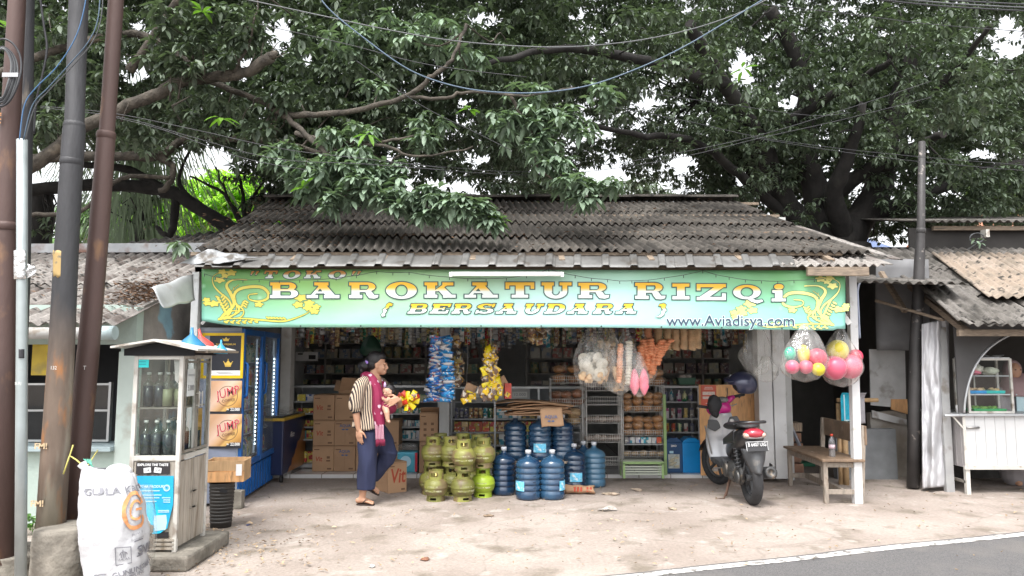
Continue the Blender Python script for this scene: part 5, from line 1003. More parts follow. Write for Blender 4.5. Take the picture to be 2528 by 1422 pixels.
def print_mat(i,c1,c2,c3=(.7,.7,.68),s_=14):
 def f(k):
  N,L,mix,ramp,nz=k['N'],k['L'],k['mix'],k['ramp'],k['noise'];v=N.new('ShaderNodeTexVoronoi');v.inputs['Scale'].default_value=s_;v.distance='CHEBYCHEV';L.new(k['mp'],v.inputs['Vector'])
  a=mix(c1,c2,ramp(v.outputs[0],.35,.38));n=nz(s_*2.2,2);return mix(a,c3,ramp(n.outputs[0],.63,.65))
 m=mat('pack_print_%s'%i,c1,.4,var=.15,vs=5,fn=f,rnd=.25);M_prod.append(m);return m
for i,(a,b_)in enumerate((((.45,.05,.05),(.6,.5,.1)),((.05,.12,.4),(.5,.5,.55)),((.5,.35,.05),(.5,.08,.04)),((.04,.22,.12),(.5,.5,.3)),((.45,.42,.38),(.3,.1,.1)),((.25,.1,.06),(.55,.4,.2)),((.35,.06,.2),(.5,.45,.5)),((.05,.3,.4),(.6,.6,.6)),((.3,.29,.28),(.12,.12,.2)),((.1,.1,.1),(.4,.3,.1)))):print_mat(i,a,b_)
pbt=thing('drink_bottle','drink bottle on a cooler shelf','bottle',(0,0,0),0,'bottles inside the blue cooler')
MB().lathe([(.001,0),(.03,0),(.033,.01),(.033,.12),(.028,.15),(.012,.18),(.012,.20)],n=10).build('body',M_prod[0],pbt);MB().lathe([(.014,.198),(.014,.216),(.001,.217)],n=8).build('cap',M_prod[1],pbt)
first=True;cm=ck.matrix_basis if False else Matrix.Translation(ck.location)@Matrix.Rotation(ck.rotation_euler.z,4,'Z')
for z in (.42,.68,.94,1.2,1.46):
 for j in range(17):
  y=.10+j*(LW-.2)/16;p=cm@Vector((-.11+random.uniform(-.01,.01),y,z));mm={M_prod[0].name:random.choice(M_prod),M_prod[1].name:random.choice(M_prod)}
  if first:pbt.location=p;first=False
  else:dup(pbt,p,random.uniform(0,6),mat_map=mm)
def adv(name,lab,cat,px0,px1,py0,py1,Y,m):
 a=W(px0,py0,Y);b_=W(px1,py1,Y);mb=MB();mb.box((0,0,0),(abs(b_.x-a.x),.006,abs(a.z-b_.z)));return tag(mb.build(name,m,None,loc=((a.x+b_.x)/2,Y,(a.z+b_.z)/2)),lab,cat),abs(b_.x-a.x),abs(a.z-b_.z)
mb=MB();mb.box((-.215,-.006,.91),(Dp-.02,.006,1.75));mb.build('end_panel',mat('panel_bluegrey',(.22,.25,.33),.5),ck)
sg,w,h=adv('advert_sign','black advert with a gold crown in a yellow frame above the coffee posters','sign',500,600,822,934,ya-.03,M_blk);fb=MB();M_yel=mat('frame_yellow',(.70,.46,.01),.4)
fb.box((0,-.005,h/2-.014),(w,.012,.028));fb.box((0,-.005,-h/2+.014),(w,.012,.028));fb.box((w/2-.014,-.005,0),(.028,.012,h-.056));fb.box((-w/2+.014,-.005,0),(.028,.012,h-.056));fb.build('frame',M_yel,sg)
M_gold=mat('print_gold',(.62,.42,.08),.5);text('SUPER PREMIUM',.026,M_gold,sg,(.03,-.006,.115),bold=.0005,sx=1.1)
cr=[(-.03,0),(.03,0),(.045,.04),(.022,.028),(.0,.06),(-.022,.028),(-.045,.04)];mb=MB();mb.prism([(a+.06,b_+-.105)for a,b_ in cr],-.007,-.004);mb.prism([(.03,-.115),(.09,-.115),(.09,-.108),(.03,-.108)],-.007,-.004);mb.ball((.06,-.006,-.04),.006,8,6);mb.ball((.015,-.006,-.062),.005,8,6);mb.ball((.105,-.006,-.062),.005,8,6);mb.prism([(a*.8+.03,b_*.7+.15)for a,b_ in cr],-.007,-.004);mb.build('crown_print',M_gold,sg)
mb=MB();mb.box((.03,-.006,-h/2+.055),(w-.12,.002,.05));mb.build('white_band',M_wt,sg);mb=MB();[mb.box((.02+.02*k,-.0085,-h/2+.062-.013*k),(.15,.001,.004))for k in range(2)];mb.build('print_line',MATS['ink_grey'],sg)
def jump_fn(k):
 N,L,mix,ramp=k['N'],k['L'],k['mix'],k['ramp'];sp=N.new('ShaderNodeSeparateXYZ');L.new(k['tc'].outputs['Object'],sp.inputs[0]);m_=N.new('ShaderNodeMath');m_.operation='MULTIPLY_ADD';m_.inputs[1].default_value=-.9;L.new(sp.outputs[2],m_.inputs[0]);L.new(sp.outputs[0],m_.inputs[2])
 r=N.new('ShaderNodeValToRGB');e=r.color_ramp.elements;mr=N.new('ShaderNodeMapRange');mr.inputs[1].default_value=-.2;mr.inputs[2].default_value=.25;L.new(m_.outputs[0],mr.inputs[0]);e[0].color=(.60,.36,.22,1);e[1].color=(.4,.2,.05,1);e[1].position=1
 for p_,c2 in ((.35,(.72,.52,.40)),(.55,(.62,.38,.20)),(.66,(.42,.22,.08)),(.72,(.66,.42,.14)),(.84,(.6,.34,.1))):x=e.new(p_);x.color=(*c2,1)
 L.new(mr.outputs[0],r.inputs[0]);return r.outputs[0]
M_jump=mat('coffee_print',(.6,.4,.2),.4,fn=jump_fn,var=.05);M_jr=mat('print_red',(.55,.03,.05),.4);M_br=mat('print_brown',(.16,.08,.05),.4)
for (y0,y1,lab)in ((940,1021,'upper JUMP COFFEE poster priced 22.000 under the yellow sign'),(1022,1107,'lower JUMP COFFEE poster priced 22.000 above the wooden crate')):
 o,w,h=adv('coffee_poster',lab,'poster',508,595,y0,y1,ya-.03,M_jump)
 text('JUMP',.125,M_wt,o,(.045,-.0045,.045),(PI/2,R(-16),0),bold=.002,sx=.85,shear=.15);text('JUMP',.125,M_jr,o,(.045,-.007,.045),(PI/2,R(-16),0),bold=0,sx=.85,shear=.15);text('COFFEE',.04,M_br,o,(.055,-.005,-.035),(PI/2,R(-8),0),bold=.0005,sx=1)
 flat(cring(.045,.01,.105,.105,.006,0,360,30),'ring_print',M_br,lambda x,z:Vector((x,-.0042,z)),o)
 mb=MB();mb.prism([(-.18,-h/2),(w/2,-h/2),(w/2,-h/2+.06),(w/2-.11,-h/2+.06),(w/2-.16,-h/2+.022),(-.18,-h/2+.022)],-.006,-.0035);mb.build('price_band',M_blk,o);text('22.000',.042,M_wt,o,(w/2-.06,-.008,-h/2+.042),bold=.0012,sx=.85);text('Rp',.02,M_wt,o,(w/2-.135,-.008,-h/2+.044),bold=.0008)
mb=MB();mb.box((0,0,.09),(.10,.10,.18));tag(mb.build('stone_block',M_conc,None,bevel=.008,loc=G(582,1258)+Vector((0,.06,0))),'short concrete block foot beside the cooler corner','block')
fz=thing('chest_freezer','navy chest freezer with an orange picture and a plastic covered top behind the cooler','freezer',(-2.78,9.12,0));Fy=1.0
def fz_fn(k):
 N,L,mix,ramp=k['N'],k['L'],k['mix'],k['ramp'];sp=N.new('ShaderNodeSeparateXYZ');L.new(k['tc'].outputs['Object'],sp.inputs[0]);m_=N.new('ShaderNodeMath');m_.operation='MULTIPLY_ADD';m_.inputs[1].default_value=-.75;L.new(sp.outputs[1],m_.inputs[0]);L.new(sp.outputs[2],m_.inputs[2]);n=k['noise'](9,4)
 m2=N.new('ShaderNodeMath');m2.operation='MULTIPLY_ADD';m2.inputs[1].default_value=.22;L.new(n.outputs[0],m2.inputs[0]);L.new(m_.outputs[0],m2.inputs[2]);return mix((.36,.15,.045),(.018,.028,.08),ramp(m2.outputs[0],.04,.06))
mb=MB();mb.bx((-.5,0,.09),(-.001,Fy,.74));mb.build('body',mat('freezer_print',(.02,.03,.08),.35,fn=fz_fn,var=.08),fz,bevel=.015)
mb=MB();mb.bx((-.51,-.01,.74),(.008,Fy+.01,.775));mb.build('rim',mat('rim_yellow',(.55,.36,.05),.5),fz,bevel=.006);mb=MB();mb.bx((-.47,.03,.775),(-.03,Fy-.03,.80));mb.build('glass_lid',mat('lid_dark',(.05,.055,.06),.2),fz,bevel=.006)
mb=MB();mb.grid(lambda a,b:Vector((-.5+.5*a+.02,b*1.0,.815+.06*noise.noise(Vector((a*3,b*4,1)))+.03*math.sin(b*6))),20,26);mb.build('plastic_cover',M_film,fz);text('Aice',.10,M_wt,fz,(.004,.35,.55),(PI/2,0,PI/2),bold=.001,shear=.3)
for y in (.06,Fy-.06):mb=MB();mb.lathe([(.001,-.015),(.04,-.015),(.04,.015),(.001,.015)],(-.03,y,.04),12,axis=(1,0,0));mb.box((-.03,y,.07),(.03,.05,.05));mb.build('caster',mat('dark_rubber',(.03,.03,.03),.7),fz)
M_card=mat('cardboard',(.40,.245,.145),.8,var=.1,vs=4,rnd=.12,dirt=((.34,.2,.12),.63,5));M_card2=mat('cardboard_edge',(.32,.19,.11),.85,rnd=.1);M_vit=mat('print_vitred',(.38,.06,.03),.7,var=.1);M_aq=mat('print_boxblue',(.07,.13,.28),.7,var=.1);M_cdk=mat('print_boxbrown',(.17,.09,.05),.7)
def carton(lab,p,w,d,h,kind='',rz=0,group=None,sc=1):
 t=thing('cardboard_box',lab,'box',p,rz,group);mb=MB();mb.box((0,d/2,h/2),(w,d,h));mb.build('body',M_card,t,bevel=.006)
 mb=MB();mb.box((0,-.001,h-.012),(w*.96,.003,.004));mb.box((w*-.3,-.001,h*.86),(w*.25,.002,.012));mb.box((w*.3,-.001,.035),(w*.2,.002,.02));mb.build('print_marks',M_cdk,t)
 if kind=='Vit':text('Vit',.085*sc,M_vit,t,(-w*.2,-.003,h*.48),bold=.0015,shear=.15,sx=.9);mb=MB();mb.box((w*.25,-.001,h*.55),(.04,.002,.03));mb.box((w*.25,-.001,h*.42),(.05,.002,.02));mb.build('print_text',M_cdk,t)
 if kind=='AQUA':text('AQUA',.05*sc,M_aq,t,(0,-.003,h*.78),bold=.001);flat([[(a*.05,b_*.012+h*.64)for a,b_ in ((-1,0),(-.5,.8),(0,0),(.5,.8),(1,0),(.5,-1),(0,-.2),(-.5,-1))]],'print_wave',M_aq,lambda x,z:Vector((x,-.003,z)),t);mb=MB();mb.box((0,-.0005,h*.3),(.003,.002,h*.5));mb.build('seam',M_card2,t)
 if kind=='marks':
  mb=MB();[mb.box(((i-.5)*w*.4,-.001,h*(.2+.2*j)),(w*.16,.002,h*.09))for i in range(2)for j in range(3)];mb.build('care_symbols',M_cdk,t)
 return t
Yb_=9.73;bw=53*S(Yb_);bh=.329;GBX='cardboard boxes stacked on the tiles'
nmz=('bottom','middle','top')
for c_,kk,col in ((0,3,'left'),(1,3,'second'),(2,2,'third'),(3,2,'fourth')):
 for r in range(kk):
  x=W(797+53.5*c_,1100,Yb_).x;kd='Vit' if c_ in (0,2)else ('AQUA' if (c_==1 and r<2)else '')
  carton(f'{nmz[r]} cardboard box of the {col} column beside the freezer'+(' printed Vit' if kd=='Vit' else ' printed AQUA' if kd else ''),(x+random.uniform(-.004,.004),Yb_+random.uniform(0,.02),.046+r*bh),bw-.006,.36,bh-.004,kd,random.uniform(-.02,.02),GBX)
t=thing('cardboard_box','opened cardboard box with raised flaps lying on the top of the box columns','box',(W(862,960,9.85).x,9.85,.046+3*bh));mb=MB();mb.box((0,.15,.03),(.28,.28,.05));mb.build('body',M_card,t)
for r,c2,d in ((.5,(.03,.02,.12),(.30,.01,.2)),(-.3,(-.12,.1,.10),(.2,.01,.14)),(.2,(.1,.25,.1),(.26,.01,.2))):mb=MB();mb.box(c2,d,(r,.1,r));mb.build('flap',M_card,t)
t=carton('tall narrow stack box with care symbols, standing right of the blue and red pack',(W(1058,1100,9.6).x,9.6,.046),.235,.3,.40,'marks');t2_=carton('upper care symbol box with open top right of the woman',(W(1058,1100,9.6).x,9.6,.45),.235,.3,.36,'marks')
mb=MB();mb.box((0,.1,.39),(.24,.01,.09),(.9,0,.1));mb.build('flap',M_card,t2_)
p=G(958,1219);t=carton('box with large red Vit lettering standing on the concrete beside the woman',(p.x+.115*math.cos(R(35)),p.y+.115*math.sin(R(35)),0),.23,.33,.34,'',R(35));
text('Vit',.22,M_vit,t,(0,-.004,.18),bold=.004,sx=.72,shear=.1)
t=thing('nappy_pack','light blue and red printed pack standing behind the Vit box','pack',(W(1005,1150,9.65).x,9.65,.046));mb=MB();mb.box((0,.1,.13),(.26,.2,.26));mb.build('body',mat('pack_blue',(.08,.38,.52),.35,var=.2,vs=9),t,bevel=.02);mb=MB();mb.box((.115,-.003,.13),(.03,.004,.24));mb.build('red_band',M_jr,t);mb=MB();mb.prism(arc(-.02,.14,.07,.07,.07,.07,0,359,20),-.006,-.001);mb.build('round_print',M_pb,t)
mb=MB();mb.box((0,0,0),(.25,.19,.08));tag(mb.build('plastic_pack',M_film,None,bevel=.02,loc=(W(1005,1150,9.65).x,9.75,.36)),'clear wrapped pack lying on the light blue pack','pack')
def voxel(mb,name,m,parent,vs=.006,sm=4,dec=None):
 o=mb.build('tmp',m,None);md=o.modifiers.new('r','REMESH');md.mode='VOXEL';md.voxel_size=vs;md.use_smooth_shade=True
 s_=o.modifiers.new('s','SMOOTH');s_.iterations=sm;s_.factor=.5
 bpy.context.view_layer.update();me=bpy.data.meshes.new_from_object(o.evaluated_get(bpy.context.evaluated_depsgraph_get()));bpy.data.objects.remove(o)
 me.name=name;me.materials.clear();me.materials.append(m);q=bpy.data.objects.new(name,me);COL.objects.link(q);q.parent=parent
 me.polygons.foreach_set('use_smooth',[True]*len(me.polygons));return q
def caps(mb,pts,rs,n=14):
 mb.tube(pts,rs,n)
 for p,r in zip(pts,rs):mb.ball(p,r if not hasattr(r,'__len__')else (r[0],r[1],min(r)),n,8)
M_skin=mat('skin',(.46,.255,.165),.5,var=.08,vs=6,spec=.4);M_skinb=mat('skin_baby',(.50,.29,.20),.5,var=.06,vs=8);M_hair=mat('hair',(.012,.01,.011),.45,var=.2,vs=30,bump=.5,bs=60,scale=(1,1,3))
M_trous=mat('navy_cloth',(.015,.020,.055),.85,var=.18,vs=5,bump=.8,bs=7,scale=(1.5,1.5,.5))
wr_=G(902,1243);wm=thing('person','woman in a striped shirt and navy trousers carrying a baby in a maroon sling','person',wr_);Yw=wr_.y
def w_(px,py,dy=0):return W(px,py,Yw)-wr_+Vector((0,dy,0))
k_=S(Yw)
def hand(mb,wrist,d,up,side,L_=.165,curl=.25,splay=.12,thumb=1):
 """d: direction of fingers, up: back-of-hand normal, side: thumb side"""
 d=Vector(d).normalized();up=Vector(up).normalized();side=Vector(side).normalized();c=Vector(wrist)
 for i in range(4):
  b=c+d*.01+side*(.028-.018*i)*.5;e=c+d*(.085-.004*abs(i-1))+side*(.030-.020*i);caps(mb,[b,(b+e)/2,e],[.015,.0155,.012],8)
  ln=(.066,.076,.070,.056)[i];a=e;dd=(d+side*(splay*(1.2-i)*.5)).normalized();r=.0088
  for j,f in enumerate((.45,.3,.25)):dd=(dd-up*curl*(1+.3*j)).normalized();b2=a+dd*ln*f;caps(mb,[a,b2],[r,r*.92],8);a=b2;r*=.92
 b=c+d*.025+side*.025;e=b+(d*.5+side*.8-up*.2).normalized()*.035;f=e+(d*.85+side*.35-up*.3).normalized()*.03;g_=f+(d*.95+side*.05-up*.35).normalized()*.024
 caps(mb,[b,e,f,g_],[.014,.0115,.0095,.0085],8)
mb=MB()
mb.ball(w_(930,892,.0),(.088,.074,.098),20,14);mb.ball(w_(939,908),(.062,.060,.070),16,10);mb.ball(w_(945,918),(.040,.036,.034),12,8);mb.ball(w_(947.5,921.5),(.018,.020,.016),10,6)
mb.ball(w_(951,898),(.022,.045,.012),10,6);caps(mb,[w_(953.2,899),w_(955.6,905),w_(957.3,909.0),w_(954.5,910.5)],[.008,.009,.0095,.010],8);mb.ball(w_(955.2,909.8,-.009),.007,8,6);mb.ball(w_(955.2,909.8,.009),.007,8,6)
mb.ball(w_(952.2,914.6),(.010,.018,.0055),10,6);mb.ball(w_(951.4,917.2),(.009,.016,.006),10,6)
for s_ in (-1,1):mb.ball(w_(933.5,904.5,s_*.072),(.014,.008,.026),10,8);mb.ball(w_(946,908,s_*.036),(.026,.018,.022),10,6)
caps(mb,[w_(929,908,.0),w_(925,922),w_(919,934)],[.050,.048,.055]);caps(mb,[w_(919,940),w_(914,985),w_(915,1030),w_(917,1062)],[(.10,.10),(.11,.12),(.10,.115),(.12,.135)],18)
caps(mb,[w_(920,938,-.03),w_(903,944,-.155)],[.06,.055]);caps(mb,[w_(920,938,.03),w_(930,944,.17)],[.06,.055])
caps(mb,[w_(901,946,-.165),w_(893,980,-.185),w_(888,1010,-.19),w_(889,1022,-.19),w_(891,1038,-.185),w_(893.5,1056,-.18)],[.050,.045,.036,.036,.031,.024])
hand(mb,w_(893.8,1055,-.18),(.12,-.0,-1),(-.45,-.9,0),(.9,-.45,-.0),curl=.13,splay=.04)
caps(mb,[w_(930,946,.18),w_(948,978,.26),w_(966,1006,.25),w_(985,1000,.05),w_(991,985,-.15)],[.048,.042,.036,.031,.024])
hand(mb,w_(990.5,982,-.165),(-1,-.22,-.45),(.15,-.97,.1),(-.3,-.1,1),curl=-.06)
caps(mb,[w_(912,1072,-.07),w_(911,1135,-.09),w_(903,1170,-.09),w_(899,1222,-.09)],[.085,.055,.055,.033]);caps(mb,[w_(930,1072,.08),w_(958,1122,.08),w_(932,1165,.10),w_(905,1195,.09)],[.08,.055,.05,.033])
def foot(mb,heel,toe,w=.036,dy=0,near=True):
 h,t_=Vector(heel),Vector(toe);d=(t_-h);u=d.normalized();sd=Vector((0,1,0));nz_=u.cross(sd);nz_=-nz_ if nz_.z<0 else nz_
 caps(mb,[h+nz_*.03,h+d*.35+nz_*.038,h+d*.62+nz_*.026,h+d*.78+nz_*.018],[.028,(.033,.030),(.040,.022),(.042,.016)],12)
 for i in range(5):b=h+d*.76+sd*(-.03+.015*i)+nz_*.014;e=h+d*(1.0-.035*abs(i-1 if near else i-3))+sd*(-.033+.0165*i)+nz_*.010;caps(mb,[b,e],[.010,.0115 if i==(0 if near else 4)else .0085],8)
f1=(w_(888,1238.5,-.09),w_(927,1239.5,-.10));f2=(w_(893,1203,.09),w_(931,1223,.09));foot(mb,*f1);foot(mb,*f2)
mb.tube([w_(899,1222,-.09),f1[0]+Vector((.035,0,.045))],[.033,.034],12);mb.tube([w_(905,1195,.09),f2[0]+Vector((.03,0,.03))],[.033,.034],12)
body=voxel(mb,'body',M_skin,wm,.0055,3)
mb=MB()
for s_ in (-1,):mb.ball(w_(950.5,903.2,s_*.033),(.008,.0035,.0042),8,6);mb.tube([w_(947,899.2,-.040),w_(950.5,898.2,-.036),w_(953,899,-.026)],.0028,5)
mb.build('eye',M_hair,wm);mb=MB();mb.ball(w_(952.8,915.8,-.004),(.008,.016,.0045),8,6);mb.build('lips',mat('lips',(.32,.10,.08),.4),wm)
mb=MB();mb.ball(w_(926.5,887.5),(.094,.082,.093),22,14);mb.ball(w_(921,898),(.066,.079,.075),16,10);mb.ball(w_(899,903,.0),(.062,.055,.058),14,10,.3,2);mb.ball(w_(909,896),(.06,.05,.05),12,8);mb.ball(w_(893,915),(.03,.03,.04),10,8,.4,5);mb.ball(w_(941,880),(.055,.066,.045),12,8)
hair=voxel(mb,'hair',M_hair,wm,.006,2);mb=MB();mb.ball(w_(909,895,-.06),(.012,.008,.016),8,6);mb.ball(w_(906,892,-.06),(.008,.008,.012),8,6);mb.build('hair_clip',mat('lilac',(.32,.2,.6),.4),wm)
def stripe_fn(k):
 N,L,mix,ramp=k['N'],k['L'],k['mix'],k['ramp'];sp=N.new('ShaderNodeSeparateXYZ');n=k['noise'](5,2);ad=N.new('ShaderNodeVectorMath');ad.operation='MULTIPLY_ADD';ad.inputs[1].default_value=(.03,.03,0);L.new(n.outputs[1],ad.inputs[0]);L.new(k['mp'],ad.inputs[2]);L.new(ad.outputs[0],sp.inputs[0])
 a=N.new('ShaderNodeMath');a.operation='MULTIPLY_ADD';a.inputs[1].default_value=.8;L.new(sp.outputs[1],a.inputs[0]);L.new(sp.outputs[0],a.inputs[2]);b=N.new('ShaderNodeMath');b.operation='MULTIPLY_ADD';b.inputs[1].default_value=.10;L.new(sp.outputs[2],b.inputs[0]);L.new(a.outputs[0],b.inputs[2])
 s_=N.new('ShaderNodeMath');s_.operation='MULTIPLY';s_.inputs[1].default_value=2*PI/.027;L.new(b.outputs[0],s_.inputs[0]);c=N.new('ShaderNodeMath');c.operation='SINE';L.new(s_.outputs[0],c.inputs[0]);m_=N.new('ShaderNodeMapRange');m_.inputs[1].default_value=-1;L.new(c.outputs[0],m_.inputs[0])
 return mix((.50,.40,.30),(.028,.018,.02),ramp(m_.outputs[0],.46,.54))
M_shirt=mat('striped_cloth',(.5,.4,.3),.85,var=.08,fn=stripe_fn,bump=.5,bs=10)
mb=MB();rings=[(922,932,13,.075),(917,940,22,.15),(913,950,30,.185),(912,975,34,.185),(911,1005,35,.175),(910,1035,36,.18),(909,1056,37.5,.185)]
def shf(u,v):
 t_=v*(len(rings)-1);i=min(int(t_),len(rings)-2);f=t_-i;a,b_=rings[i],rings[i+1];c=[a[j]+(b_[j]-a[j])*f for j in range(4)];an=2*PI*u;wv=1+(.03*math.sin(an*7+v*3)+.02*math.sin(an*13))*v+.03*noise.noise(Vector((math.cos(an)*2,math.sin(an)*2,v*5)))
 return w_(c[0],c[1])+Vector((c[2]*k_*math.cos(an)*wv,c[3]*math.sin(an)*wv-.0,(-.012*math.sin(an*3)*v)))
mb.grid(shf,48,26);mb.build('shirt',M_shirt,wm,solid=.004)
for s_,path,rr in ((-1,[w_(908,942,-.10),w_(899,950,-.165),w_(893,970,-.185),w_(888,990,-.19),w_(888,1004,-.19),w_(890,1011,-.188),w_(890.5,1015,-.188)],[.065,.070,.070,.074,.068,.048,.044]),(1,[w_(925,942,.10),w_(933,950,.18),w_(944,970,.24),w_(955,990,.26),w_(962,1000,.25)],[.06,.07,.068,.068,.05])):
 mb=MB();mb.tube([Vector(x)for x in smooth_path(path,3)],list(np.interp(np.linspace(0,len(rr)-1,(len(rr)-1)*3+1),range(len(rr)),rr)),18,caps=False);mb.build('sleeve',M_shirt,wm,solid=.004)
mb=MB();mb.tube([w_(889.6,1010,-.189),w_(890.6,1015,-.188)],.047,14,caps=False);mb.build('cuff',M_hair,wm,solid=.004)
mb=MB();caps(mb,[w_(917,1050),w_(918,1066)],[(.135,.145),(.15,.155)],18)
mb.tube([w_(914,1066,-.06),w_(912,1100,-.08),w_(911.5,1140,-.09),w_(909,1175,-.09),w_(908,1204,-.09)],[.115,.104,.098,.096,.094],18)
caps(mb,[w_(928,1072,.06),w_(943,1096,.08),w_(957,1121,.08)],[.12,.115,.082],16);mb.tube([w_(958,1112,.08),w_(948,1138,.10),w_(932,1160,.11),w_(914,1182,.11)],[.095,.092,.082,.076],16)
tr_=voxel(mb,'trousers',M_trous,wm,.0075,5)
for v in tr_.data.vertices:
 p=v.co;v.co=p+Vector((1,0,0))*.012*noise.noise(Vector((p.x*9,p.y*9,p.z*5)))+Vector((0,1,0))*.022*noise.noise(Vector((p.x*14+5,p.y*5,p.z*3.5)))
def mar_fn(k):
 N,L,mix,ramp=k['N'],k['L'],k['mix'],k['ramp'];v=N.new('ShaderNodeTexVoronoi');v.inputs['Scale'].default_value=12;v.inputs['Randomness'].default_value=1;L.new(k['mp'],v.inputs['Vector']);n=k['noise'](26,3);a=N.new('ShaderNodeMath');a.operation='MULTIPLY_ADD';a.inputs[1].default_value=.55;L.new(n.outputs[0],a.inputs[0]);L.new(v.outputs[0],a.inputs[2])
 return mix((.60,.42,.50),(.21,.008,.05),ramp(a.outputs[0],.50,.53))
M_mar=mat('maroon_batik',(.25,.01,.06),.7,var=.15,vs=6,fn=mar_fn,bump=.5,bs=14)
def band(mb,pts,wd,nv=10):
 P=smooth_path([w_(*p)for p in pts],4);Wd=np.interp(np.linspace(0,len(wd)-1,len(P)),range(len(wd)),wd)*k_;n=len(P)
 def f(a,b):
  t_=a*(n-1);i=min(int(t_),n-2);q=Vector(P[i]).lerp(Vector(P[i+1]),t_-i);w2=Wd[i];tn=(Vector(P[min(i+1,n-1)])-Vector(P[max(i-1,0)])).normalized();sd=tn.cross(Vector((0,-1,.0))).normalized();x=(b-.5)*2
  return q+sd*w2*x+Vector((0,.05*x*x+.006*math.sin(x*9+a*3),0))
 mb.grid(f,(n-1)*2,nv)
mb=MB();band(mb,[(893,934,-.02),(903,928,-.09),(916,930,-.14),(928,941,-.19),(937,960,-.205),(940,985,-.215),(940,1010,-.215),(943,1032,-.21),(945,1046,-.21)],[8,10,11,11,12,13,14,13,12]);band(mb,[(928,934,.02),(945,955,-.02),(962,978,-.10),(975,998,-.14)],[8,9,12,10])
mb.build('sling_band',M_mar,wm,solid=.005)
mb=MB();mb.ball(w_(959,1000,-.05),(.105,.15,.095),24,16,.12,4,rot=(0,.45,0));mb.ball(w_(946,985,-.06),(.07,.12,.10),18,12,.1,5);voxel(mb,'sling_pouch',M_mar,wm,.007,3)
def fr_fn(k):
 N,L,mix,ramp=k['N'],k['L'],k['mix'],k['ramp'];sp=N.new('ShaderNodeSeparateXYZ');L.new(k['mp'],sp.inputs[0]);s_=N.new('ShaderNodeMath');s_.operation='MULTIPLY';s_.inputs[1].default_value=2*PI/.0095;L.new(sp.outputs[0],s_.inputs[0]);c=N.new('ShaderNodeMath');c.operation='SINE';L.new(s_.outputs[0],c.inputs[0]);m_=N.new('ShaderNodeMapRange');m_.inputs[1].default_value=-1;L.new(c.outputs[0],m_.inputs[0])
 return mix((.22,.01,.06),(.55,.38,.44),ramp(m_.outputs[0],.52,.6))
mb=MB();mb.grid(lambda a,b:w_(934.5+21*a+1.5*b,1044+36*b,-.208+.006*math.sin(a*17+b*3)),20,10);mb.build('sling_fringe',mat('fringe_striped',(.3,.1,.1),.8,fn=fr_fn,var=.05),wm,solid=.003)
mb=MB();[mb.tube([w_(936+21*i/13+1,1079,-.208),w_(937+21*i/13+random.uniform(-1,1),1095+random.uniform(-3,2),-.205)],.0042,5)for i in range(14)];mb.build('tassels',mat('maroon_plain',(.17,.008,.04),.8),wm)
M_sand=mat('sandal_dark',(.035,.022,.018),.6)
for h,t_ in (f1,f2):
 mb=MB();d=(t_-h);u=d.normalized();nn=Vector((-u.z,0,u.x));pl=[(-.012,.026),(.03,.032),(.1,.032),(.15,.042),(.19,.036),(.2,.015)]
 top_=[h+u*a*(d.length/.19)+Vector((0,w,0))-nn*.001 for a,w in pl]+[h+u*a*(d.length/.19)+Vector((0,-w,0))-nn*.001 for a,w in pl[::-1]];n=len(top_)
 mb.add(top_+[p-nn*.014 for p in top_],[list(range(n)),[n+i for i in range(n)][::-1]]+[(i,(i+1)%n,n+(i+1)%n,n+i)for i in range(n)]);sd=mb.build('sandal',M_sand,wm)
 mb=MB();c=h+u*d.length*.76+nn*.030
 for s_ in (-1,1):mb.tube([c+Vector((0,s_*.006,-.0)),h+u*d.length*.52+Vector((0,s_*.036,0))+nn*.046,h+u*d.length*.35+Vector((0,s_*.038,0))+nn*.012],.006,6)
 mb.build('strap',M_sand,sd)
bc=w_(962,985,-.10)+wr_;bb=thing('person','baby lying in the maroon sling against the woman, black haired with bare arm and leg','person',bc)
def b2(px,py,dy=0):return W(px,py,Yw)+Vector((0,dy,0))-bc
mb=MB();mb.ball(b2(962,966,-.10),(.060,.058,.065),16,12);mb.ball(b2(957,973,-.115),(.036,.034,.034),12,8);mb.ball(b2(955,971,-.155),.009,8,6);mb.ball(b2(960,1000,-.06),(.08,.08,.09),14,10);mb.ball(b2(970,970,-.155),(.009,.006,.013),8,6)
caps(mb,[b2(966,984,-.17),b2(961,987,-.20),b2(955,982,-.215)],[.026,.020,.016]);[caps(mb,[b2(955,982,-.215),b2(951.5+i*.8,977.5+i*2.4,-.215)],[.009,.0055],6)for i in range(4)];caps(mb,[b2(955,981,-.215),b2(955,977,-.225)],[.008,.006],6)
caps(mb,[b2(958,1002,-.17),b2(963,1016,-.20),b2(965.5,1032,-.205)],[.036,.030,.021]);caps(mb,[b2(965,1034,-.205),b2(969,1037,-.212)],[.017,.015]);[caps(mb,[b2(968,1036.5,-.20-.006*i),b2(970.5,1036,-.20-.006*i)],[.006,.005],6)for i in range(5)]
voxel(mb,'body',M_skinb,bb,.0048,2)
mb=MB();mb.ball(b2(965,961,-.09),(.062,.06,.058),14,10,.15,3);mb.ball(b2(972,966,-.08),(.04,.055,.05),12,8,.2,4);mb.build('hair',M_hair,bb);mb=MB();mb.lathe([(.016,-.02),(.012,.01),(.003,.035)],b2(955.5,950,-.13),10);mb.build('hair_bow',mat('pale_lilac',(.55,.42,.65),.5),bb)
mb=MB();mb.ball(b2(953.5,967,-.152),(.004,.003,.003),6,5);mb.ball(b2(960,966.5,-.163),(.005,.003,.003),6,5);mb.build('eyes',M_hair,bb)
M_gas=mat('gas_green',(.19,.19,.045),.5,var=.25,vs=6,bump=.3,dirt=((.155,.115,.055),.47,8),rnd=.25);M_gasL=mat('gas_lime',(.28,.38,.03),.4,var=.12,vs=5,dirt=((.28,.32,.06),.62,9))
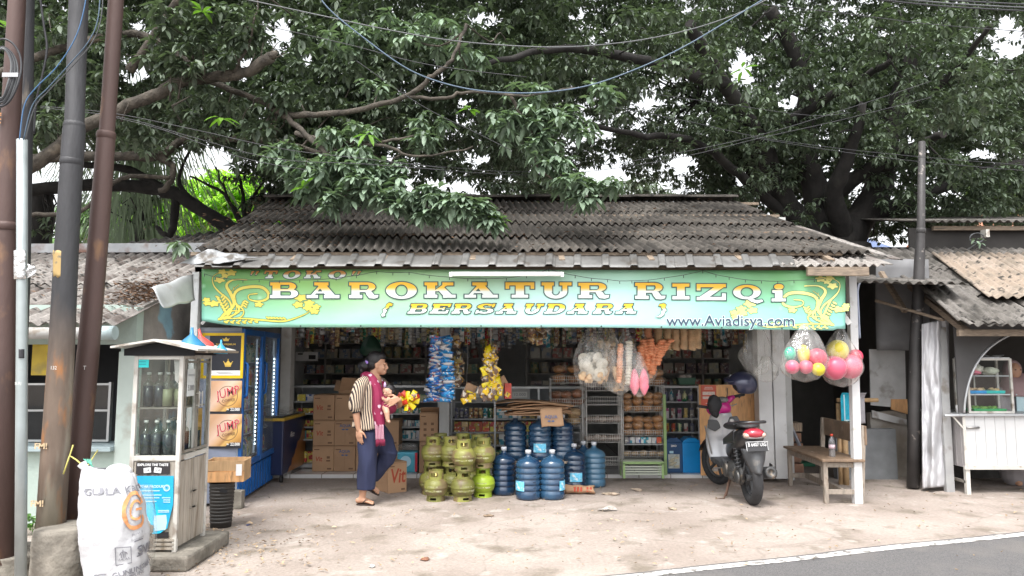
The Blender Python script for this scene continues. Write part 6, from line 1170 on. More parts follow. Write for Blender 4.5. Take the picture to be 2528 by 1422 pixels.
gas=thing('gas_cylinder','small squat green gas cylinder with worn white writing, front left of the pile','gas cylinder',(0,0,0),0,'green gas cylinders piled in two layers')
MB().lathe([(.001,.035),(.05,.036),(.09,.05),(.118,.08),(.128,.115),(.129,.135),(.131,.138),(.131,.144),(.129,.147),(.128,.165),(.117,.20),(.09,.226),(.05,.238),(.001,.24)],n=28).build('body',M_gas,gas)
def slotted(name,r0,r1,z0,z1,slots,par,lean=0):
 mb=MB();n=36
 for i in range(n):
  a0=2*PI*i/n;a1=2*PI*(i+1)/n;sl=any(abs(((a0+a1)/2-s_+PI)%(2*PI)-PI)<w for s_,w in slots)
  zs_=[(z0,z0+(z1-z0)*.3),(z0+(z1-z0)*.72,z1)]if sl else [(z0,z1)]
  for za,zb_ in zs_:
   ra=r0+(r1-r0)*(za-z0)/(z1-z0);rb_=r0+(r1-r0)*(zb_-z0)/(z1-z0)
   mb.add([(ra*math.cos(a0),ra*math.sin(a0),za),(ra*math.cos(a1),ra*math.sin(a1),za),(rb_*math.cos(a1),rb_*math.sin(a1),zb_),(rb_*math.cos(a0),rb_*math.sin(a0),zb_)],[(0,1,2,3)])
 mb.smooth=True;return mb.build(name,M_gas,par,solid=.004)
slotted('guard',.078,.075,.228,.318,[(-PI/2,.5),(PI/2,.5),(0,.3),(PI,.3)],gas);slotted('foot_ring',.098,.092,.0,.055,[(-PI/2,.35),(.5,.35),(2.6,.35)],gas)
MB().lathe([(.02,.236),(.02,.262),(.013,.265),(.013,.285),(.001,.286)],n=10).build('valve',mat('brass',(.4,.3,.1),.35,.8),gas)
def cylwarp(p):a=p.x/.13;r=.1305 if p.z<.17 else .126;return Vector((r*math.sin(a),-r*math.cos(a),p.z))
text('MASYARAKAT MISKIN',.023,mat('worn_white_text',(.48,.48,.30),.7,dirt=((.27,.27,.08),.5,30)),gas,(0,0,.112),bold=.0006,warp=cylwarp,sx=.9);text('HANYA UNTUK',.018,MATS['worn_white_text'],gas,(0,0,.158),bold=.0003,warp=cylwarp,sx=.9)
gl=[(1077,8.03,0,'front left of the bottom layer, muddy'),(1143,8.03,0,'front middle of the bottom layer beside the lime one'),(1193,8.26,0,''),(1064,8.42,0,'back left of the bottom layer half hidden'),(1118,8.36,0,'hidden in the gap between the two front cylinders'),(1168,8.55,0,'bottom layer behind the lime cylinder'),(1069,8.38,1,'upper left, standing alone on the left stack'),(1145,8.03,1,'upper front middle, large in front'),(1194,8.24,1,'upper right, standing on the lime cylinder'),(1114,8.36,1,'upper layer between the left and the front middle one'),(1087,8.72,1,'upper back left with only its guard showing'),(1143,8.70,1,'upper back middle with only its top showing'),(1180,8.62,1,'upper back right behind the right stack')]
for i,(px,Y,l,lab)in enumerate(gl):
 p=Vector((W(px,1100,Y).x,Y,.316*l));rz=random.uniform(-.5,.5)
 if i==0:gas.location=p;gas.rotation_euler.z=rz
 elif i==2:dup(gas,p,rz,'bright lime green clean gas cylinder on the right of the bottom layer',mat_map={'gas_green':M_gasL})
 else:dup(gas,p,rz,'green gas cylinder '+lab)
for px,Y in ((1087,8.72),(1143,8.70),(1180,8.62)):dup(gas,Vector((W(px,1100,Y).x,Y,0)),1,'green gas cylinder in the hidden back row of the bottom layer')
def gal_fn(k):return k['mix']((.010,.034,.085),(.02,.06,.12),k['ramp'](k['noise'](3,3).outputs[0],.4,.6))
M_gal=mat('blue_polycarbonate',(.015,.06,.13),.22,var=.1,fn=gal_fn,rnd=.35,coat=.3,spec=.6);M_galp=mat('pale_polycarbonate',(.05,.13,.21),.3,var=.1,coat=.2,spec=.6)
gal=thing('water_gallon','large blue ribbed water bottle','water bottle',(0,0,0),0,'blue water bottles piled beside the gas cylinders')
pr_=[(.001,.012),(.10,.0),(.128,.008),(.134,.03)]
z=.05
for i in range(5):pr_+=[(.134,z),(.134,z+.030),(.124,z+.040),(.124,z+.048),(.134,z+.058)];z+=.060
pr_+=[(.135,.36),(.130,.385),(.105,.415),(.06,.435),(.032,.45),(.026,.465),(.026,.49)]
MB().lathe(pr_,n=32).build('body',M_gal,gal);MB().lathe([(.031,.478),(.033,.512),(.028,.518),(.001,.519)],n=16).build('cap',mat('cap_pale',(.55,.57,.60),.5,var=.15,vs=30,dirt=((.1,.25,.45),.6,40)),gal)
mb=MB();mb.grid(lambda a,b:Vector((.1365*math.sin(.55*(a-.5)*2-.9),-.1365*math.cos(.55*(a-.5)*2-.9),.10+.10*b)),8,2);glb=mb.build('label',mat('label_sky',(.14,.50,.72),.4,var=.3,vs=30,dirt=((.7,.8,.85),.52,25)),gal)
mb=MB();
for i in range(4):mb.tube([Vector((.1345*math.cos(a),.1345*math.sin(a),.075+.06*i))for a in (-1.2,-1.1,-1.0)],.006,5)
mb.build('grip_mark',M_gal,gal)
ggl=[(1244,8.40,0,2.9,'bottom left of the pile, next to the lime gas cylinder'),(1304,8.12,0,.0,'front bottle of the pile left of centre'),(1363,8.14,0,2.0,'front bottle of the pile right of centre'),(1417,8.72,0,1.0,'bottom right of the dark bottles with a sky blue label'),(1466,8.90,0,4.0,''),(1440,8.98,0,2.0,'half hidden between the two rightmost bottles'),(1272,8.78,.33,3.4,'upper left bottle under the cardboard'),(1333,8.72,.33,.85,'upper middle bottle with sky blue label under the cardboard'),(1388,8.80,.33,3.0,'upper right bottle beside the hanging box flap'),(1360,9.06,.33,.2,'upper bottle at the back showing its label in the gap')]
for i,(px,Y,z,rz,lab)in enumerate(ggl):
 p=Vector((W(px,1100,Y).x,Y,z))
 if i==0:gal.location=p;gal.rotation_euler.z=rz;gal['label']='large blue ribbed water bottle '+lab
 elif i==4:dup(gal,p,rz,'paler dusty blue water bottle standing at the right end',mat_map={'blue_polycarbonate':M_galp})
 else:dup(gal,p,rz,'large blue ribbed water bottle '+lab)
t=thing('low_bench','low rough wooden bench carrying the upper water bottles','bench',(W(1330,1100,8.85).x,8.88,0));mb=MB();mb.box((0,0,.315),(.80,.52,.025));mb.build('top',M_wood2,t)
for x in (-.36,.36):
 for y in (-.2,.2):mb=MB();mb.box((x,y,.15),(.05,.05,.30));mb.build('leg',M_wood2,t)
mb=MB();mb.grid(lambda a,b:Vector((-.22+.44*a,-.29-.02*b,.335-.05*b+.01*math.sin(a*9))),14,3);tag(mb.build('cardboard_sheet',M_card,None,solid=.004,loc=t.location+Vector((.05,-.02,.01))),'strip of flattened cardboard under the upper water bottles','cardboard')
rr_=random.Random(3);zc=.855
for i in range(12):
 w_c,d_c=rr_.uniform(.60,.82),rr_.uniform(.4,.5);t=thing('cardboard_sheet',f'flattened brown cardboard sheet in the pile on the water bottles','cardboard',(W(1322+rr_.uniform(-18,18),1000,8.8).x,8.78+rr_.uniform(-.04,.04),zc),rr_.uniform(-.12,.12),'flattened cardboard sheets piled on the water bottles');mb=MB();ph=rr_.uniform(0,6)
 mb.grid(lambda a,b:Vector((w_c*(a-.5),d_c*(b-.5),.012*math.sin(a*4+ph)-.05*(2*a-1)**2*(.6 if i>6 else .25)+.006*noise.noise(Vector((a*5,b*5,i))))),12,4);mb.build('sheet',M_card if i%2 else mat('cardboard_b',(.38,.23,.135),.85,var=.15,vs=6,rnd=.15),t,solid=.005);zc+=.0135
t=thing('cardboard_flap','box flap printed AQUA hanging down over the water bottles','cardboard',W(1360,1010,8.42));mb=MB();mb.grid(lambda a,b:Vector((-.125+.25*a+.02*(1-b),-.02+.05*(b),-.20*(1-b)+.02*a+.006*math.sin(a*6))),8,6);mb.build('sheet',M_card,t,solid=.005);text('AQUA',.05,M_aq,t,(0.0,-.026,-.085),(PI/2-.2,0,.0),bold=.001)
flat([[(a*.045,b_*.012-.13)for a,b_ in ((-1,0),(-.5,.8),(0,0),(.5,.8),(1,0),(.5,-1),(0,-.2),(-.5,-1))]],'print_wave',M_aq,lambda x,z:Vector((x,-.036,z)),t)
t=thing('crushed_carton','crushed brown carton lying flat on the concrete right of the bottles','cardboard',G(1432,1222)+Vector((0,.08,0)),-.10);mb=MB()
mb.grid(lambda a,b:(lambda an:Vector((-.165+.33*a+.012*math.sin(an*2),.07*math.cos(an)*(1+.06*math.sin(a*9)),.048+.045*math.sin(an)*(1-.15*a)+.005*math.sin(a*14+an))))(2*PI*b),16,16);mb.build('body',M_card,t,solid=.004)
mb=MB();[mb.box((.02+.035*i,-.071,.06),(.022,.003,.05))for i in range(-2,4)if i!=1];mb.build('print_text',M_vit,t)
M_case=mat('case_alu',(.46,.47,.48),.4,.5,var=.08,vs=6);M_cgl=clear_mat('case_glass',(.94,.96,.96),.06,.03);M_shelfd=mat('shelf_grey',(.34,.35,.36),.5,var=.1)
def showcase(lab,px0,px1,pt,Y,d,pys,glass=True,mull=(),m=M_case):
 x0,x1=W(px0,1000,Y).x,W(px1,1000,Y).x;zt_=W(1264,pt,Y).z;zb_=.046;t=thing('display_case',lab,'display case',((x0+x1)/2,Y,zb_));w=x1-x0;h=zt_-zb_;fr=MB()
 for x in [-w/2+.012,w/2-.012]+[W(p,1000,Y).x-t.location.x for p in mull]:
  for y in (.0,d):fr.box((x,y,h/2),(.024,.024,h))
 for y in (0,d):fr.box((0,y,h-.012),(w-.05,.022,.024));fr.box((0,y,.03),(w-.05,.022,.04))
 fr.build('frame',m,t);zs_=[]
 mb=MB();mb.box((0,d/2,h+.004),(w,d+.03,.008));mb.build('top_glass',M_cgl,t)
 for py in pys:z=W(1264,py,Y).z-zb_;zs_.append(z+zb_);mb=MB();mb.box((0,d/2,z),(w-.03,d-.01,.012));mb.box((0,.004,z),(w-.05,.012,.02));mb.build('shelf',M_shelfd,t)
 mb=MB();mb.box((0,d-.01,h/2),(w-.05,.006,h-.06));mb.build('back_panel',mat('case_back',(.2,.21,.22),.7),t)
 mb=MB();mb.box((0,d/2,.055),(w-.04,d-.03,.012));mb.build('bottom_shelf',M_shelfd,t);zs_.append(zb_+.062);return t,x0,x1,zs_
protos={}
def proto(kind,dims):
 key=(kind,dims)
 if key in protos:return protos[key]
 mb=MB();w,d,h=dims
 if kind=='product_box':mb.box((0,0,h/2),(w,d,h))
 elif kind=='snack_pouch':mb.grid(lambda a,b:Vector(((a-.5)*w*(1+.12*(2*b-1)**4),-(d*.5)*math.sin(PI*a)**.6*math.sin(PI*b)**.6*(1+.15*math.sin(a*9+b*7)),b*h)),8,8);mb.grid(lambda a,b:Vector(((a-.5)*w*(1+.12*(2*b-1)**4),(d*.5)*math.sin(PI*a)**.6*math.sin(PI*b)**.6,b*h)),8,8)
 elif kind=='product_tin':mb.lathe([(.001,0),(w/2,0),(w/2,h*.93),(w*.46,h*.94),(w*.46,h),(.001,h)],n=14)
 elif kind=='product_bottle':mb.lathe([(.001,0),(w/2,0),(w/2,h*.55),(w*.36,h*.68),(w*.15,h*.78),(w*.15,h*.86)],n=12);mb.lathe([(w*.2,h*.86),(w*.2,h),(.001,h)],n=10)
 me=mb.build(kind,M_prod[0],None);protos[key]=(me,[False]);return protos[key]
nstock=[0]
def stock(kind,dims,x0,x1,y,z,mats,lab,group,gap=.006,rows=1,cat=None,jit=.01,rnd_h=0):
 me,used=proto(kind,dims);w,d,h=dims;n=max(1,int((x1-x0)/(w+gap)))
 for i in range(n):
  mm=mats[i*len(mats)//n]if random.random()<.75 else random.choice(mats)
  for r in range(rows):
   if not used[0]:o=me;used[0]=True
   else:o=me.copy();COL.objects.link(o)
   o.location=(x0+(i+.5)*(x1-x0)/n,y+random.uniform(-jit,jit),z+r*(h+.001));o.rotation_euler.z=random.uniform(-.06,.06)
   o.material_slots[0].link='OBJECT';o.material_slots[0].material=mm;tag(o,lab,cat or {'product_box':'packet','snack_pouch':'snack packet','product_tin':'tin','product_bottle':'bottle'}[kind],group);nstock[0]+=1
P_=M_prod;ST=[]
t,x0,x1,zz=showcase('long aluminium display case behind the stacked cardboard boxes',720,1085,952,10.02,.45,(992,1022,1055,1086),mull=(845,968))
for z,(k,dm,rw)in zip(zz[:5],(('product_box',(.09,.08,.055),3),('product_box',(.06,.08,.04),3),('product_box',(.035,.07,.05),3),('product_box',(.05,.07,.07),2),('product_box',(.12,.1,.09),2))):
 rw=min(rw,1);stock(k,(dm[0]*1.2,dm[1],dm[2]*1.6),x0+.05,x1-.05,10.12,z+.007,[P_[0],P_[1],P_[0],P_[4],P_[3],P_[8],P_[7],P_[3]],'small packet on a shelf of the display case behind the cardboard boxes','packets in the left display case',rows=rw)
t,x0,x1,zz=showcase('aluminium display case with grey drawers behind the gas cylinders and water bottles',1113,1442,955,9.98,.45,(993,1035,1068,1100),mull=(1222,1330))
for px in (1165,1222,1283):
 p=W(px,976,9.97);mb=MB();mb.box((0,0,0),(.27,.02,.17));dd=mb.build('drawer',mat('drawer_grey',(.30,.30,.29),.6,var=.1),t,loc=p-t.location)
 mb=MB();mb.box((0,-.014,.01),(.2,.004,.075));mb.build('sign_card',mat('card_pale',(.5,.5,.48),.6),dd)
 if px==1283:text('12.000',.06,MATS['ink_grey'],dd,(0,-.018,.01),bold=.001)
GA='packets on the shelves of the middle display case'
stock('product_tin',(.055,.055,.045),x0+.04,x0+.62,10.08,zz[1]+.007,[P_[8],P_[5],P_[7],P_[3]],'small tub on the upper shelf of the middle display case',GA,rows=3)
stock('product_box',(.16,.1,.04),x0+.6,x1-.3,10.08,zz[1]+.007,[P_[7],P_[9],P_[4]],'flat wrapped packet on the middle display case',GA,rows=3);stock('product_box',(.09,.08,.065),x0+.04,x1-.3,10.08,zz[2]+.007,[P_[2],P_[2],P_[5],P_[5],P_[0],P_[0]],'instant drink packet on the middle display case',GA,rows=2)
stock('product_box',(.11,.1,.07),x0+.04,x1-.3,10.08,zz[3]+.007,[P_[3],P_[9],P_[7],P_[7],P_[0]],'boxed packet low in the middle display case',GA,rows=2);stock('product_box',(.13,.1,.08),x0+.04,x1-.1,10.08,zz[4]+.007,[P_[7],P_[3],P_[1]],'packet on the floor shelf of the middle display case',GA,rows=2)
t,x0,x1,zz=showcase('white framed glass case of toiletries left of the plywood panel',1632,1727,953,10.0,.4,(993,1034,1068),m=M_white)
GT='toiletries in the white framed case'
stock('product_bottle',(.055,.055,.19),x0+.05,x0+.2,10.1,zz[0]+.007,[P_[8],P_[7]],'tall toiletry bottle on the upper shelf',GT);stock('product_bottle',(.07,.07,.15),x0+.22,x1-.05,10.1,zz[0]+.007,[P_[6],P_[3],P_[8]],'round toiletry bottle on the upper shelf',GT)
stock('product_box',(.05,.04,.13),x0+.05,x1-.05,10.08,zz[1]+.007,[P_[6],P_[4],P_[6],P_[9],P_[8]],'upright cream box on the middle shelf',GT,gap=.02);stock('product_box',(.045,.04,.11),x0+.05,x1-.05,10.08,zz[2]+.007,[P_[2],P_[3],P_[4],P_[8]],'upright small box on the lower shelf',GT,gap=.025)
stock('product_bottle',(.06,.06,.14),x0+.05,x1-.05,10.1,zz[3]+.01,[P_[3],P_[6],P_[4]],'bottle on the floor shelf behind the blue boxes',GT)
PB=[print_mat('b%d'%i,a,b_,(.5,.48,.45))for i,(a,b_)in enumerate((((.28,.2,.17),(.12,.08,.1)),((.12,.17,.26),(.35,.33,.3)),((.30,.3,.28),(.45,.4,.3)),((.34,.09,.08),(.3,.25,.2)),((.09,.18,.13),(.33,.28,.14)),((.45,.42,.38),(.2,.12,.1))))]
def back_shelf(px0,px1,Y,zs_,lab):
 x0,x1=W(px0,900,Y).x,W(px1,900,Y).x;t=thing('store_shelf',lab,'shelf',((x0+x1)/2,Y,.046));w=x1-x0
 for x in (-w/2,0,w/2):mb=MB();mb.box((x,.2,1.2),(.03,.4,2.4));mb.build('upright',mat('dark_shelf',(.24,.22,.20),.7,var=.2),t)
 for z in zs_:mb=MB();mb.box((0,.2,z-.046),(w,.4,.018));mb.build('shelf',MATS['dark_shelf'],t)
 return x0,x1
dimc=[(.15,.1,.16),(.13,.1,.13),(.17,.1,.14),(.13,.08,.17)]
for j,(a,b_,lab)in enumerate(((700,905,'dark store shelf at the back left of the shop'),(912,1190,'dark store shelf at the back behind the woman'),(1300,1560,'dark store shelf at the back behind the bread racks'),(1600,1870,'dark store shelf at the back right of the shop'))):
 zs_=(1.0,1.26,1.50,1.74,1.98);x0,x1=back_shelf(a,b_,11.7,zs_,lab)
 for i,z in enumerate(zs_[:4]):dm=dimc[(i+j)%4];stock('product_box' if (i+j)%3 else 'product_tin',dm,x0+.05,x1-.05,11.77,z+.01,[random.choice(PB)for _ in range(6)],'packet standing on a dark shelf at the back of the shop','stock on the dark back shelves',gap=.02,rows=1 if dm[2]>.13 else 1)
t=thing('hanging_rail','dark rail under the ceiling carrying the sachet strips','rail',(0,10.3,2.15));mb=MB();mb.tube([(-3.1,0,0),(3.2,0,0)],.012,6);mb.tube([(-3.1,.45,0),(3.2,.45,0)],.012,6);[mb.tube([(x,0,0),(x,.45,.0),(x,.45,.7)],.008,5)for x in (-3.1,-1,1.1,3.2)];mb.build('bar',M_dark,t)
def strip_mesh(n,w,h,wob=.1):
 mb=MB()
 for i in range(n):
  z=-h*(i+1)
  mb.grid(lambda a,b:Vector(((a-.5)*w,-.010*math.sin(PI*a)*math.sin(PI*b)+.02*math.sin(i*1.7)*wob,z+h*b*.94)),4,4)
 return mb
sproto=[strip_mesh(n,w,h).build('sachet_strip',P_[0],None,solid=.003)for n,w,h in ((6,.07,.055),(9,.055,.045),(4,.085,.08))];su=[0,0,0]
for i in range(225):
 k=random.choice((0,1,2));px=715+(i%112)*10.2+random.uniform(-6,6);Y=10.3+(.45 if i>=112 else 0);
 if su[k]==0:o=sproto[k];su[k]=1
 else:o=sproto[k].copy();COL.objects.link(o)
 o.location=(W(px,830,Y).x,Y,2.14-random.uniform(0,.14));o.rotation_euler=(0,0,random.uniform(-.4,.4));o.scale=(1,1,random.uniform(.7,1.15));o.material_slots[0].link='OBJECT';o.material_slots[0].material=random.choice(PB+[P_[4],P_[8],P_[3],P_[9],P_[0],P_[7],P_[5],M_case]);tag(o,'strip of small sachets hanging under the shop ceiling','sachet strip','sachet strips hanging in rows')
def pouch(mb,c,w,h,rz=0,rx=0,ry=0,d=.02):
 E=Matrix.Rotation(rz,3,'Z')@Matrix.Rotation(ry,3,'Y')@Matrix.Rotation(rx,3,'X');c=Vector(c);ph=random.uniform(0,6)
 for s_ in (-1,1):mb.grid(lambda a,b:c+E@Vector(((a-.5)*w*(1+.18*(2*b-1)**4),s_*(d*.5)*math.sin(PI*a)**.5*math.sin(PI*b)**.5*(1+.25*math.sin(a*8+b*6+ph)),(b-.5)*h)),6,5)
def snack_fn(c1,c2,c3):
 def f(k):
  N,L,mix,ramp,nz=k['N'],k['L'],k['mix'],k['ramp'],k['noise'];a=mix(c1,c2,ramp(nz(18,3).outputs[0],.55,.57));return mix(a,c3,ramp(nz(31,2).outputs[0],.60,.62))
 return f
M_sb=mat('snack_blue',(.03,.2,.55),.35,fn=snack_fn((.02,.17,.50),(.55,.6,.65),(.45,.05,.05)),var=.1,coat=.4,rnd=.15);M_sb2=mat('snack_blue_bright',(.02,.3,.6),.35,fn=snack_fn((.015,.26,.60),(.03,.12,.38),(.6,.65,.7)),var=.1,coat=.4,rnd=.15)
M_sy=mat('snack_yellow',(.8,.55,.02),.35,fn=snack_fn((.72,.47,.015),(.16,.09,.05),(.68,.62,.5)),var=.1,coat=.4,rnd=.1);M_sbn=mat('snack_brown',(.2,.1,.05),.4,fn=snack_fn((.14,.085,.06),(.55,.5,.42),(.6,.35,.03)),var=.1,coat=.4,rnd=.1);M_sr=mat('snack_red',(.55,.05,.02),.35,var=.1,coat=.4);M_syp=mat('snack_plain_yellow',(.75,.60,.01),.35,var=.1,coat=.4);M_wf=mat('foil_white',(.6,.6,.62),.3,.3,var=.1)
for nm,px,x2,m,lab in (('left',1077,-1,M_sb,'left hanging string of blue, white and red snack sachets'),('right',1101,1,M_sb2,'right hanging string of brighter blue snack sachets')):
 p=W(px,826,8.25);t=thing('snack_string',lab,'snack string',p);mb=MB();mb.tube([(0,0,0),(0,0,.35)],.003,4);mb.build('cord',M_wf,t)
 for i in range(22):
  for j in range(2):
   f=i/22;mb=MB();pouch(mb,(random.uniform(-.02,.02)*(1+f)+(j-.5)*.02+x2*.02*f,-.02-.05*j*random.random(),-.035-i*.0325+random.uniform(-.008,.008)),.11+.03*f,.055,random.uniform(-.4,.4),random.uniform(.6,1.3),random.uniform(-.35,.35),.03);mb.build('sachet',m if random.random()<.8 else M_wf,t)
p=W(1212,852,8.2);t=thing('snack_string','hanging bunch of yellow and brown snack packets in the middle of the shop','snack string',p);mb=MB();mb.tube([(0,0,0),(0,0,.35)],.003,4);mb.build('cord',M_wf,t)
for py,n,wd in ((862,3,14),(880,2,16),(893,3,16),(915,4,22),(926,3,20),(940,4,24),(955,5,28),(965,5,30),(978,4,24)):
 for i in range(n):
  mb=MB();q=W(1210+(i-(n-1)/2)*wd*1.6/n+random.uniform(-3,3),py,8.2)-p;pouch(mb,q+Vector((0,random.uniform(-.05,.05),0)),.085,.10,random.uniform(-.6,.6),random.uniform(-.5,.8),random.uniform(-1.2,1.2),.035);mb.build('packet',random.choice((M_sy,M_sy,M_sbn,M_syp,M_sbn)),t)
def bunch(lab,px,py,Y,n,rpx,rpy,mats,w=.07,h=.09,seed=1):
 random.seed(seed);p=W(px,py,Y);t=thing('snack_bunch',lab,'snack bunch',p)
 for i in range(n):
  a=2*PI*i/n+random.uniform(-.3,.3);r=random.uniform(.3,1);mb=MB();pouch(mb,(math.cos(a)*r*rpx*S(Y),random.uniform(-.05,.05),math.sin(a)*r*rpy*S(Y)),w,h,random.uniform(-.5,.5),random.uniform(-.4,.6),-a+PI/2+random.uniform(-.4,.4),.03);mb.build('packet',mats[i%len(mats)],t)
 return t
bunch('red and yellow snack packets bursting out right of the baby',1007,988,7.95,22,19,24,[M_syp,M_sr,M_sy,M_syp,M_sr,MATS['leaf_young']],.05,.11,5)
bunch('small bunch of yellow and orange packets hanging above the gas cylinders',1156,980,8.3,5,12,12,[M_sy,M_syp,M_sbn],.07,.08,6)
mb=MB();pouch(mb,(0,0,0),.12,.13,.2,0,.4,.02);tag(mb.build('folded_paper',M_card,None,loc=W(1160,962,8.36)),'brown cardboard corner above the small yellow bunch','cardboard')
bunch('dark string of brown packets right of the blue snack strings',1128,905,8.6,16,9,70,[M_sbn,P_[5],P_[9],M_sbn],.08,.10,8)
bunch('brown packets hanging high above the wire racks',1325,828,8.9,12,22,20,[M_sbn,P_[5],M_sbn],.08,.09,12)
t=thing('wafer_box','opened red wafer box hanging beside the yellow snack string','box',W(1253,965,8.35));mb=MB();mb.box((0,0,0),(.075,.05,.17),(0,0,.3));mb.build('body',mat('box_red',(.40,.05,.03),.4,var=.2,vs=14),t);mb=MB();mb.box((-.045,.0,.10),(.08,.006,.13),(0,-.5,.2));mb.build('lid',M_card,t);mb=MB();pouch(mb,(0,-.03,-.04),.05,.05,.3,0,.6,.02);mb.build('wafer_print',M_sy,t)
M_wire=mat('wire_grey',(.62,.61,.59),.4,.2);M_bread=mat('bread',(.36,.18,.07),.65,var=.35,vs=16,bump=.4,rnd=.2);M_bf=clear_mat('bread_film',(.98,.95,.92),.10,.08,wr=.8,body=(.6,.5,.4))
def wire_rack(lab,px0,px1,pt,pb,Y,d,pys,basket=.09):
 x0,x1=W(px0,1000,Y).x,W(px1,1000,Y).x;zt_=W(1264,pt,Y).z;zb_=W(1264,pb,Y).z;t=thing('wire_rack',lab,'rack',((x0+x1)/2,Y,.046));w=x1-x0;h=zt_-.046;fr=MB()
 for x in (-w/2,w/2):
  for y in (0,d):fr.tube([(x,y,0),(x,y,h)],.006,6)
  for i in range(9):fr.tube([(x,0,h*(i+.5)/9),(x,d,h*(i+.5)/9)],.0025,4)
  for i in range(3):fr.tube([(x,d*(i+1)/4,0),(x,d*(i+1)/4,h)],.0025,4)
 fr.build('side_frame',M_wire,t);zl=[]
 for py in pys:
  z=W(1264,py,Y).z-.046;zl.append(z+.046);b=MB();n=int(w/.028)
  for i in range(n+1):x=-w/2+w*i/n;b.tube([(x,0,z+basket),(x,0,z),(x,d,z)],.0022,4)
  for zz_ in (0,basket*.5,basket):b.tube([(-w/2,0,z+zz_),(w/2,0,z+zz_)],.0032,4)
  b.tube([(-w/2,d/2,z),(w/2,d/2,z)],.003,4);b.build('basket',M_wire,t)
 return t,x0,x1,zl
bun=MB();bun.ball((0,0,.04),(.075,.055,.042),12,8,.25,1);bread0=thing('bread_pack','wrapped bread on a rack','bread',(0,0,0),0,'bread packs');bun.build('bun',M_bread,bread0);fb_=MB();fb_.ball((0,0,.045),(.085,.063,.050),14,10,.35,2);fb_.build('wrapper',M_bf,bread0);bu=[0]
def breads(x0,x1,y,z,n,rows,lab,group,sc=1,hh=.08,mm=None):
 for r in range(rows):
  for i in range(n):
   p=(x0+(i+.5)*(x1-x0)/n+random.uniform(-.01,.01),y+random.uniform(-.015,.015)+.02*r,z+r*hh)
   if not bu[0]:bu[0]=1;bread0.location=p;o=bread0;o['label']=lab;o['group']=group;o.scale=(sc,)*3
   else:dup(bread0,p,random.uniform(-.5,.5),lab,group,scale=(sc*random.uniform(.9,1.1),sc,sc*random.uniform(.9,1.2)),mat_map=mm)
M_brd2=mat('chips_pale',(.50,.36,.20),.7,var=.3,vs=25,rnd=.2);M_brd3=mat('chips_dark',(.25,.10,.05),.6,var=.3,vs=20,rnd=.2);M_brd4=mat('crackers_grey',(.42,.37,.35),.7,var=.3,vs=25,rnd=.2)
t,x0,x1,zl=wire_rack('wire rack of bagged snacks left of the empty wire rack',1360,1438,935,1155,9.4,.28,(946,1003,1052))
breads(x0,x1,9.48,zl[0]+.01,2,2,'bag of noodles on top of the left wire rack','bags on the top of the left wire rack',1.25,.12,{'bread':M_bread});breads(x0,x1,9.48,zl[1]+.01,3,2,'bag of dark chips in the left wire rack','bags of dark chips in the left wire rack',1.1,.09,{'bread':M_brd3});breads(x0,x1,9.48,zl[2]+.01,2,2,'bag of pale macaroni in the left wire rack','bags of pale snacks in the left wire rack',1.2,.09,{'bread':M_brd2})
t,x0,x1,zl=wire_rack('half empty grey wire rack in the middle',1448,1534,945,1156,9.3,.3,(965,1000,1045,1092,1148),.10)
breads(x0,x1,9.38,zl[2]+.01,5,1,'greyish bag in the half empty wire rack, upper row','greyish bags in the upper basket',.8,.08,{'bread':M_brd4});breads(x0,x1,9.38,zl[3]+.01,5,1,'greyish bag in the half empty wire rack, lower row','greyish bags in the lower basket',.8,.08,{'bread':M_brd4})
t,x0,x1,zl=wire_rack('wire rack full of wrapped brown bread',1538,1640,950,1150,9.5,.3,(952,1017,1076,1128),.07)
GBd='wrapped breads on the bread rack'
breads(x0+.28,x1,9.56,zl[0]+.01,2,2,'wrapped brown loaf at the top right of the bread rack','loaves at the top right of the bread rack',1.1,.1);breads(x0,x1,9.56,zl[1]+.005,4,3,'wrapped brown bread in the upper basket of the bread rack','breads in the upper basket',1.0,.075);breads(x0,x1,9.56,zl[2]+.005,4,3,'wrapped brown bread in the lower basket of the bread rack','breads in the lower basket',1.0,.075);breads(x0,x1,9.56,zl[3]+.005,5,1,'small pale bag in the lowest basket of the bread rack','pale bags in the lowest basket',.7,.06,{'bread':M_brd2})
stock('product_box',(.06,.05,.075),x0+.03,x1-.02,9.62,zl[3]+.16,[P_[8],P_[1],P_[7],P_[2]],'small upright packet on the board above the lowest basket','small packets on the bread rack')
mb=MB();mb.box(((x0+x1)/2,9.64,zl[3]+.152),(x1-x0,.26,.01));tag(mb.build('shelf_board',M_shelfd),'grey shelf board across the bread rack above its lowest basket','board')
t=thing('low_stool','low pale green slatted bench under the bread rack','stool',(W(1588,1150,9.2).x,9.2,.046));M_lg=mat('pale_green_wood',(.24,.36,.15),.6,var=.15,vs=8,dirt=((.15,.2,.1),.6,8));ww=100*S(9.2)
mb=MB();mb.box((0,0,.185),(ww,.03,.03));mb.box((0,.22,.185),(ww,.03,.03));mb.build('rail',M_lg,t);mb=MB();mb.box((0,.11,.2),(ww-.02,.19,.012));[mb.box((0,-.004,.05+.03*i),(ww-.06,.012,.018))for i in range(4)];mb.build('slats',mat('slat_pale',(.42,.45,.38),.6,var=.1),t)
for x in (-1,1):
 for y in (0,.22):mb=MB();mb.box((x*(ww/2-.015),y,.09),(.03,.03,.18));mb.build('leg',M_lg,t)
t=thing('green_post','thin lime green wooden post right of the bread rack','post',(W(1642,1100,9.45).x,9.45,.046));mb=MB();mb.box((0,0,.5),(.035,.035,1.0));mb.build('shaft',M_lg,t)
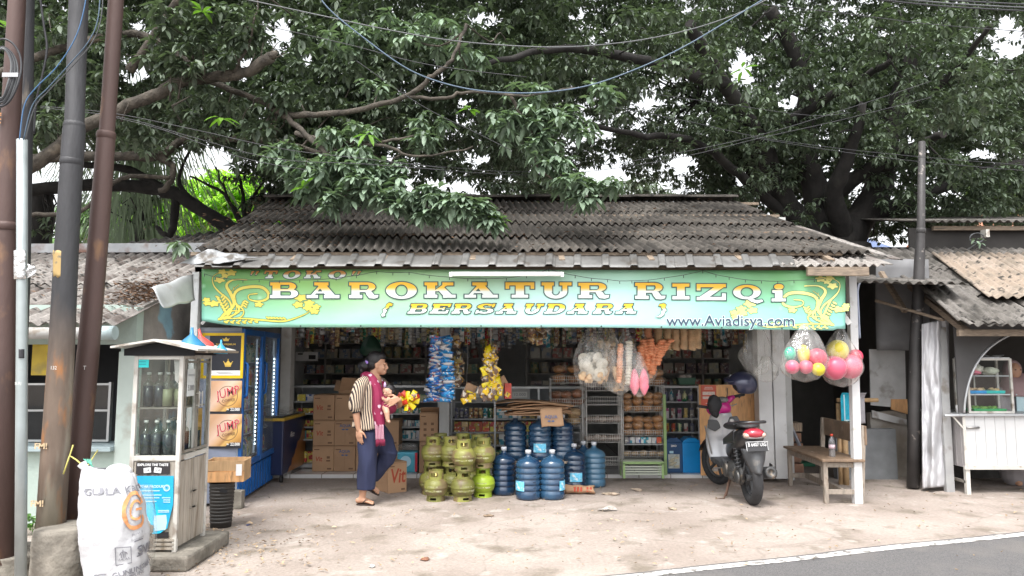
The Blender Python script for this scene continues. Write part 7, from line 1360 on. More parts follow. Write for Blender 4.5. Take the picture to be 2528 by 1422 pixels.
for px,m,lab,win in ((1663,mat('icebox_navy',(.012,.06,.16),.4,var=.1),'dark blue water dispenser box with a clear window, left of the bright one',True),(1708,mat('icebox_blue',(.005,.24,.60),.35,var=.08),'bright blue plastic box in front of the white framed case',False)):
 Y=9.62;w=(44 if win else 46)*S(Y);t=thing('storage_box',lab,'box',(W(px,1100,Y).x,Y,.046));h=W(1264,1092,Y).z-.046;mb=MB();mb.box((0,.12,h/2),(w,.24,h));mb.build('body',m,t,bevel=.012)
 mb=MB();mb.prism([(-w/2,h),(w/2,h),(w/2-.03,h+.03),(.05,h+.055),(-.05,h+.055),(-w/2+.03,h+.03)],.0,.24);mb.build('lid',m,t,bevel=.006)
 if win:
  mb=MB();mb.box((0,-.003,h*.38),(w*.62,.006,h*.46));wn_=mb.build('window',mat('window_pale',(.42,.45,.42),.4,var=.3,vs=20),t);mb=MB();[mb.ball((random.uniform(-.05,.05),-.012,h*(.22+.055*i)),(.035,.008,.016),8,5,.4,i)for i in range(6)];mb.build('sponge_pieces',mat('sponge',(.5,.45,.33),.7),wn_);text('2MO',.035,M_wt,t,(0,-.004,h*.88),bold=.001);mb=MB();mb.box((-.03,-.004,h*.68),(.05,.006,.03));mb.build('sticker',M_pb,t)
mb=MB();x0,x1=W(1727,1000,9.4).x,W(1872,1000,9.4).x;zt_=W(1264,950,9.4).z;mb.box(((x0+x1)/2,9.42,(zt_+.046)/2),(x1-x0,.018,zt_-.046));tag(mb.build('plywood_panel',M_ply),'tall orange brown plywood panel behind the motor scooter','board')
mb=MB();p=W(1877,1000,9.38);mb.box((p.x,9.38,.62),(.035,.03,1.15));tag(mb.build('yellow_post',mat('post_yellow',(.55,.36,.06),.5,var=.1)),'slim yellow post between the plywood panel and the white pillar','post')
o,w,h=adv('poster','orange red poster with white print at the top left of the plywood','poster',1730,1769,951,1005,9.40,mat('poster_orange',(.52,.10,.06),.5,var=.1));mb=MB();[mb.box((0,-.005,z),(w*k,.003,.008))for z,k in ((.11,.5),(.09,.6),(-.09,.4),(-.12,.5))];mb.box((0,-.005,.035),(w*.8,.003,.04));mb.box((0,-.005,-.02),(w*.8,.003,.03));mb.build('print_lines',mat('print_cream',(.6,.5,.45),.5,var=.2,vs=40),o)
t=thing('plastic_basket','green plastic basket on top of the white framed case','basket',W(1693,948,10.1));mb=MB();mb.box((0,0,.04),(.21,.16,.09),taper=1.12);mb.build('body',mat('basket_green',(.05,.12,.08),.6),t);mb=MB();[mb.ball((random.uniform(-.08,.08),random.uniform(-.05,.05),.10),(.05,.03,.025),8,5,.5,i)for i in range(5)];mb.build('contents',M_brd4,t)
t=thing('green_bag','green plastic bag hanging in the dark above the woman','bag',W(915,855,9.6));bagfilm(MB(),(0,0,0),.14,.14,.08,7).build('film',mat('green_film',(.010,.042,.024),.5),t)
t=thing('wall_notice','small white notice hanging in the dark at the back left','notice',W(757,880,10.6));mb=MB();mb.box((0,0,0),(.32,.006,.13));mb.build('card',mat('card_white',(.42,.42,.42),.5),t);mb=MB();mb.box((.08,-.005,-.01),(.10,.003,.06));mb.box((-.09,-.005,.035),(.07,.003,.02));mb.build('picture',M_dark,t)
cable_=MB();cable_.tube([W(1153,820,9.9),W(1155,880,9.9),W(1151,955,9.9)],.004,5);tag(cable_.build('cord',M_wf),'thin white cord hanging down between the snack strings','cord')
M_crk=mat('cracker_white',(.62,.58,.50),.7,var=.2,vs=14);M_cor=mat('cracker_orange',(.66,.26,.13),.6,var=.25,vs=14);M_cpk=mat('cracker_pink',(.80,.22,.30),.6,var=.2,vs=14);M_ctan=mat('cracker_tan',(.66,.46,.28),.7,var=.25,vs=14);M_cpeach=mat('cracker_peach',(.78,.38,.22),.7,var=.25,vs=14)
def tube_pack(mb,a,b,r,n=9):
 a,b=Vector(a),Vector(b)
 for i in range(n):mb.ball(a.lerp(b,(i+.5)/n),(r*random.uniform(.9,1.1),r,(b-a).length/n*.8),10,6,.35,i)
def bag_of(lab,px,py,Y,rx,rz,seed,fill,name='snack_bag',neck=.12):
 c=W(px,py,Y);t=thing(name,lab,'snack bag',c);bagfilm(MB(),(0,0,0),rx*S(Y),rz*S(Y),rx*S(Y)*.6,seed,neck,amp=.35).build('film',M_film,t);fill(t,S(Y));return t
def f1_(t,s_):
 mb=MB();[mb.lathe([(.001,-.006),(.055,-.004),(.06,0),(.055,.004),(.001,.006)],(random.uniform(-.11,.11),random.uniform(-.05,.05),random.uniform(-.21,.0)),12,axis=(random.uniform(-.6,.6),-1,random.uniform(-.5,.5)))for i in range(46)];mb.build('white_crackers',M_crk,t);mb=MB();[mb.ball((random.uniform(-.13,.13),random.uniform(-.06,.04),random.uniform(-.26,-.17)),.035,8,6,.5,i)for i in range(16)];mb.build('tan_chips',M_ctan,t)
bag_of('large bulging clear bag of white round crackers, leftmost of the hanging bags',1462,880,8.0,50,76,2,f1_)
def f2_(t,s_):mb=MB();[mb.lathe([(.001,-.11),(.02,-.08),(.045,.03),(.04,.06),(.001,.06)],(x,y,-.10),10,sm=True)for x,y in ((-.07,0),(.03,-.04),(.09,.02))];mb.build('cone_crackers',M_ctan,t)
bag_of('clear bag of tan cone shaped crackers beside the white cracker bag',1512,895,8.05,32,72,5,f2_)
def f3_(t,s_):
 mb=MB();tube_pack(mb,(-.075,0,-.24),(-.055,0,.17),.034,14);mb.build('peach_roll',M_cpeach,t);mb=MB();tube_pack(mb,(.025,-.03,-.26),(.035,-.02,.2),.038,14);mb.build('white_roll',M_crk,t)
bag_of('clear bag with two long rolls of peach and white crackers',1545,888,7.95,36,78,9,f3_)
def f5_(t,s_):
 mb=MB();[mb.ball((random.uniform(-.08,.08),random.uniform(-.05,.05),random.uniform(-.2,.08)),(.035,.03,.03),8,6,.6,i)for i in range(34)];mb.build('brown_snacks',M_ctan,t)
bag_of('clear bag of small tan snacks squeezed between the white crackers and the rolls',1500,860,8.15,34,62,15,f5_);bag_of('clear bag of peach snacks behind the pink cracker packs',1592,890,8.2,30,60,18,lambda t,s_:(lambda mb:([mb.ball((random.uniform(-.07,.07),random.uniform(-.05,.05),random.uniform(-.18,.08)),(.04,.035,.03),8,6,.6,i)for i in range(30)],mb.build('peach_snacks',M_cpeach,t)))(MB()));bag_of('small clear bag of brown snacks hanging behind the long rolls',1530,935,8.2,26,40,22,lambda t,s_:(lambda mb:([mb.ball((random.uniform(-.05,.05),random.uniform(-.04,.04),random.uniform(-.12,.04)),(.035,.03,.03),8,6,.6,i)for i in range(20)],mb.build('brown_snacks',M_ctan,t)))(MB()))
def f4_(t,s_):
 for i,x in enumerate((-.05,.05)):mb=MB();mb.lathe([(.001,-.17),(.02,-.15),(.052,-.08),(.05,.0),(.025,.09),(.001,.12)],(x,0,-.05),12);mb.build('pink_pack',M_cpk,t)
bag_of('thin clear bag holding two pink cracker packs, hanging lowest',1578,925,7.9,26,55,12,f4_)
p=W(1610,850,8.1);t=thing('cracker_bunch','bunch of bright orange round cracker tubes hanging right of the clear bags','cracker bunch',p)
for i,(dx,dz,an,l_)in enumerate(((-26,28,.1,50),(-11,34,.0,56),(4,32,-.15,56),(17,26,-.25,48),(28,12,-.5,34),(-18,8,.2,40),(2,52,-.1,40),(16,6,-.6,40),(34,-2,-1.0,34),(-4,6,0,40))):
 mb=MB();c=Vector((dx*S(8.1),random.uniform(-.05,.05),-dz*S(8.1)));d=Vector((-math.sin(an),0,math.cos(an)))*l_*S(8.1)/2;tube_pack(mb,c-d,c+d,.045,6);mb.build('orange_tube',M_cor,t)
for k,(px,py,lab)in enumerate(((1600,828,'brown'),(1625,832,'tan'),(1648,834,'tan'),(1668,836,'tan'),(1688,834,'tan'),(1708,836,'tan'),(1722,832,'short tan'))):
 p=W(px,py,8.3);mb=MB();[mb.lathe([(.001,-.008),(.045,-.003),(.048,.003),(.001,.008)],(random.uniform(-.006,.006),0,.10-i*.018),12,axis=(.12,-.35,1))for i in range(13)];tag(mb.build('cracker_stack',M_ctan if k else M_cpeach,None,loc=p),'hanging stack of round tan crackers under the banner','crackers','round cracker stacks hanging under the banner')
for i,(px,py,Y,rx,rz,lab)in enumerate(((1868,860,8.3,38,68,'crumpled clear plastic bags hanging left of the white pillar'),(1892,912,8.25,26,32,'loose clear plastic lying against the white pillar above the helmet'),(1922,850,8.0,16,55,'narrow clear plastic sheet hanging left of the ball bags'))):
 t=thing('plastic_film',lab,'plastic',W(px,py,Y));bagfilm(MB(),(0,0,0),rx*S(Y),rz*S(Y),.06,20+i,.4,amp=.5).build('film',M_film2 if i==2 else M_film,t)
def balls(lab,px,py,Y,rx,rz,items,seed):
 t=thing('ball_bag',lab,'bag of balls',W(px,py,Y));bagfilm(MB(),(0,0,0),rx*S(Y),rz*S(Y),rx*S(Y)*.62,seed,.15,amp=.3).build('net_film',M_film,t)
 for bx_,by,br,dy,m,nm in items:mb=MB();mb.ball(W(bx_,by,Y+dy)-t.location,(br[0]*S(Y),min(br)*S(Y),br[1]*S(Y))if hasattr(br,'__len__')else br*S(Y),20,14);mb.build(nm,m,t)
MBl={k:mat('ball_'+k,c,.35,var=.06,vs=6)for k,c in dict(green=(.01,.40,.24),yellow=(.62,.42,.03),pink=(.60,.11,.18),red=(.55,.05,.10),lemon=(.60,.50,.04)).items()}
balls('clear bag of green, yellow and pink toy balls, left of the two',1988,872,7.5,56,72,[(1950,873,(14,17),0,MBl['green'],'green_ball'),(1984,875,(15,24),.02,MBl['yellow'],'yellow_ball'),(1956,906,17,-.05,MBl['pink'],'pink_ball'),(1990,906,17,-.05,MBl['pink'],'pink_ball'),(2017,884,24,.03,MBl['red'],'red_ball'),(2020,912,16,-.08,MBl['lemon'],'lemon_ball')],31)
balls('clear bag with a yellow face ball above pink balls behind the white post',2078,884,7.75,52,72,[(2068,865,26,0,MBl['lemon'],'yellow_ball'),(2060,908,30,-.03,MBl['pink'],'pink_ball'),(2098,905,30,.03,MBl['pink'],'pink_ball'),(2112,880,18,.05,MBl['red'],'red_ball')],35)
M_tyre=mat('tyre',(.028,.028,.03),.85,var=.3,vs=20,bump=.3,bs=80);M_blkp=mat('black_body',(.018,.018,.02),.28,var=.2,vs=6,coat=.4,dirt=((.09,.085,.08),.62,10));M_silv=mat('silver_body',(.46,.47,.49),.35,.15,var=.08,coat=.4,dirt=((.24,.23,.22),.64,8));M_mag=mat('magenta_body',(.50,.012,.20),.3,var=.06,coat=.5);M_mgrey=mat('grey_plastic',(.06,.062,.066),.55,var=.15,dirt=((.13,.12,.11),.6,9));M_eng=mat('engine_case',(.07,.07,.07),.5,.4,var=.3,vs=14,dirt=((.16,.13,.10),.56,14));M_chr=mat('worn_metal',(.35,.34,.33),.35,.8,var=.2)
mc=G(1858,1246);sc_=thing('motor_scooter','silver and black motor scooter with a magenta headlight cover, parked facing the shop','scooter',mc,rot=(0,-.035,R(0)))
def ring_(mb,c,R_,r,ax,n=40,m=10,prof=None,tread=0):
 c=Vector(c);ax=Vector(ax).normalized();u=Vector((0,0,1));v=ax.cross(u).normalized()
 mb.grid(lambda a,b:(lambda A_,B_:c+(u*math.sin(A_)+v*math.cos(A_))*(R_+r*math.cos(B_)*(1 if not tread else 1+tread*.06*((int(a*n)+int(b*m))%2)))+ax*r*1.0*math.sin(B_))(2*PI*a,2*PI*b),n,m);return mb
def wheel(c,ax,w=.05):
 mb=MB();ring_(mb,c,.225,w,ax,56,12,tread=1);wh=mb.build('wheel',M_tyre,sc_);c=Vector(c);ax=Vector(ax).normalized();mb=MB();ring_(mb,c,.178,.018,ax,32,6);v=ax.cross(Vector((0,0,1))).normalized()
 for i in range(5):a=2*PI*i/5;d=Vector((0,0,1))*math.sin(a)+v*math.cos(a);mb.bar(c+d*.03,c+d*.175,.028,.022)
 mb.lathe([(.001,-.05),(.035,-.05),(.035,.05),(.001,.05)],c,14,axis=ax);mb.build('rim',M_mgrey,wh)
wheel((0,0,.275),(1,0,0),.052);fa=Vector((math.cos(R(24)),math.sin(R(24)),0));wheel((-.01,1.22,.275),fa,.045)
mb=MB();mb.tube([(-.06,1.2,.28),(-.05,1.12,.55),(-.02,1.04,.80)],.02,8);mb.tube([(.05,1.24,.28),(.04,1.14,.55),(.02,1.04,.80)],.02,8);mb.build('fork',M_mgrey,sc_)
mb=MB();mb.grid(lambda a,b:(lambda an,s_:Vector((-.01,1.22,.275))+(Vector((0,0,1))*math.sin(an)+Vector((-fa.y,fa.x,0))*math.cos(an))*(.305-.03*s_*s_)+fa*(.065*s_))(R(20)+R(165)*a,(b-.5)*2),20,6);mb.build('front_fender',M_blkp,sc_,solid=.004)
mb=MB();mb.ball((-.085,.10,.29),(.045,.14,.10),16,10);mb.ball((-.10,.30,.30),(.05,.17,.11),16,10,.1);mb.lathe([(.001,0),(.085,0),(.08,.025),(.03,.035),(.001,.035)],(-.135,.40,.31),18,axis=(-1,0,0));mb.lathe([(.001,0),(.07,0),(.065,.02),(.001,.025)],(-.125,.03,.28),16,axis=(-1,0,0));mb.ball((0,.42,.32),(.10,.16,.11),14,10);mb.box((-.142,.22,.31),(.012,.2,.05),(.1,0,0));[mb.box((-.145,.16+.03*i,.275),(.014,.012,.07))for i in range(4)];mb.build('engine',M_eng,sc_,bevel=.003)
mb=MB();mb.tube([(.10,.48,.26),(.125,.30,.26),(.14,.15,.29),(.150,-.17,.345)],[.03,.05,.062,.064],18);ml=mb.build('muffler',M_mgrey,sc_);mb=MB();mb.lathe([(.064,-.005),(.066,.012),(.045,.022),(.03,.02),(.026,.005),(.001,.004)],(.150,-.17,.345),20,axis=(.04,-1,.16));mb.build('muffler_tip',M_eng,ml);mb=MB();mb.prism([(.0,.30),(.05,.30),(-.02,.42),(-.09,.41)],.195,.205,'x');mb.build('heat_shield',M_blkp,ml)
mb=MB();mb.tube([(-.105,.05,.33),(-.10,.13,.64)],.014,8);pts=[(-.105+.005*t/60+.028*math.cos(t*.75),.05+.08*t/60+.028*math.sin(t*.75),.36+.26*t/60)for t in range(61)];mb.tube(pts,.006,5);mb.build('shock_absorber',M_mgrey,sc_)
mb=MB()
def rfn(a,b):wdt=.125*(1-.62*b**1.6);return Vector(((a-.5)*2*wdt,-.235-.06*b+.10*(abs(a-.5)*2)**2,.59-.24*b))
mb.grid(rfn,12,10);mb.build('rear_fender',M_mgrey,sc_,solid=.006)
t_=Matrix.Rotation(-.35,4,'X');mb=MB();mb.box((0,-.262,.625),(.225,.006,.105),(-.30,0,0));pl_=mb.build('number_plate',mat('plate_black',(.02,.02,.022),.4),sc_,bevel=.002);mb=MB();[mb.box((0,-.267+dz*-.30,.625+dz),(.215,.003,.003),(-.3,0,0))for dz in (.046,-.046)];[mb.box((dx,-.267,.625),(.003,.003,.09),(-.3,0,0))for dx in (-.106,.106)];mb.build('plate_border',M_wt,pl_)
text('B 6407 UIG',.052,M_wt,pl_,(0,-.271,.640),(PI/2-.3,0,0),bold=.0002,sx=.74);text('05.24',.026,M_wt,pl_,(.05,-.262,.597),(PI/2-.3,0,0),bold=.0004,sx=.8)
mb=MB();mb.ball((0,-.185,.745),(.105,.085,.056),20,12);tl=mb.build('tail_light',mat('lamp_red',(.42,.03,.05),.15,coat=.6,var=.15,vs=20),sc_);mb=MB();[mb.ball((s_*.082,-.20,.728),(.036,.05,.030),14,10)for s_ in (-1,1)];mb.build('turn_signal',mat('lamp_clear',(.50,.36,.30),.12,coat=.5,var=.2,vs=40),tl);mb=MB();mb.ball((0,-.205,.726),(.05,.055,.028),12,8);mb.build('brake_lens',mat('lamp_red_bright',(.65,.03,.10),.15,coat=.5),tl);mb=MB();mb.ball((0,-.19,.705),(.11,.06,.02),14,8);mb.build('lamp_skirt',mat('lamp_grey',(.28,.26,.26),.2,coat=.4),tl)
mb=MB();q=[(-.20,.70,.09,.06),(-.12,.70,.135,.095),(.05,.66,.145,.13),(.25,.60,.13,.14),(.45,.52,.115,.13),(.60,.44,.09,.10)]
mb.tube([(0,a,b_)for a,b_,c,d in q],[(c,d)for a,b_,c,d in q],20);mb.build('rear_body',M_blkp,sc_,sub=1)
mb=MB();mb.grid(lambda a,b:Vector((-.137-.004*math.sin(PI*b),.02+.42*a,.70-.10*a+(b-.5)*.13*(1-.5*a))),8,4);mb.build('side_panel',M_blkp,sc_,solid=.008)
q=[(-.13,.80,.075,.02),(-.02,.815,.125,.035),(.2,.80,.14,.045),(.42,.765,.125,.045),(.60,.755,.095,.045),(.68,.74,.05,.03)];mb=MB();mb.tube([(0,a,b_)for a,b_,c,d in q],[(c,d)for a,b_,c,d in q],18);mb.build('seat',mat('seat_vinyl',(.025,.025,.027),.55,var=.2,bump=.3),sc_,sub=1)
mb=MB();mb.tube([Vector(x)for x in smooth_path([(-.10,.14,.80),(-.135,-.05,.845),(-.115,-.20,.855),(0,-.245,.86),(.115,-.20,.855),(.135,-.05,.845),(.10,.14,.80)],4)],.0145,8);mb.build('grab_rail',M_blkp,sc_)
mb=MB();mb.prism([(.55,.30),(.98,.31),(1.0,.36),(.93,.37),(.60,.36),(.52,.42),(.46,.38)],-.15,.15,'x');mb.build('floorboard',M_mgrey,sc_,bevel=.012)
mb=MB()
def ls(a,b):
 w=(.08+.10*math.sin(PI*min(1,.25+b*.62))**1.0)*(1-.15*max(0,b-.8)/.2);x=(a-.5)*2;return Vector((x*w,.96+.13*b*(1-b)*2-.03+.055*x*x-.045*(1-abs(x))*(b>.45)-.05*b,.33+.54*b))
mb.grid(ls,16,16);mb.build('leg_shield',M_silv,sc_,solid=.012)
mb=MB();mb.grid(lambda a,b:(lambda x,w:Vector((x*w,1.06+.12*(1-x*x)+.02-.05*b,.30+.56*b)))((a-.5)*2,(.055+.10*math.sin(PI*min(1,.2+b*.65)))),14,12);mb.build('front_cowl',M_silv,sc_,solid=.01)
mb=MB();mb.prism([(-.17,.80),(-.045,.79),(-.03,.70),(-.10,.66),(-.18,.70)],.90,.93);mb.prism([(.05,.82),(.17,.83),(.20,.77),(.12,.70),(.03,.72)],.90,.925);mb.build('glove_pocket',M_mgrey,sc_,bevel=.01);mb=MB();mb.lathe([(.001,0),(.028,0),(.026,.012),(.014,.014),(.001,.01)],(.10,.90,.775),16,axis=(0,-1,0));mb.build('ignition_lock',M_chr,sc_)
mb=MB();mb.box((-.168,.965,.56),(.012,.03,.34),(.10,-.20,0));mb.build('edge_trim',M_chr,sc_,bevel=.004)
hd=bpy.data.objects.new('handlebar',None);COL.objects.link(hd);hd.parent=sc_;hd.location=(-.03,.95,.935);hd.rotation_euler=(0,0,R(24))
mb=MB();q=[(-.14,-.02,.07,.045),(-.10,-.015,.09,.085),(.0,-.01,.105,.10),(.10,-.015,.09,.085),(.15,-.01,.065,.05)];mb.tube([(a,0,b_)for a,b_,c,d in q],[(c,d)for a,b_,c,d in q],20);mb.build('handlebar_cover',M_mag,hd,sub=1)
mb=MB();mb.ball((0,-.04,.085),(.105,.075,.04),18,10);mb.build('meter',mat('meter_glass',(.16,.16,.15),.12,coat=.8,var=.3,vs=20),hd)
mb=MB();mb.tube([(.10,0,.05),(.17,-.01,.09),(.22,-.02,.11)],[.05,.038,.024],10);mb.build('cover_arm',M_mag,hd);mb=MB();mb.tube([(.20,-.02,.108),(.335,-.05,.13)],.017,12);mb.ball((.338,-.05,.131),.02,8,6);mb.build('grip',M_tyre,hd);mb=MB();mb.tube([(-.12,0,0),(-.31,-.04,.03)],.017,12);mb.build('grip',M_tyre,hd);mb=MB();mb.tube([(.18,.03,.02),(.24,.045,.0),(.30,.03,.02)],.007,6);mb.tube([(-.18,.03,.02),(-.28,.045,0)],.007,6);mb.build('lever',M_chr,hd)
mb=MB();mb.tube([(.10,-.02,.05),(.11,-.04,.16),(.12,-.03,.22)],.006,6);mb.build('mirror_stem',M_mgrey,hd)
mb=MB();mb.bar((-.10,.42,.20),(-.17,.36,.03),.018,.018);mb.bar((-.07,.46,.20),(-.20,.33,.012),.014,.014);mb.bar((-.20,.33,.012),(-.30,.31,.006),.022,.010);mb.build('side_stand',mat('rusty_steel',(.12,.07,.05),.7,.4),sc_);mb=MB();mb.bar((-.14,.56,.30),(-.24,.54,.30),.02,.014);mb.box((-.20,.62,.27),(.05,.04,.03));mb.build('foot_peg',M_chr,sc_)
mb=MB();mb.tube([(-.09,-.04,.27),(-.10,-.10,.36),(-.08,-.12,.46)],.012,6);mb.tube([(-.06,.05,.62),(-.12,.2,.55),(-.10,.35,.45)],.008,6);mb.build('hose',M_tyre,sc_)
hp_=W(1833,948,8.35);hm=thing('helmet','dark blue open face helmet hanging on the scooter handlebar','helmet',hp_,rot=(.12,-.2,R(62)));mb=MB()
def hf(u,v):
 a=2*PI*u;th=PI*.70*v;rr=Vector((.128*math.sin(th)*math.cos(a),.155*math.sin(th)*math.sin(a),.135*math.cos(th)+.0));
 if v>.62 and math.sin(a)>.25:rr.z=max(rr.z,-.005+.03*(1-math.sin(a))-.0);rr.y=min(rr.y,.15)
 return rr
mb.grid(hf,36,20);mb.build('shell',mat('helmet_paint',(.035,.038,.075),.3,.3,var=.1,coat=.5),hm,solid=.012);mb=MB();mb.ball((0,-.01,.0),(.105,.125,.105),16,12);mb.build('lining',M_dark,hm);mb=MB();mb.grid(lambda a,b:Vector((.132*math.sin(R(-62)+R(124)*a),.16*math.cos(R(-62)+R(124)*a)+.05*b,.035-.018*b+.02*math.cos(R(-62)+R(124)*a))),16,4);mb.build('visor_peak',MATS['helmet_paint'],hm,solid=.006)
mb=MB();mb.grid(lambda a,b:Vector((.130*math.sin(R(20)+R(22)*a),.158*math.cos(R(20)+R(22)*a)+.006,.052+.022*b)),5,3);mb.build('emblem',M_wt,hm);mb=MB();mb.tube([(.10,-.02,-.06),(.05,.02,-.15),(-.05,.02,-.15),(-.10,-.02,-.06)],.007,5);mb.build('chin_strap',M_tyre,hm)
t=thing('handlebar_muff','black padded cloth cover over the left handlebar grip','cover',W(1763,1000,8.5));mb=MB();mb.ball((0,0,.0),(.075,.07,.11),18,14,.25,3);mb.ball((.01,0,-.085),(.045,.045,.06),12,8,.3,5);mb.build('cover',mat('black_cloth',(.015,.015,.017),.8,var=.2,bump=.5,bs=30),t)
M_bw=mat('bench_wood',(.17,.115,.075),.6,var=.3,vs=7,scale=(1,5,1),bump=.3,dirt=((.30,.24,.19),.60,6));M_bwl=mat('bench_leg_wood',(.27,.23,.19),.75,var=.3,vs=8,bump=.3,scale=(4,4,1),dirt=((.15,.11,.08),.56,8))
bp0=G(2040,1243);bp1=G(1952,1199);ax_=(bp1-bp0);Lb=ax_.length;u_=ax_.normalized();ang=math.atan2(u_.y,u_.x);wdir=Vector((u_.y,-u_.x,0));
bn_=thing('wooden_bench','worn wooden bench with a backrest standing against the white post','bench',(bp0.x,bp0.y,0),ang)
Db=.36
for x,nm in ((.0,'leg'),(Lb,'leg')):mb=MB();mb.box((x,0,.215),(.045,.045,.43));mb.build(nm,M_bwl,bn_,bevel=.004)
for x in (0,Lb):mb=MB();mb.bar((x,-Db,0),(x,-Db-.05,.80),.045,.045);mb.build('leg',M_bwl,bn_,bevel=.004)
mb=MB();mb.box((Lb/2,-Db/2+.01,.445),(Lb+.14,Db+.08,.028));mb.build('seat',M_bw,bn_,bevel=.006);mb=MB();mb.bx((-.03,-Db-.075,.60),(Lb+.06,-Db-.05,.80));mb.build('backrest',M_bw,bn_,bevel=.004)
for z,y in ((.395,.0),(.12,-Db/2)):mb=MB();mb.box((Lb/2,y,z),(Lb-.04,.022,.06));mb.build('rail',M_bwl,bn_,bevel=.003)
for x in (0,Lb):
 for z in (.395,.12):mb=MB();mb.box((x,-Db/2,z),(.025,Db-.04,.05));mb.build('cross_rail',M_bwl,bn_,bevel=.003)
p=W(2055,1130,8.02);t=thing('water_bottle','clear plastic water bottle with a red cap standing on the bench','bottle',(p.x,8.02,.459));MB().lathe([(.001,0),(.03,0),(.033,.01),(.030,.05),(.033,.06),(.029,.11),(.033,.13),(.032,.16),(.022,.195),(.013,.21),(.013,.222)],n=18).build('body',clear_mat('pet',(.93,.94,.95),.15,.05,wr=.6,body=(.6,.6,.62)),t);MB().lathe([(.0155,.216),(.0155,.24),(.001,.241)],n=12).build('cap',M_sr,t);MB().lathe([(.0335,.085),(.0335,.125)],n=18).build('label',mat('label_pinkish',(.55,.42,.46),.5,var=.3,vs=40),t)
t=thing('bamboo_rack','upright and cross pieces of bamboo behind the bench carrying two towels','rack',(W(2100,1100,9.0).x,9.0,0));mb=MB();mb.tube([(-.07,0,0),(-.06,0,.98)],.035,10);mb.tube([(-.12,.03,.0),(-.115,.03,.96)],.028,10);mb.tube([(-.14,0,1.0),(.36,.02,1.0)],.025,8);mb.build('bamboo',mat('bamboo',(.42,.28,.15),.6,var=.25,vs=7,dirt=((.2,.13,.08),.58,8)),t)
def towel(lab,px0,px1,py0,py1,Y,m):
 a=W(px0,py0,Y);b_=W(px1,py1,Y);t=thing('towel',lab,'towel',a);mb=MB();w=b_.x-a.x;h=a.z-b_.z
 mb.grid(lambda u,v:Vector((w*u,(-.03*math.cos(PI*min(1,v*6)))+.012*math.sin(u*9)*v,-h*v if v>.1 else -h*v*.3)),14,14);mb.build('cloth',m,t,solid=.006);return t
tt=towel('turquoise towel with a pale border hanging over the bamboo rail',2077,2103,970,1040,8.9,mat('towel_turq',(.02,.36,.50),.9,var=.15,vs=20,bump=.5));mb=MB();[mb.box((x,-.045,-.17),(.012,.004,.30))for x in (.010,.115)];mb.box((.06,-.045,-.32),(.12,.004,.014));mb.build('border',mat('towel_border',(.45,.62,.66),.9),tt)
towel('grey towel hanging on the bamboo rail behind the white post',2116,2140,970,1046,8.95,mat('towel_grey',(.33,.32,.34),.9,var=.2,vs=14,bump=.5))
mb=MB();mb.bar(W(1938,1018,9.35),W(1976,1105,9.6),.03,.03);tag(mb.build('broom_stick',mat('stick_grey',(.30,.32,.36),.6)),'grey stick leaning in the dark doorway right of the white pillar','stick')
for i in range(5):z0=.10+.13*i;p=W(1950,1000,9.7);mb=MB();mb.box((0,0,0),(.26,.22,.11));tag(mb.build('brick_block',mat('brick_dull',(.22,.12,.08),.85,var=.3,vs=9)if i<4 else M_wood2,None,loc=(p.x-.02*(i%2),9.75,z0+.0),rot=(0,0,random.uniform(-.1,.1)),bevel=.006),('lowest','second lowest','middle','second highest','topmost')[i]+' block of the small stack in the dark doorway','block')
mb=MB();mb.bx((0,0,0),(.75,.12,.62));tag(mb.build('side_wall',mat('grey_render',(.20,.21,.22),.8,var=.15),None,loc=(W(2065,1100,9.4).x,9.4,0)),'low grey rendered wall behind the bench and the towels','wall')
mb=MB();mb.box((0,0,.03),(.35,.2,.05));tag(mb.build('green_tray',mat('tray_green',(.05,.22,.13),.5),None,loc=G(1975,1150)),'dull green tray on the floor of the dark doorway','tray')
t=towel('blue white garment hanging right of the white post above the balls',2117,2128,700,835,7.95,mat('garment',(.40,.45,.56),.9,var=.15));
Yc=8.2;fc=G(2388,1221);cw=thing('food_cart','white panelled food cart on legs with a silver counter edge, far right','food cart',(fc.x,fc.y,0));Xc=lambda px:W(px,1000,Yc).x-fc.x;Zc=lambda py:W(2450,py,Yc).z
M_cwht=mat('cart_white',(.52,.52,.52),.5,var=.05,vs=4,dirt=((.40,.37,.35),.64,6));mb=MB();zt_,zb_=Zc(1030),Zc(1160);Lc=1.6
for k in range(14):mb.bx((.02+k*.112,0,zb_+.02),(.02+k*.112+.108,.02,zt_));
mb.bx((0,.006,zb_+.02),(Lc,.022,zt_));mb.build('front_panel',M_cwht,cw);mb=MB();mb.bx((0,.02,zb_),(.02,.75,zt_));[mb.bx((-.005,.05+.1*i,zb_),(0,.055+.1*i,zt_))for i in range(7)];mb.build('end_panel',mat('cart_end',(.36,.34,.34),.6,var=.1),cw)
mb=MB();mb.bx((-.02,-.015,zb_-.02),(Lc,.012,zb_+.02));mb.bx((-.01,-.012,zb_+.02),(.02,.0,zt_));mb.build('frame',M_trim,cw)
for x in (0,1.5):
 for y in (0,.7):mb=MB();mb.bx((x,y,0),(x+.045,y+.045,zb_-.02));mb.build('leg',M_alud if y else M_trim,cw)
mb=MB();mb.bx((0,.02,.12),(.03,.72,.15));mb.build('leg_brace',M_alud,cw);mb=MB();mb.bx((-.06,-.04,zt_),(Lc,.78,zt_+.025));mb.tube([(-.22,-.02,zt_+.005),(.0,-.02,zt_+.012)],.016,10);mb.build('counter_top',M_case,cw,bevel=.004);mb=MB();mb.bar((-.12,-.01,zt_),(.0,.0,zt_-.14),.015,.015);mb.build('handle_brace',M_trim,cw);mb=MB();mb.tube([(.03,-.01,zt_-.13),(.17,-.012,zt_-.125)],.012,8);mb.build('latch',M_chr,cw)
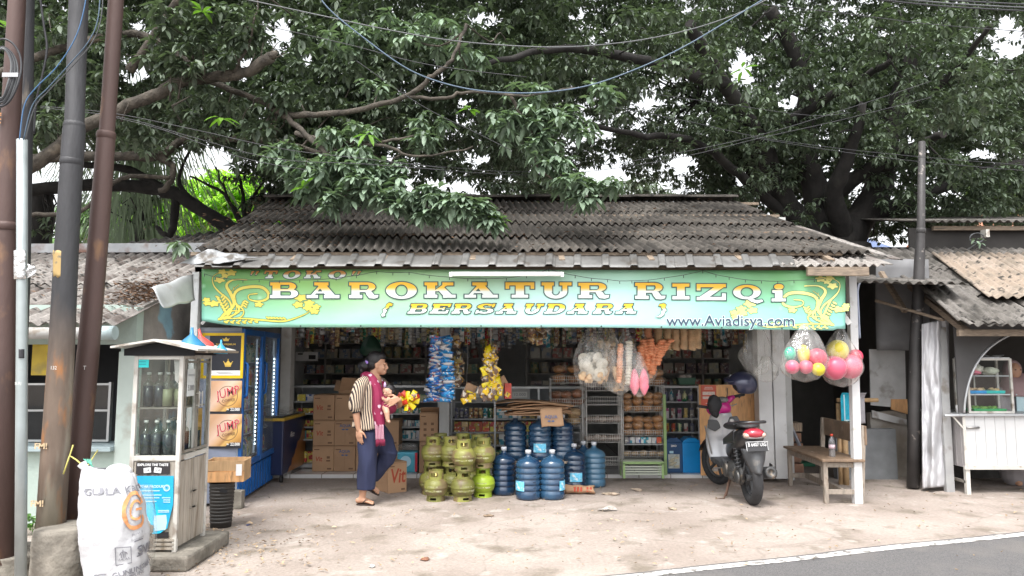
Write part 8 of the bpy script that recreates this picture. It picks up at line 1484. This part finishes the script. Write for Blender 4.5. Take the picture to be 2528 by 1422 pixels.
gx0,gx1,gz1=Xc(2424),Xc(2534),Zc(885);gz0=zt_+.026;gd=.24;gc=thing('glass_display','small white framed glass display box of food trays on the cart','display case',(fc.x+gx0,fc.y+.06,gz0));w=gx1-gx0;h=gz1-gz0;fr=MB()
for x in (0,w):
 for y in (0,gd):fr.box((x,y,h/2),(.025,.025,h))
for z in (.012,h-.01):
 for y in (0,gd):fr.box((w/2,y,z),(w-.025,.022,.022))
fr.box((w*.4,.2,h/2),(.014,.014,h));fr.build('frame',M_trim,gc);mb=MB();mb.bx((0,0,h),(w,gd,h+.012));mb.build('top',M_case,gc)
for z in (h*.34,h*.68):mb=MB();mb.box((w/2,gd/2,z),(w-.02,gd-.02,.008));mb.box((w/2,.002,z),(w-.03,.008,.014));mb.build('shelf',M_case,gc)
mb=MB();mb.box((w/2,.0,h/2),(w-.03,.004,h-.04));mb.box((0,gd/2,h/2),(.004,gd-.03,h-.04));mb.build('glass',M_cgl,gc)
o_=gc.location
def tray(lab,m,x0_,x1_,z,fill,n):t=thing('food_tray',lab,'tray',o_+Vector(((x0_+x1_)/2,gd/2,z)));mb=MB();mb.box((0,0,.02),(x1_-x0_,.19,.035),taper=1.06);mb.build('tray',m,t,bevel=.004);mb=MB();[mb.ball((random.uniform(-.4,.4)*(x1_-x0_),random.uniform(-.07,.07),.045),(.035,.03,.02),8,6,.5,i)for i in range(n)];mb.build('food',fill,t)
tray('bright blue tray of fried snacks on the middle shelf of the display box',mat('tray_blue',(.01,.28,.62),.4),.015,w*.45,h*.34+.006,M_ctan,7);tray('turquoise tray on the middle shelf right of the blue one',mat('tray_turq',(.02,.50,.46),.4),w*.46,w*.88,h*.34+.006,M_brd2,3);tray('green tray of leafy vegetables at the bottom of the display box',mat('tray_green2',(.03,.34,.12),.4),w*.15,w*.88,.01,mat('veg',(.12,.26,.05),.7,var=.4,vs=20),14)
t=thing('plastic_bundle','pink and white plastic bundle on the top shelf of the display box','bundle',o_+Vector((w*.28,gd/2,h*.68+.01)));mb=MB();mb.ball((-.02,0,.035),(.10,.08,.04),12,8,.5,2);mb.build('pink_bag',M_cpk,t);mb=MB();mb.ball((.03,-.02,.07),(.07,.06,.05),12,8,.5,5);mb.build('white_bag',M_crk,t)
t=thing('noodle_bowl','pile of white noodles on the top shelf of the display box','food',o_+Vector((w*.68,gd/2,h*.68+.01)));mb=MB();mb.ball((0,0,.04),(.085,.08,.045),14,8,.3,3);mb.build('noodles',mat('noodle',(.62,.62,.50),.7,var=.2,vs=40),t)
t=thing('serving_jar','glass bottles and paper sheets lying on top of the display box','jars',o_+Vector((w*.3,gd/2,h+.014)));mb=MB();mb.tube([(0,0,0),(0,0,.20)],.02,10);mb.tube([(.05,.03,0),(.05,.03,.16)],.02,10);mb.build('jar',M_bgl,t);mb=MB();mb.grid(lambda a,b:Vector((.0+.3*a,-.1+.2*b,.012+.02*math.sin(a*7))),8,4);mb.build('paper',M_wt,t)
t=thing('cup','small white plastic cup on the counter left of the display box','cup',(fc.x+.03,fc.y+.1,zt_+.026));MB().lathe([(.001,0),(.03,0),(.042,.085),(.038,.085),(.028,.005)],n=14).build('body',M_wt,t)
ar=thing('arch_panel','dark curved panel with a metal rim arching over the food cart','panel',(fc.x-.1,Yc+.05,0));P0=[(2366,1010),(2366,812),(2560,805),(2560,806)];cv=[(2528,818),(2500,826),(2470,842),(2440,866),(2415,900),(2398,940),(2388,985),(2385,1020)]
W2=lambda p:(lambda q:(q.x-ar.location.x,q.z))(W(p[0],p[1],Yc+.1));mb=MB();
cvw=[W2(p)for p in [(2600,812)]+cv];xl=W2((2366,900))[0];zt3=W2((2400,800))[1]
for i in range(len(cvw)-1):
 (xa_,za_),(xb_,zb2)=cvw[i],cvw[i+1];mb.add([(xa_,.1,za_),(xb_,.1,zb2),(xb_,.1,zt3),(xa_,.1,zt3)]if i<6 else [(xa_,.1,za_),(xb_,.1,zb2),(xl,.1,zb2),(xl,.1,za_)],[(0,1,2,3)])
mb.add([(xl,.1,cvw[6][1]),(cvw[6][0],.1,cvw[6][1]),(cvw[6][0],.1,zt3),(xl,.1,zt3)],[(0,1,2,3)]);mb.build('panel',mat('panel_dark',(.075,.072,.072),.7,var=.2,vs=3),ar,solid=.02)
mb=MB();mb.tube([Vector((x,.085,z))for x,z in [(p[0],p[1])for p in smooth_path([(a,b_,0)for a,b_ in cvw],3)]],.014,6);mb.build('rim',M_case,ar)
vp=W(2500,905,9.0);vn=thing('person','food seller in a dusky pink headscarf behind the glass display box','person',(vp.x,9.0,0));mb=MB();zf=vp.z-.05
mb.ball((0,-.02,zf),(.075,.08,.10),16,12);mb.ball((0,-.085,zf-.01),(.014,.022,.02),8,6);mb.ball((0,-.08,zf-.045),(.024,.012,.008),8,6);caps(mb,[(0,0,zf-.08),(0,0,zf-.2)],[.05,.06]);caps(mb,[(0,0,zf-.25),(0,.02,.75)],[(.16,.10),(.17,.13)],16);caps(mb,[(-.16,0,zf-.25),(-.22,-.08,zf-.5),(-.08,-.22,zf-.52)],[.05,.04,.028]);caps(mb,[(.16,0,zf-.25),(.22,-.08,zf-.5),(.08,-.22,zf-.52)],[.05,.04,.028]);hand(mb,(-.08,-.22,zf-.52),(.9,-.3,-.2),(0,0,1),(0,-1,0));hand(mb,(.08,-.22,zf-.52),(-.9,-.3,-.2),(0,0,1),(0,-1,0));caps(mb,[(-.08,0,.8),(-.09,.0,.1)],[.09,.05]);caps(mb,[(.08,0,.8),(.09,.0,.1)],[.09,.05]);[caps(mb,[(s_*.09,.0,.06),(s_*.09,-.12,.04)],[.045,.035])for s_ in (-1,1)];voxel(mb,'body',M_skin,vn,.0065,2)
mb=MB();mb.ball((0,.015,zf+.01),(.105,.10,.125),18,12);mb.lathe([(.11,0),(.13,-.1),(.20,-.24),(.21,-.27)],(0,0,zf-.03),20);hj=mb.build('headscarf',mat('dusky_pink',(.30,.20,.20),.85,var=.1),vn)
for p in hj.data.vertices:
 q=p.co;f_=((q.x/.062)**2+((q.z-zf+.005)/.085)**2)
 if q.y<-.02 and f_<1:q.y=.0
mb=MB();caps(mb,[(0,0,zf-.26),(0,.01,.55)],[(.185,.13),(.2,.16)],18);caps(mb,[(-.17,0,zf-.26),(-.225,-.08,zf-.49)],[.06,.052]);caps(mb,[(.17,0,zf-.26),(.225,-.08,zf-.49)],[.06,.052]);caps(mb,[(0,0,.6),(0,0,.14)],[(.2,.16),(.22,.18)],16);voxel(mb,'robe',mat('robe_grey',(.28,.26,.27),.85,var=.15),vn,.01,2)
mb=MB();mb.box((.02,-.17,zf-.45),(.24,.02,.36));mb.build('apron',mat('apron_pale',(.42,.55,.58),.8),vn,bevel=.008);mb=MB();[mb.ball((s_*.03,-.095,zf+.012),(.012,.006,.006),8,6)for s_ in (-1,1)];mb.build('eyes',M_hair,vn)
mb=MB();mb.bx((0,0,0),(2.2,.9,.3));tag(mb.build('back_bench',mat('dark_box',(.06,.055,.05),.8,var=.3,vs=12),None,loc=(fc.x+.3,9.5,0)),'dark low box under the stall behind the cart','box')
t=thing('wall_bracket','pale bracket with a coil of wire under the high roof edge on the right','bracket',W(2432,577,10.2));mb=MB();mb.box((0,0,0),(.05,.12,.11));mb.build('bracket',M_trim,t);mb=MB();mb.tube([Vector((-.12+.10*math.cos(a),0,-.06+.07*math.sin(a*1.02)))for a in [i*.4 for i in range(34)]],.006,5);mb.tube([(-.1,0,-.12),(-.3,0,-.25),(-.75,-.1,-.42)],.006,5);mb.build('wire',M_cabg,t)
leaf_=leaf_mesh('leaves',M_leafLit,[W(2410,590,10.1),W(2418,600,10.1)],[.9,.8],.13,nl=6);tag(leaf_,'small sprig of leaves hanging beside the pale bracket','plant')
pts=[]
for i in range(800):
 px=random.uniform(420,2528);py=random.uniform(1190,1415);
 if random.random()<.4:px=random.gauss(560,120);py=random.gauss(1350,40)
 p=G(px,py);d=(Vector((p.x,p.y,0))-A).dot(rn)
 if d>-.05 and random.random()<.8:continue
 pts.append(p+Vector((0,0,.008)))
tag(scatter_leaves('leaf_litter',pts,M_dry2,.015,.055),'dry brown leaves scattered over the concrete forecourt',kind='stuff')['category']='leaves'
pts=[G(random.gauss(1500,300),random.gauss(1260,50))+Vector((0,0,.008))for _ in range(90)]+[G(random.gauss(400,40),random.gauss(1395,14))+Vector((0,0,.01))for _ in range(70)]
tag(scatter_leaves('dirt_crumbs',pts,mat('crumb',(.12,.09,.07),.9,island=.5),.01,.03),'dark crumbs and bits of dirt on the forecourt',kind='stuff')['category']='dirt'
for i,(px,py,s_,c0,lab)in enumerate(((1510,1222,.07,(.42,.33,.25),'curled pale dry leaf scrap right of the crushed carton'),(1497,1221,.05,(.45,.36,.27),'smaller curled dry scrap nearest the crushed carton'),(1574,1212,.06,(.38,.30,.23),'dry leaf scrap halfway between the carton and the scooter'),(1503,1260,.09,(.50,.46,.42),'flattened pale paper on the concrete in front of the carton'),(1660,1258,.05,(.33,.27,.2),'brown scrap on the concrete left of the scooter tyre'),(1205,1275,.045,(.30,.22,.15),'curled brown leaf in front of the gas cylinders'),(1255,1259,.02,(.6,.5,.12),'tiny yellow wrapper in front of the water bottles'),(1050,1383,.035,(.22,.1,.06),'dark red brown leaf near the bottom edge of the forecourt'),(612,1297,.018,(.02,.08,.35),'tiny blue bottle cap on the concrete right of the bin'),(1163,1226,.02,(.25,.12,.4),'tiny purple wrapper at the foot of the gas cylinders'),(2140,1180,.06,(.34,.28,.22),'dry scraps beside the low grey wall'),(920,1400,.03,(.55,.55,.52),'small pale rag near the bottom edge of the photo'))):
 mb=MB();mb.ball((0,0,s_*.18),(s_,s_*.6,s_*.2),10,6,1.3,i+9);o=mb.build('litter',mat('litter%d'%i,c0,.85,var=.2,vs=30),None,loc=G(px,py)+Vector((0,0,.002)),rot=(0,0,i*1.3));tag(o,lab,'litter',kind='thing')
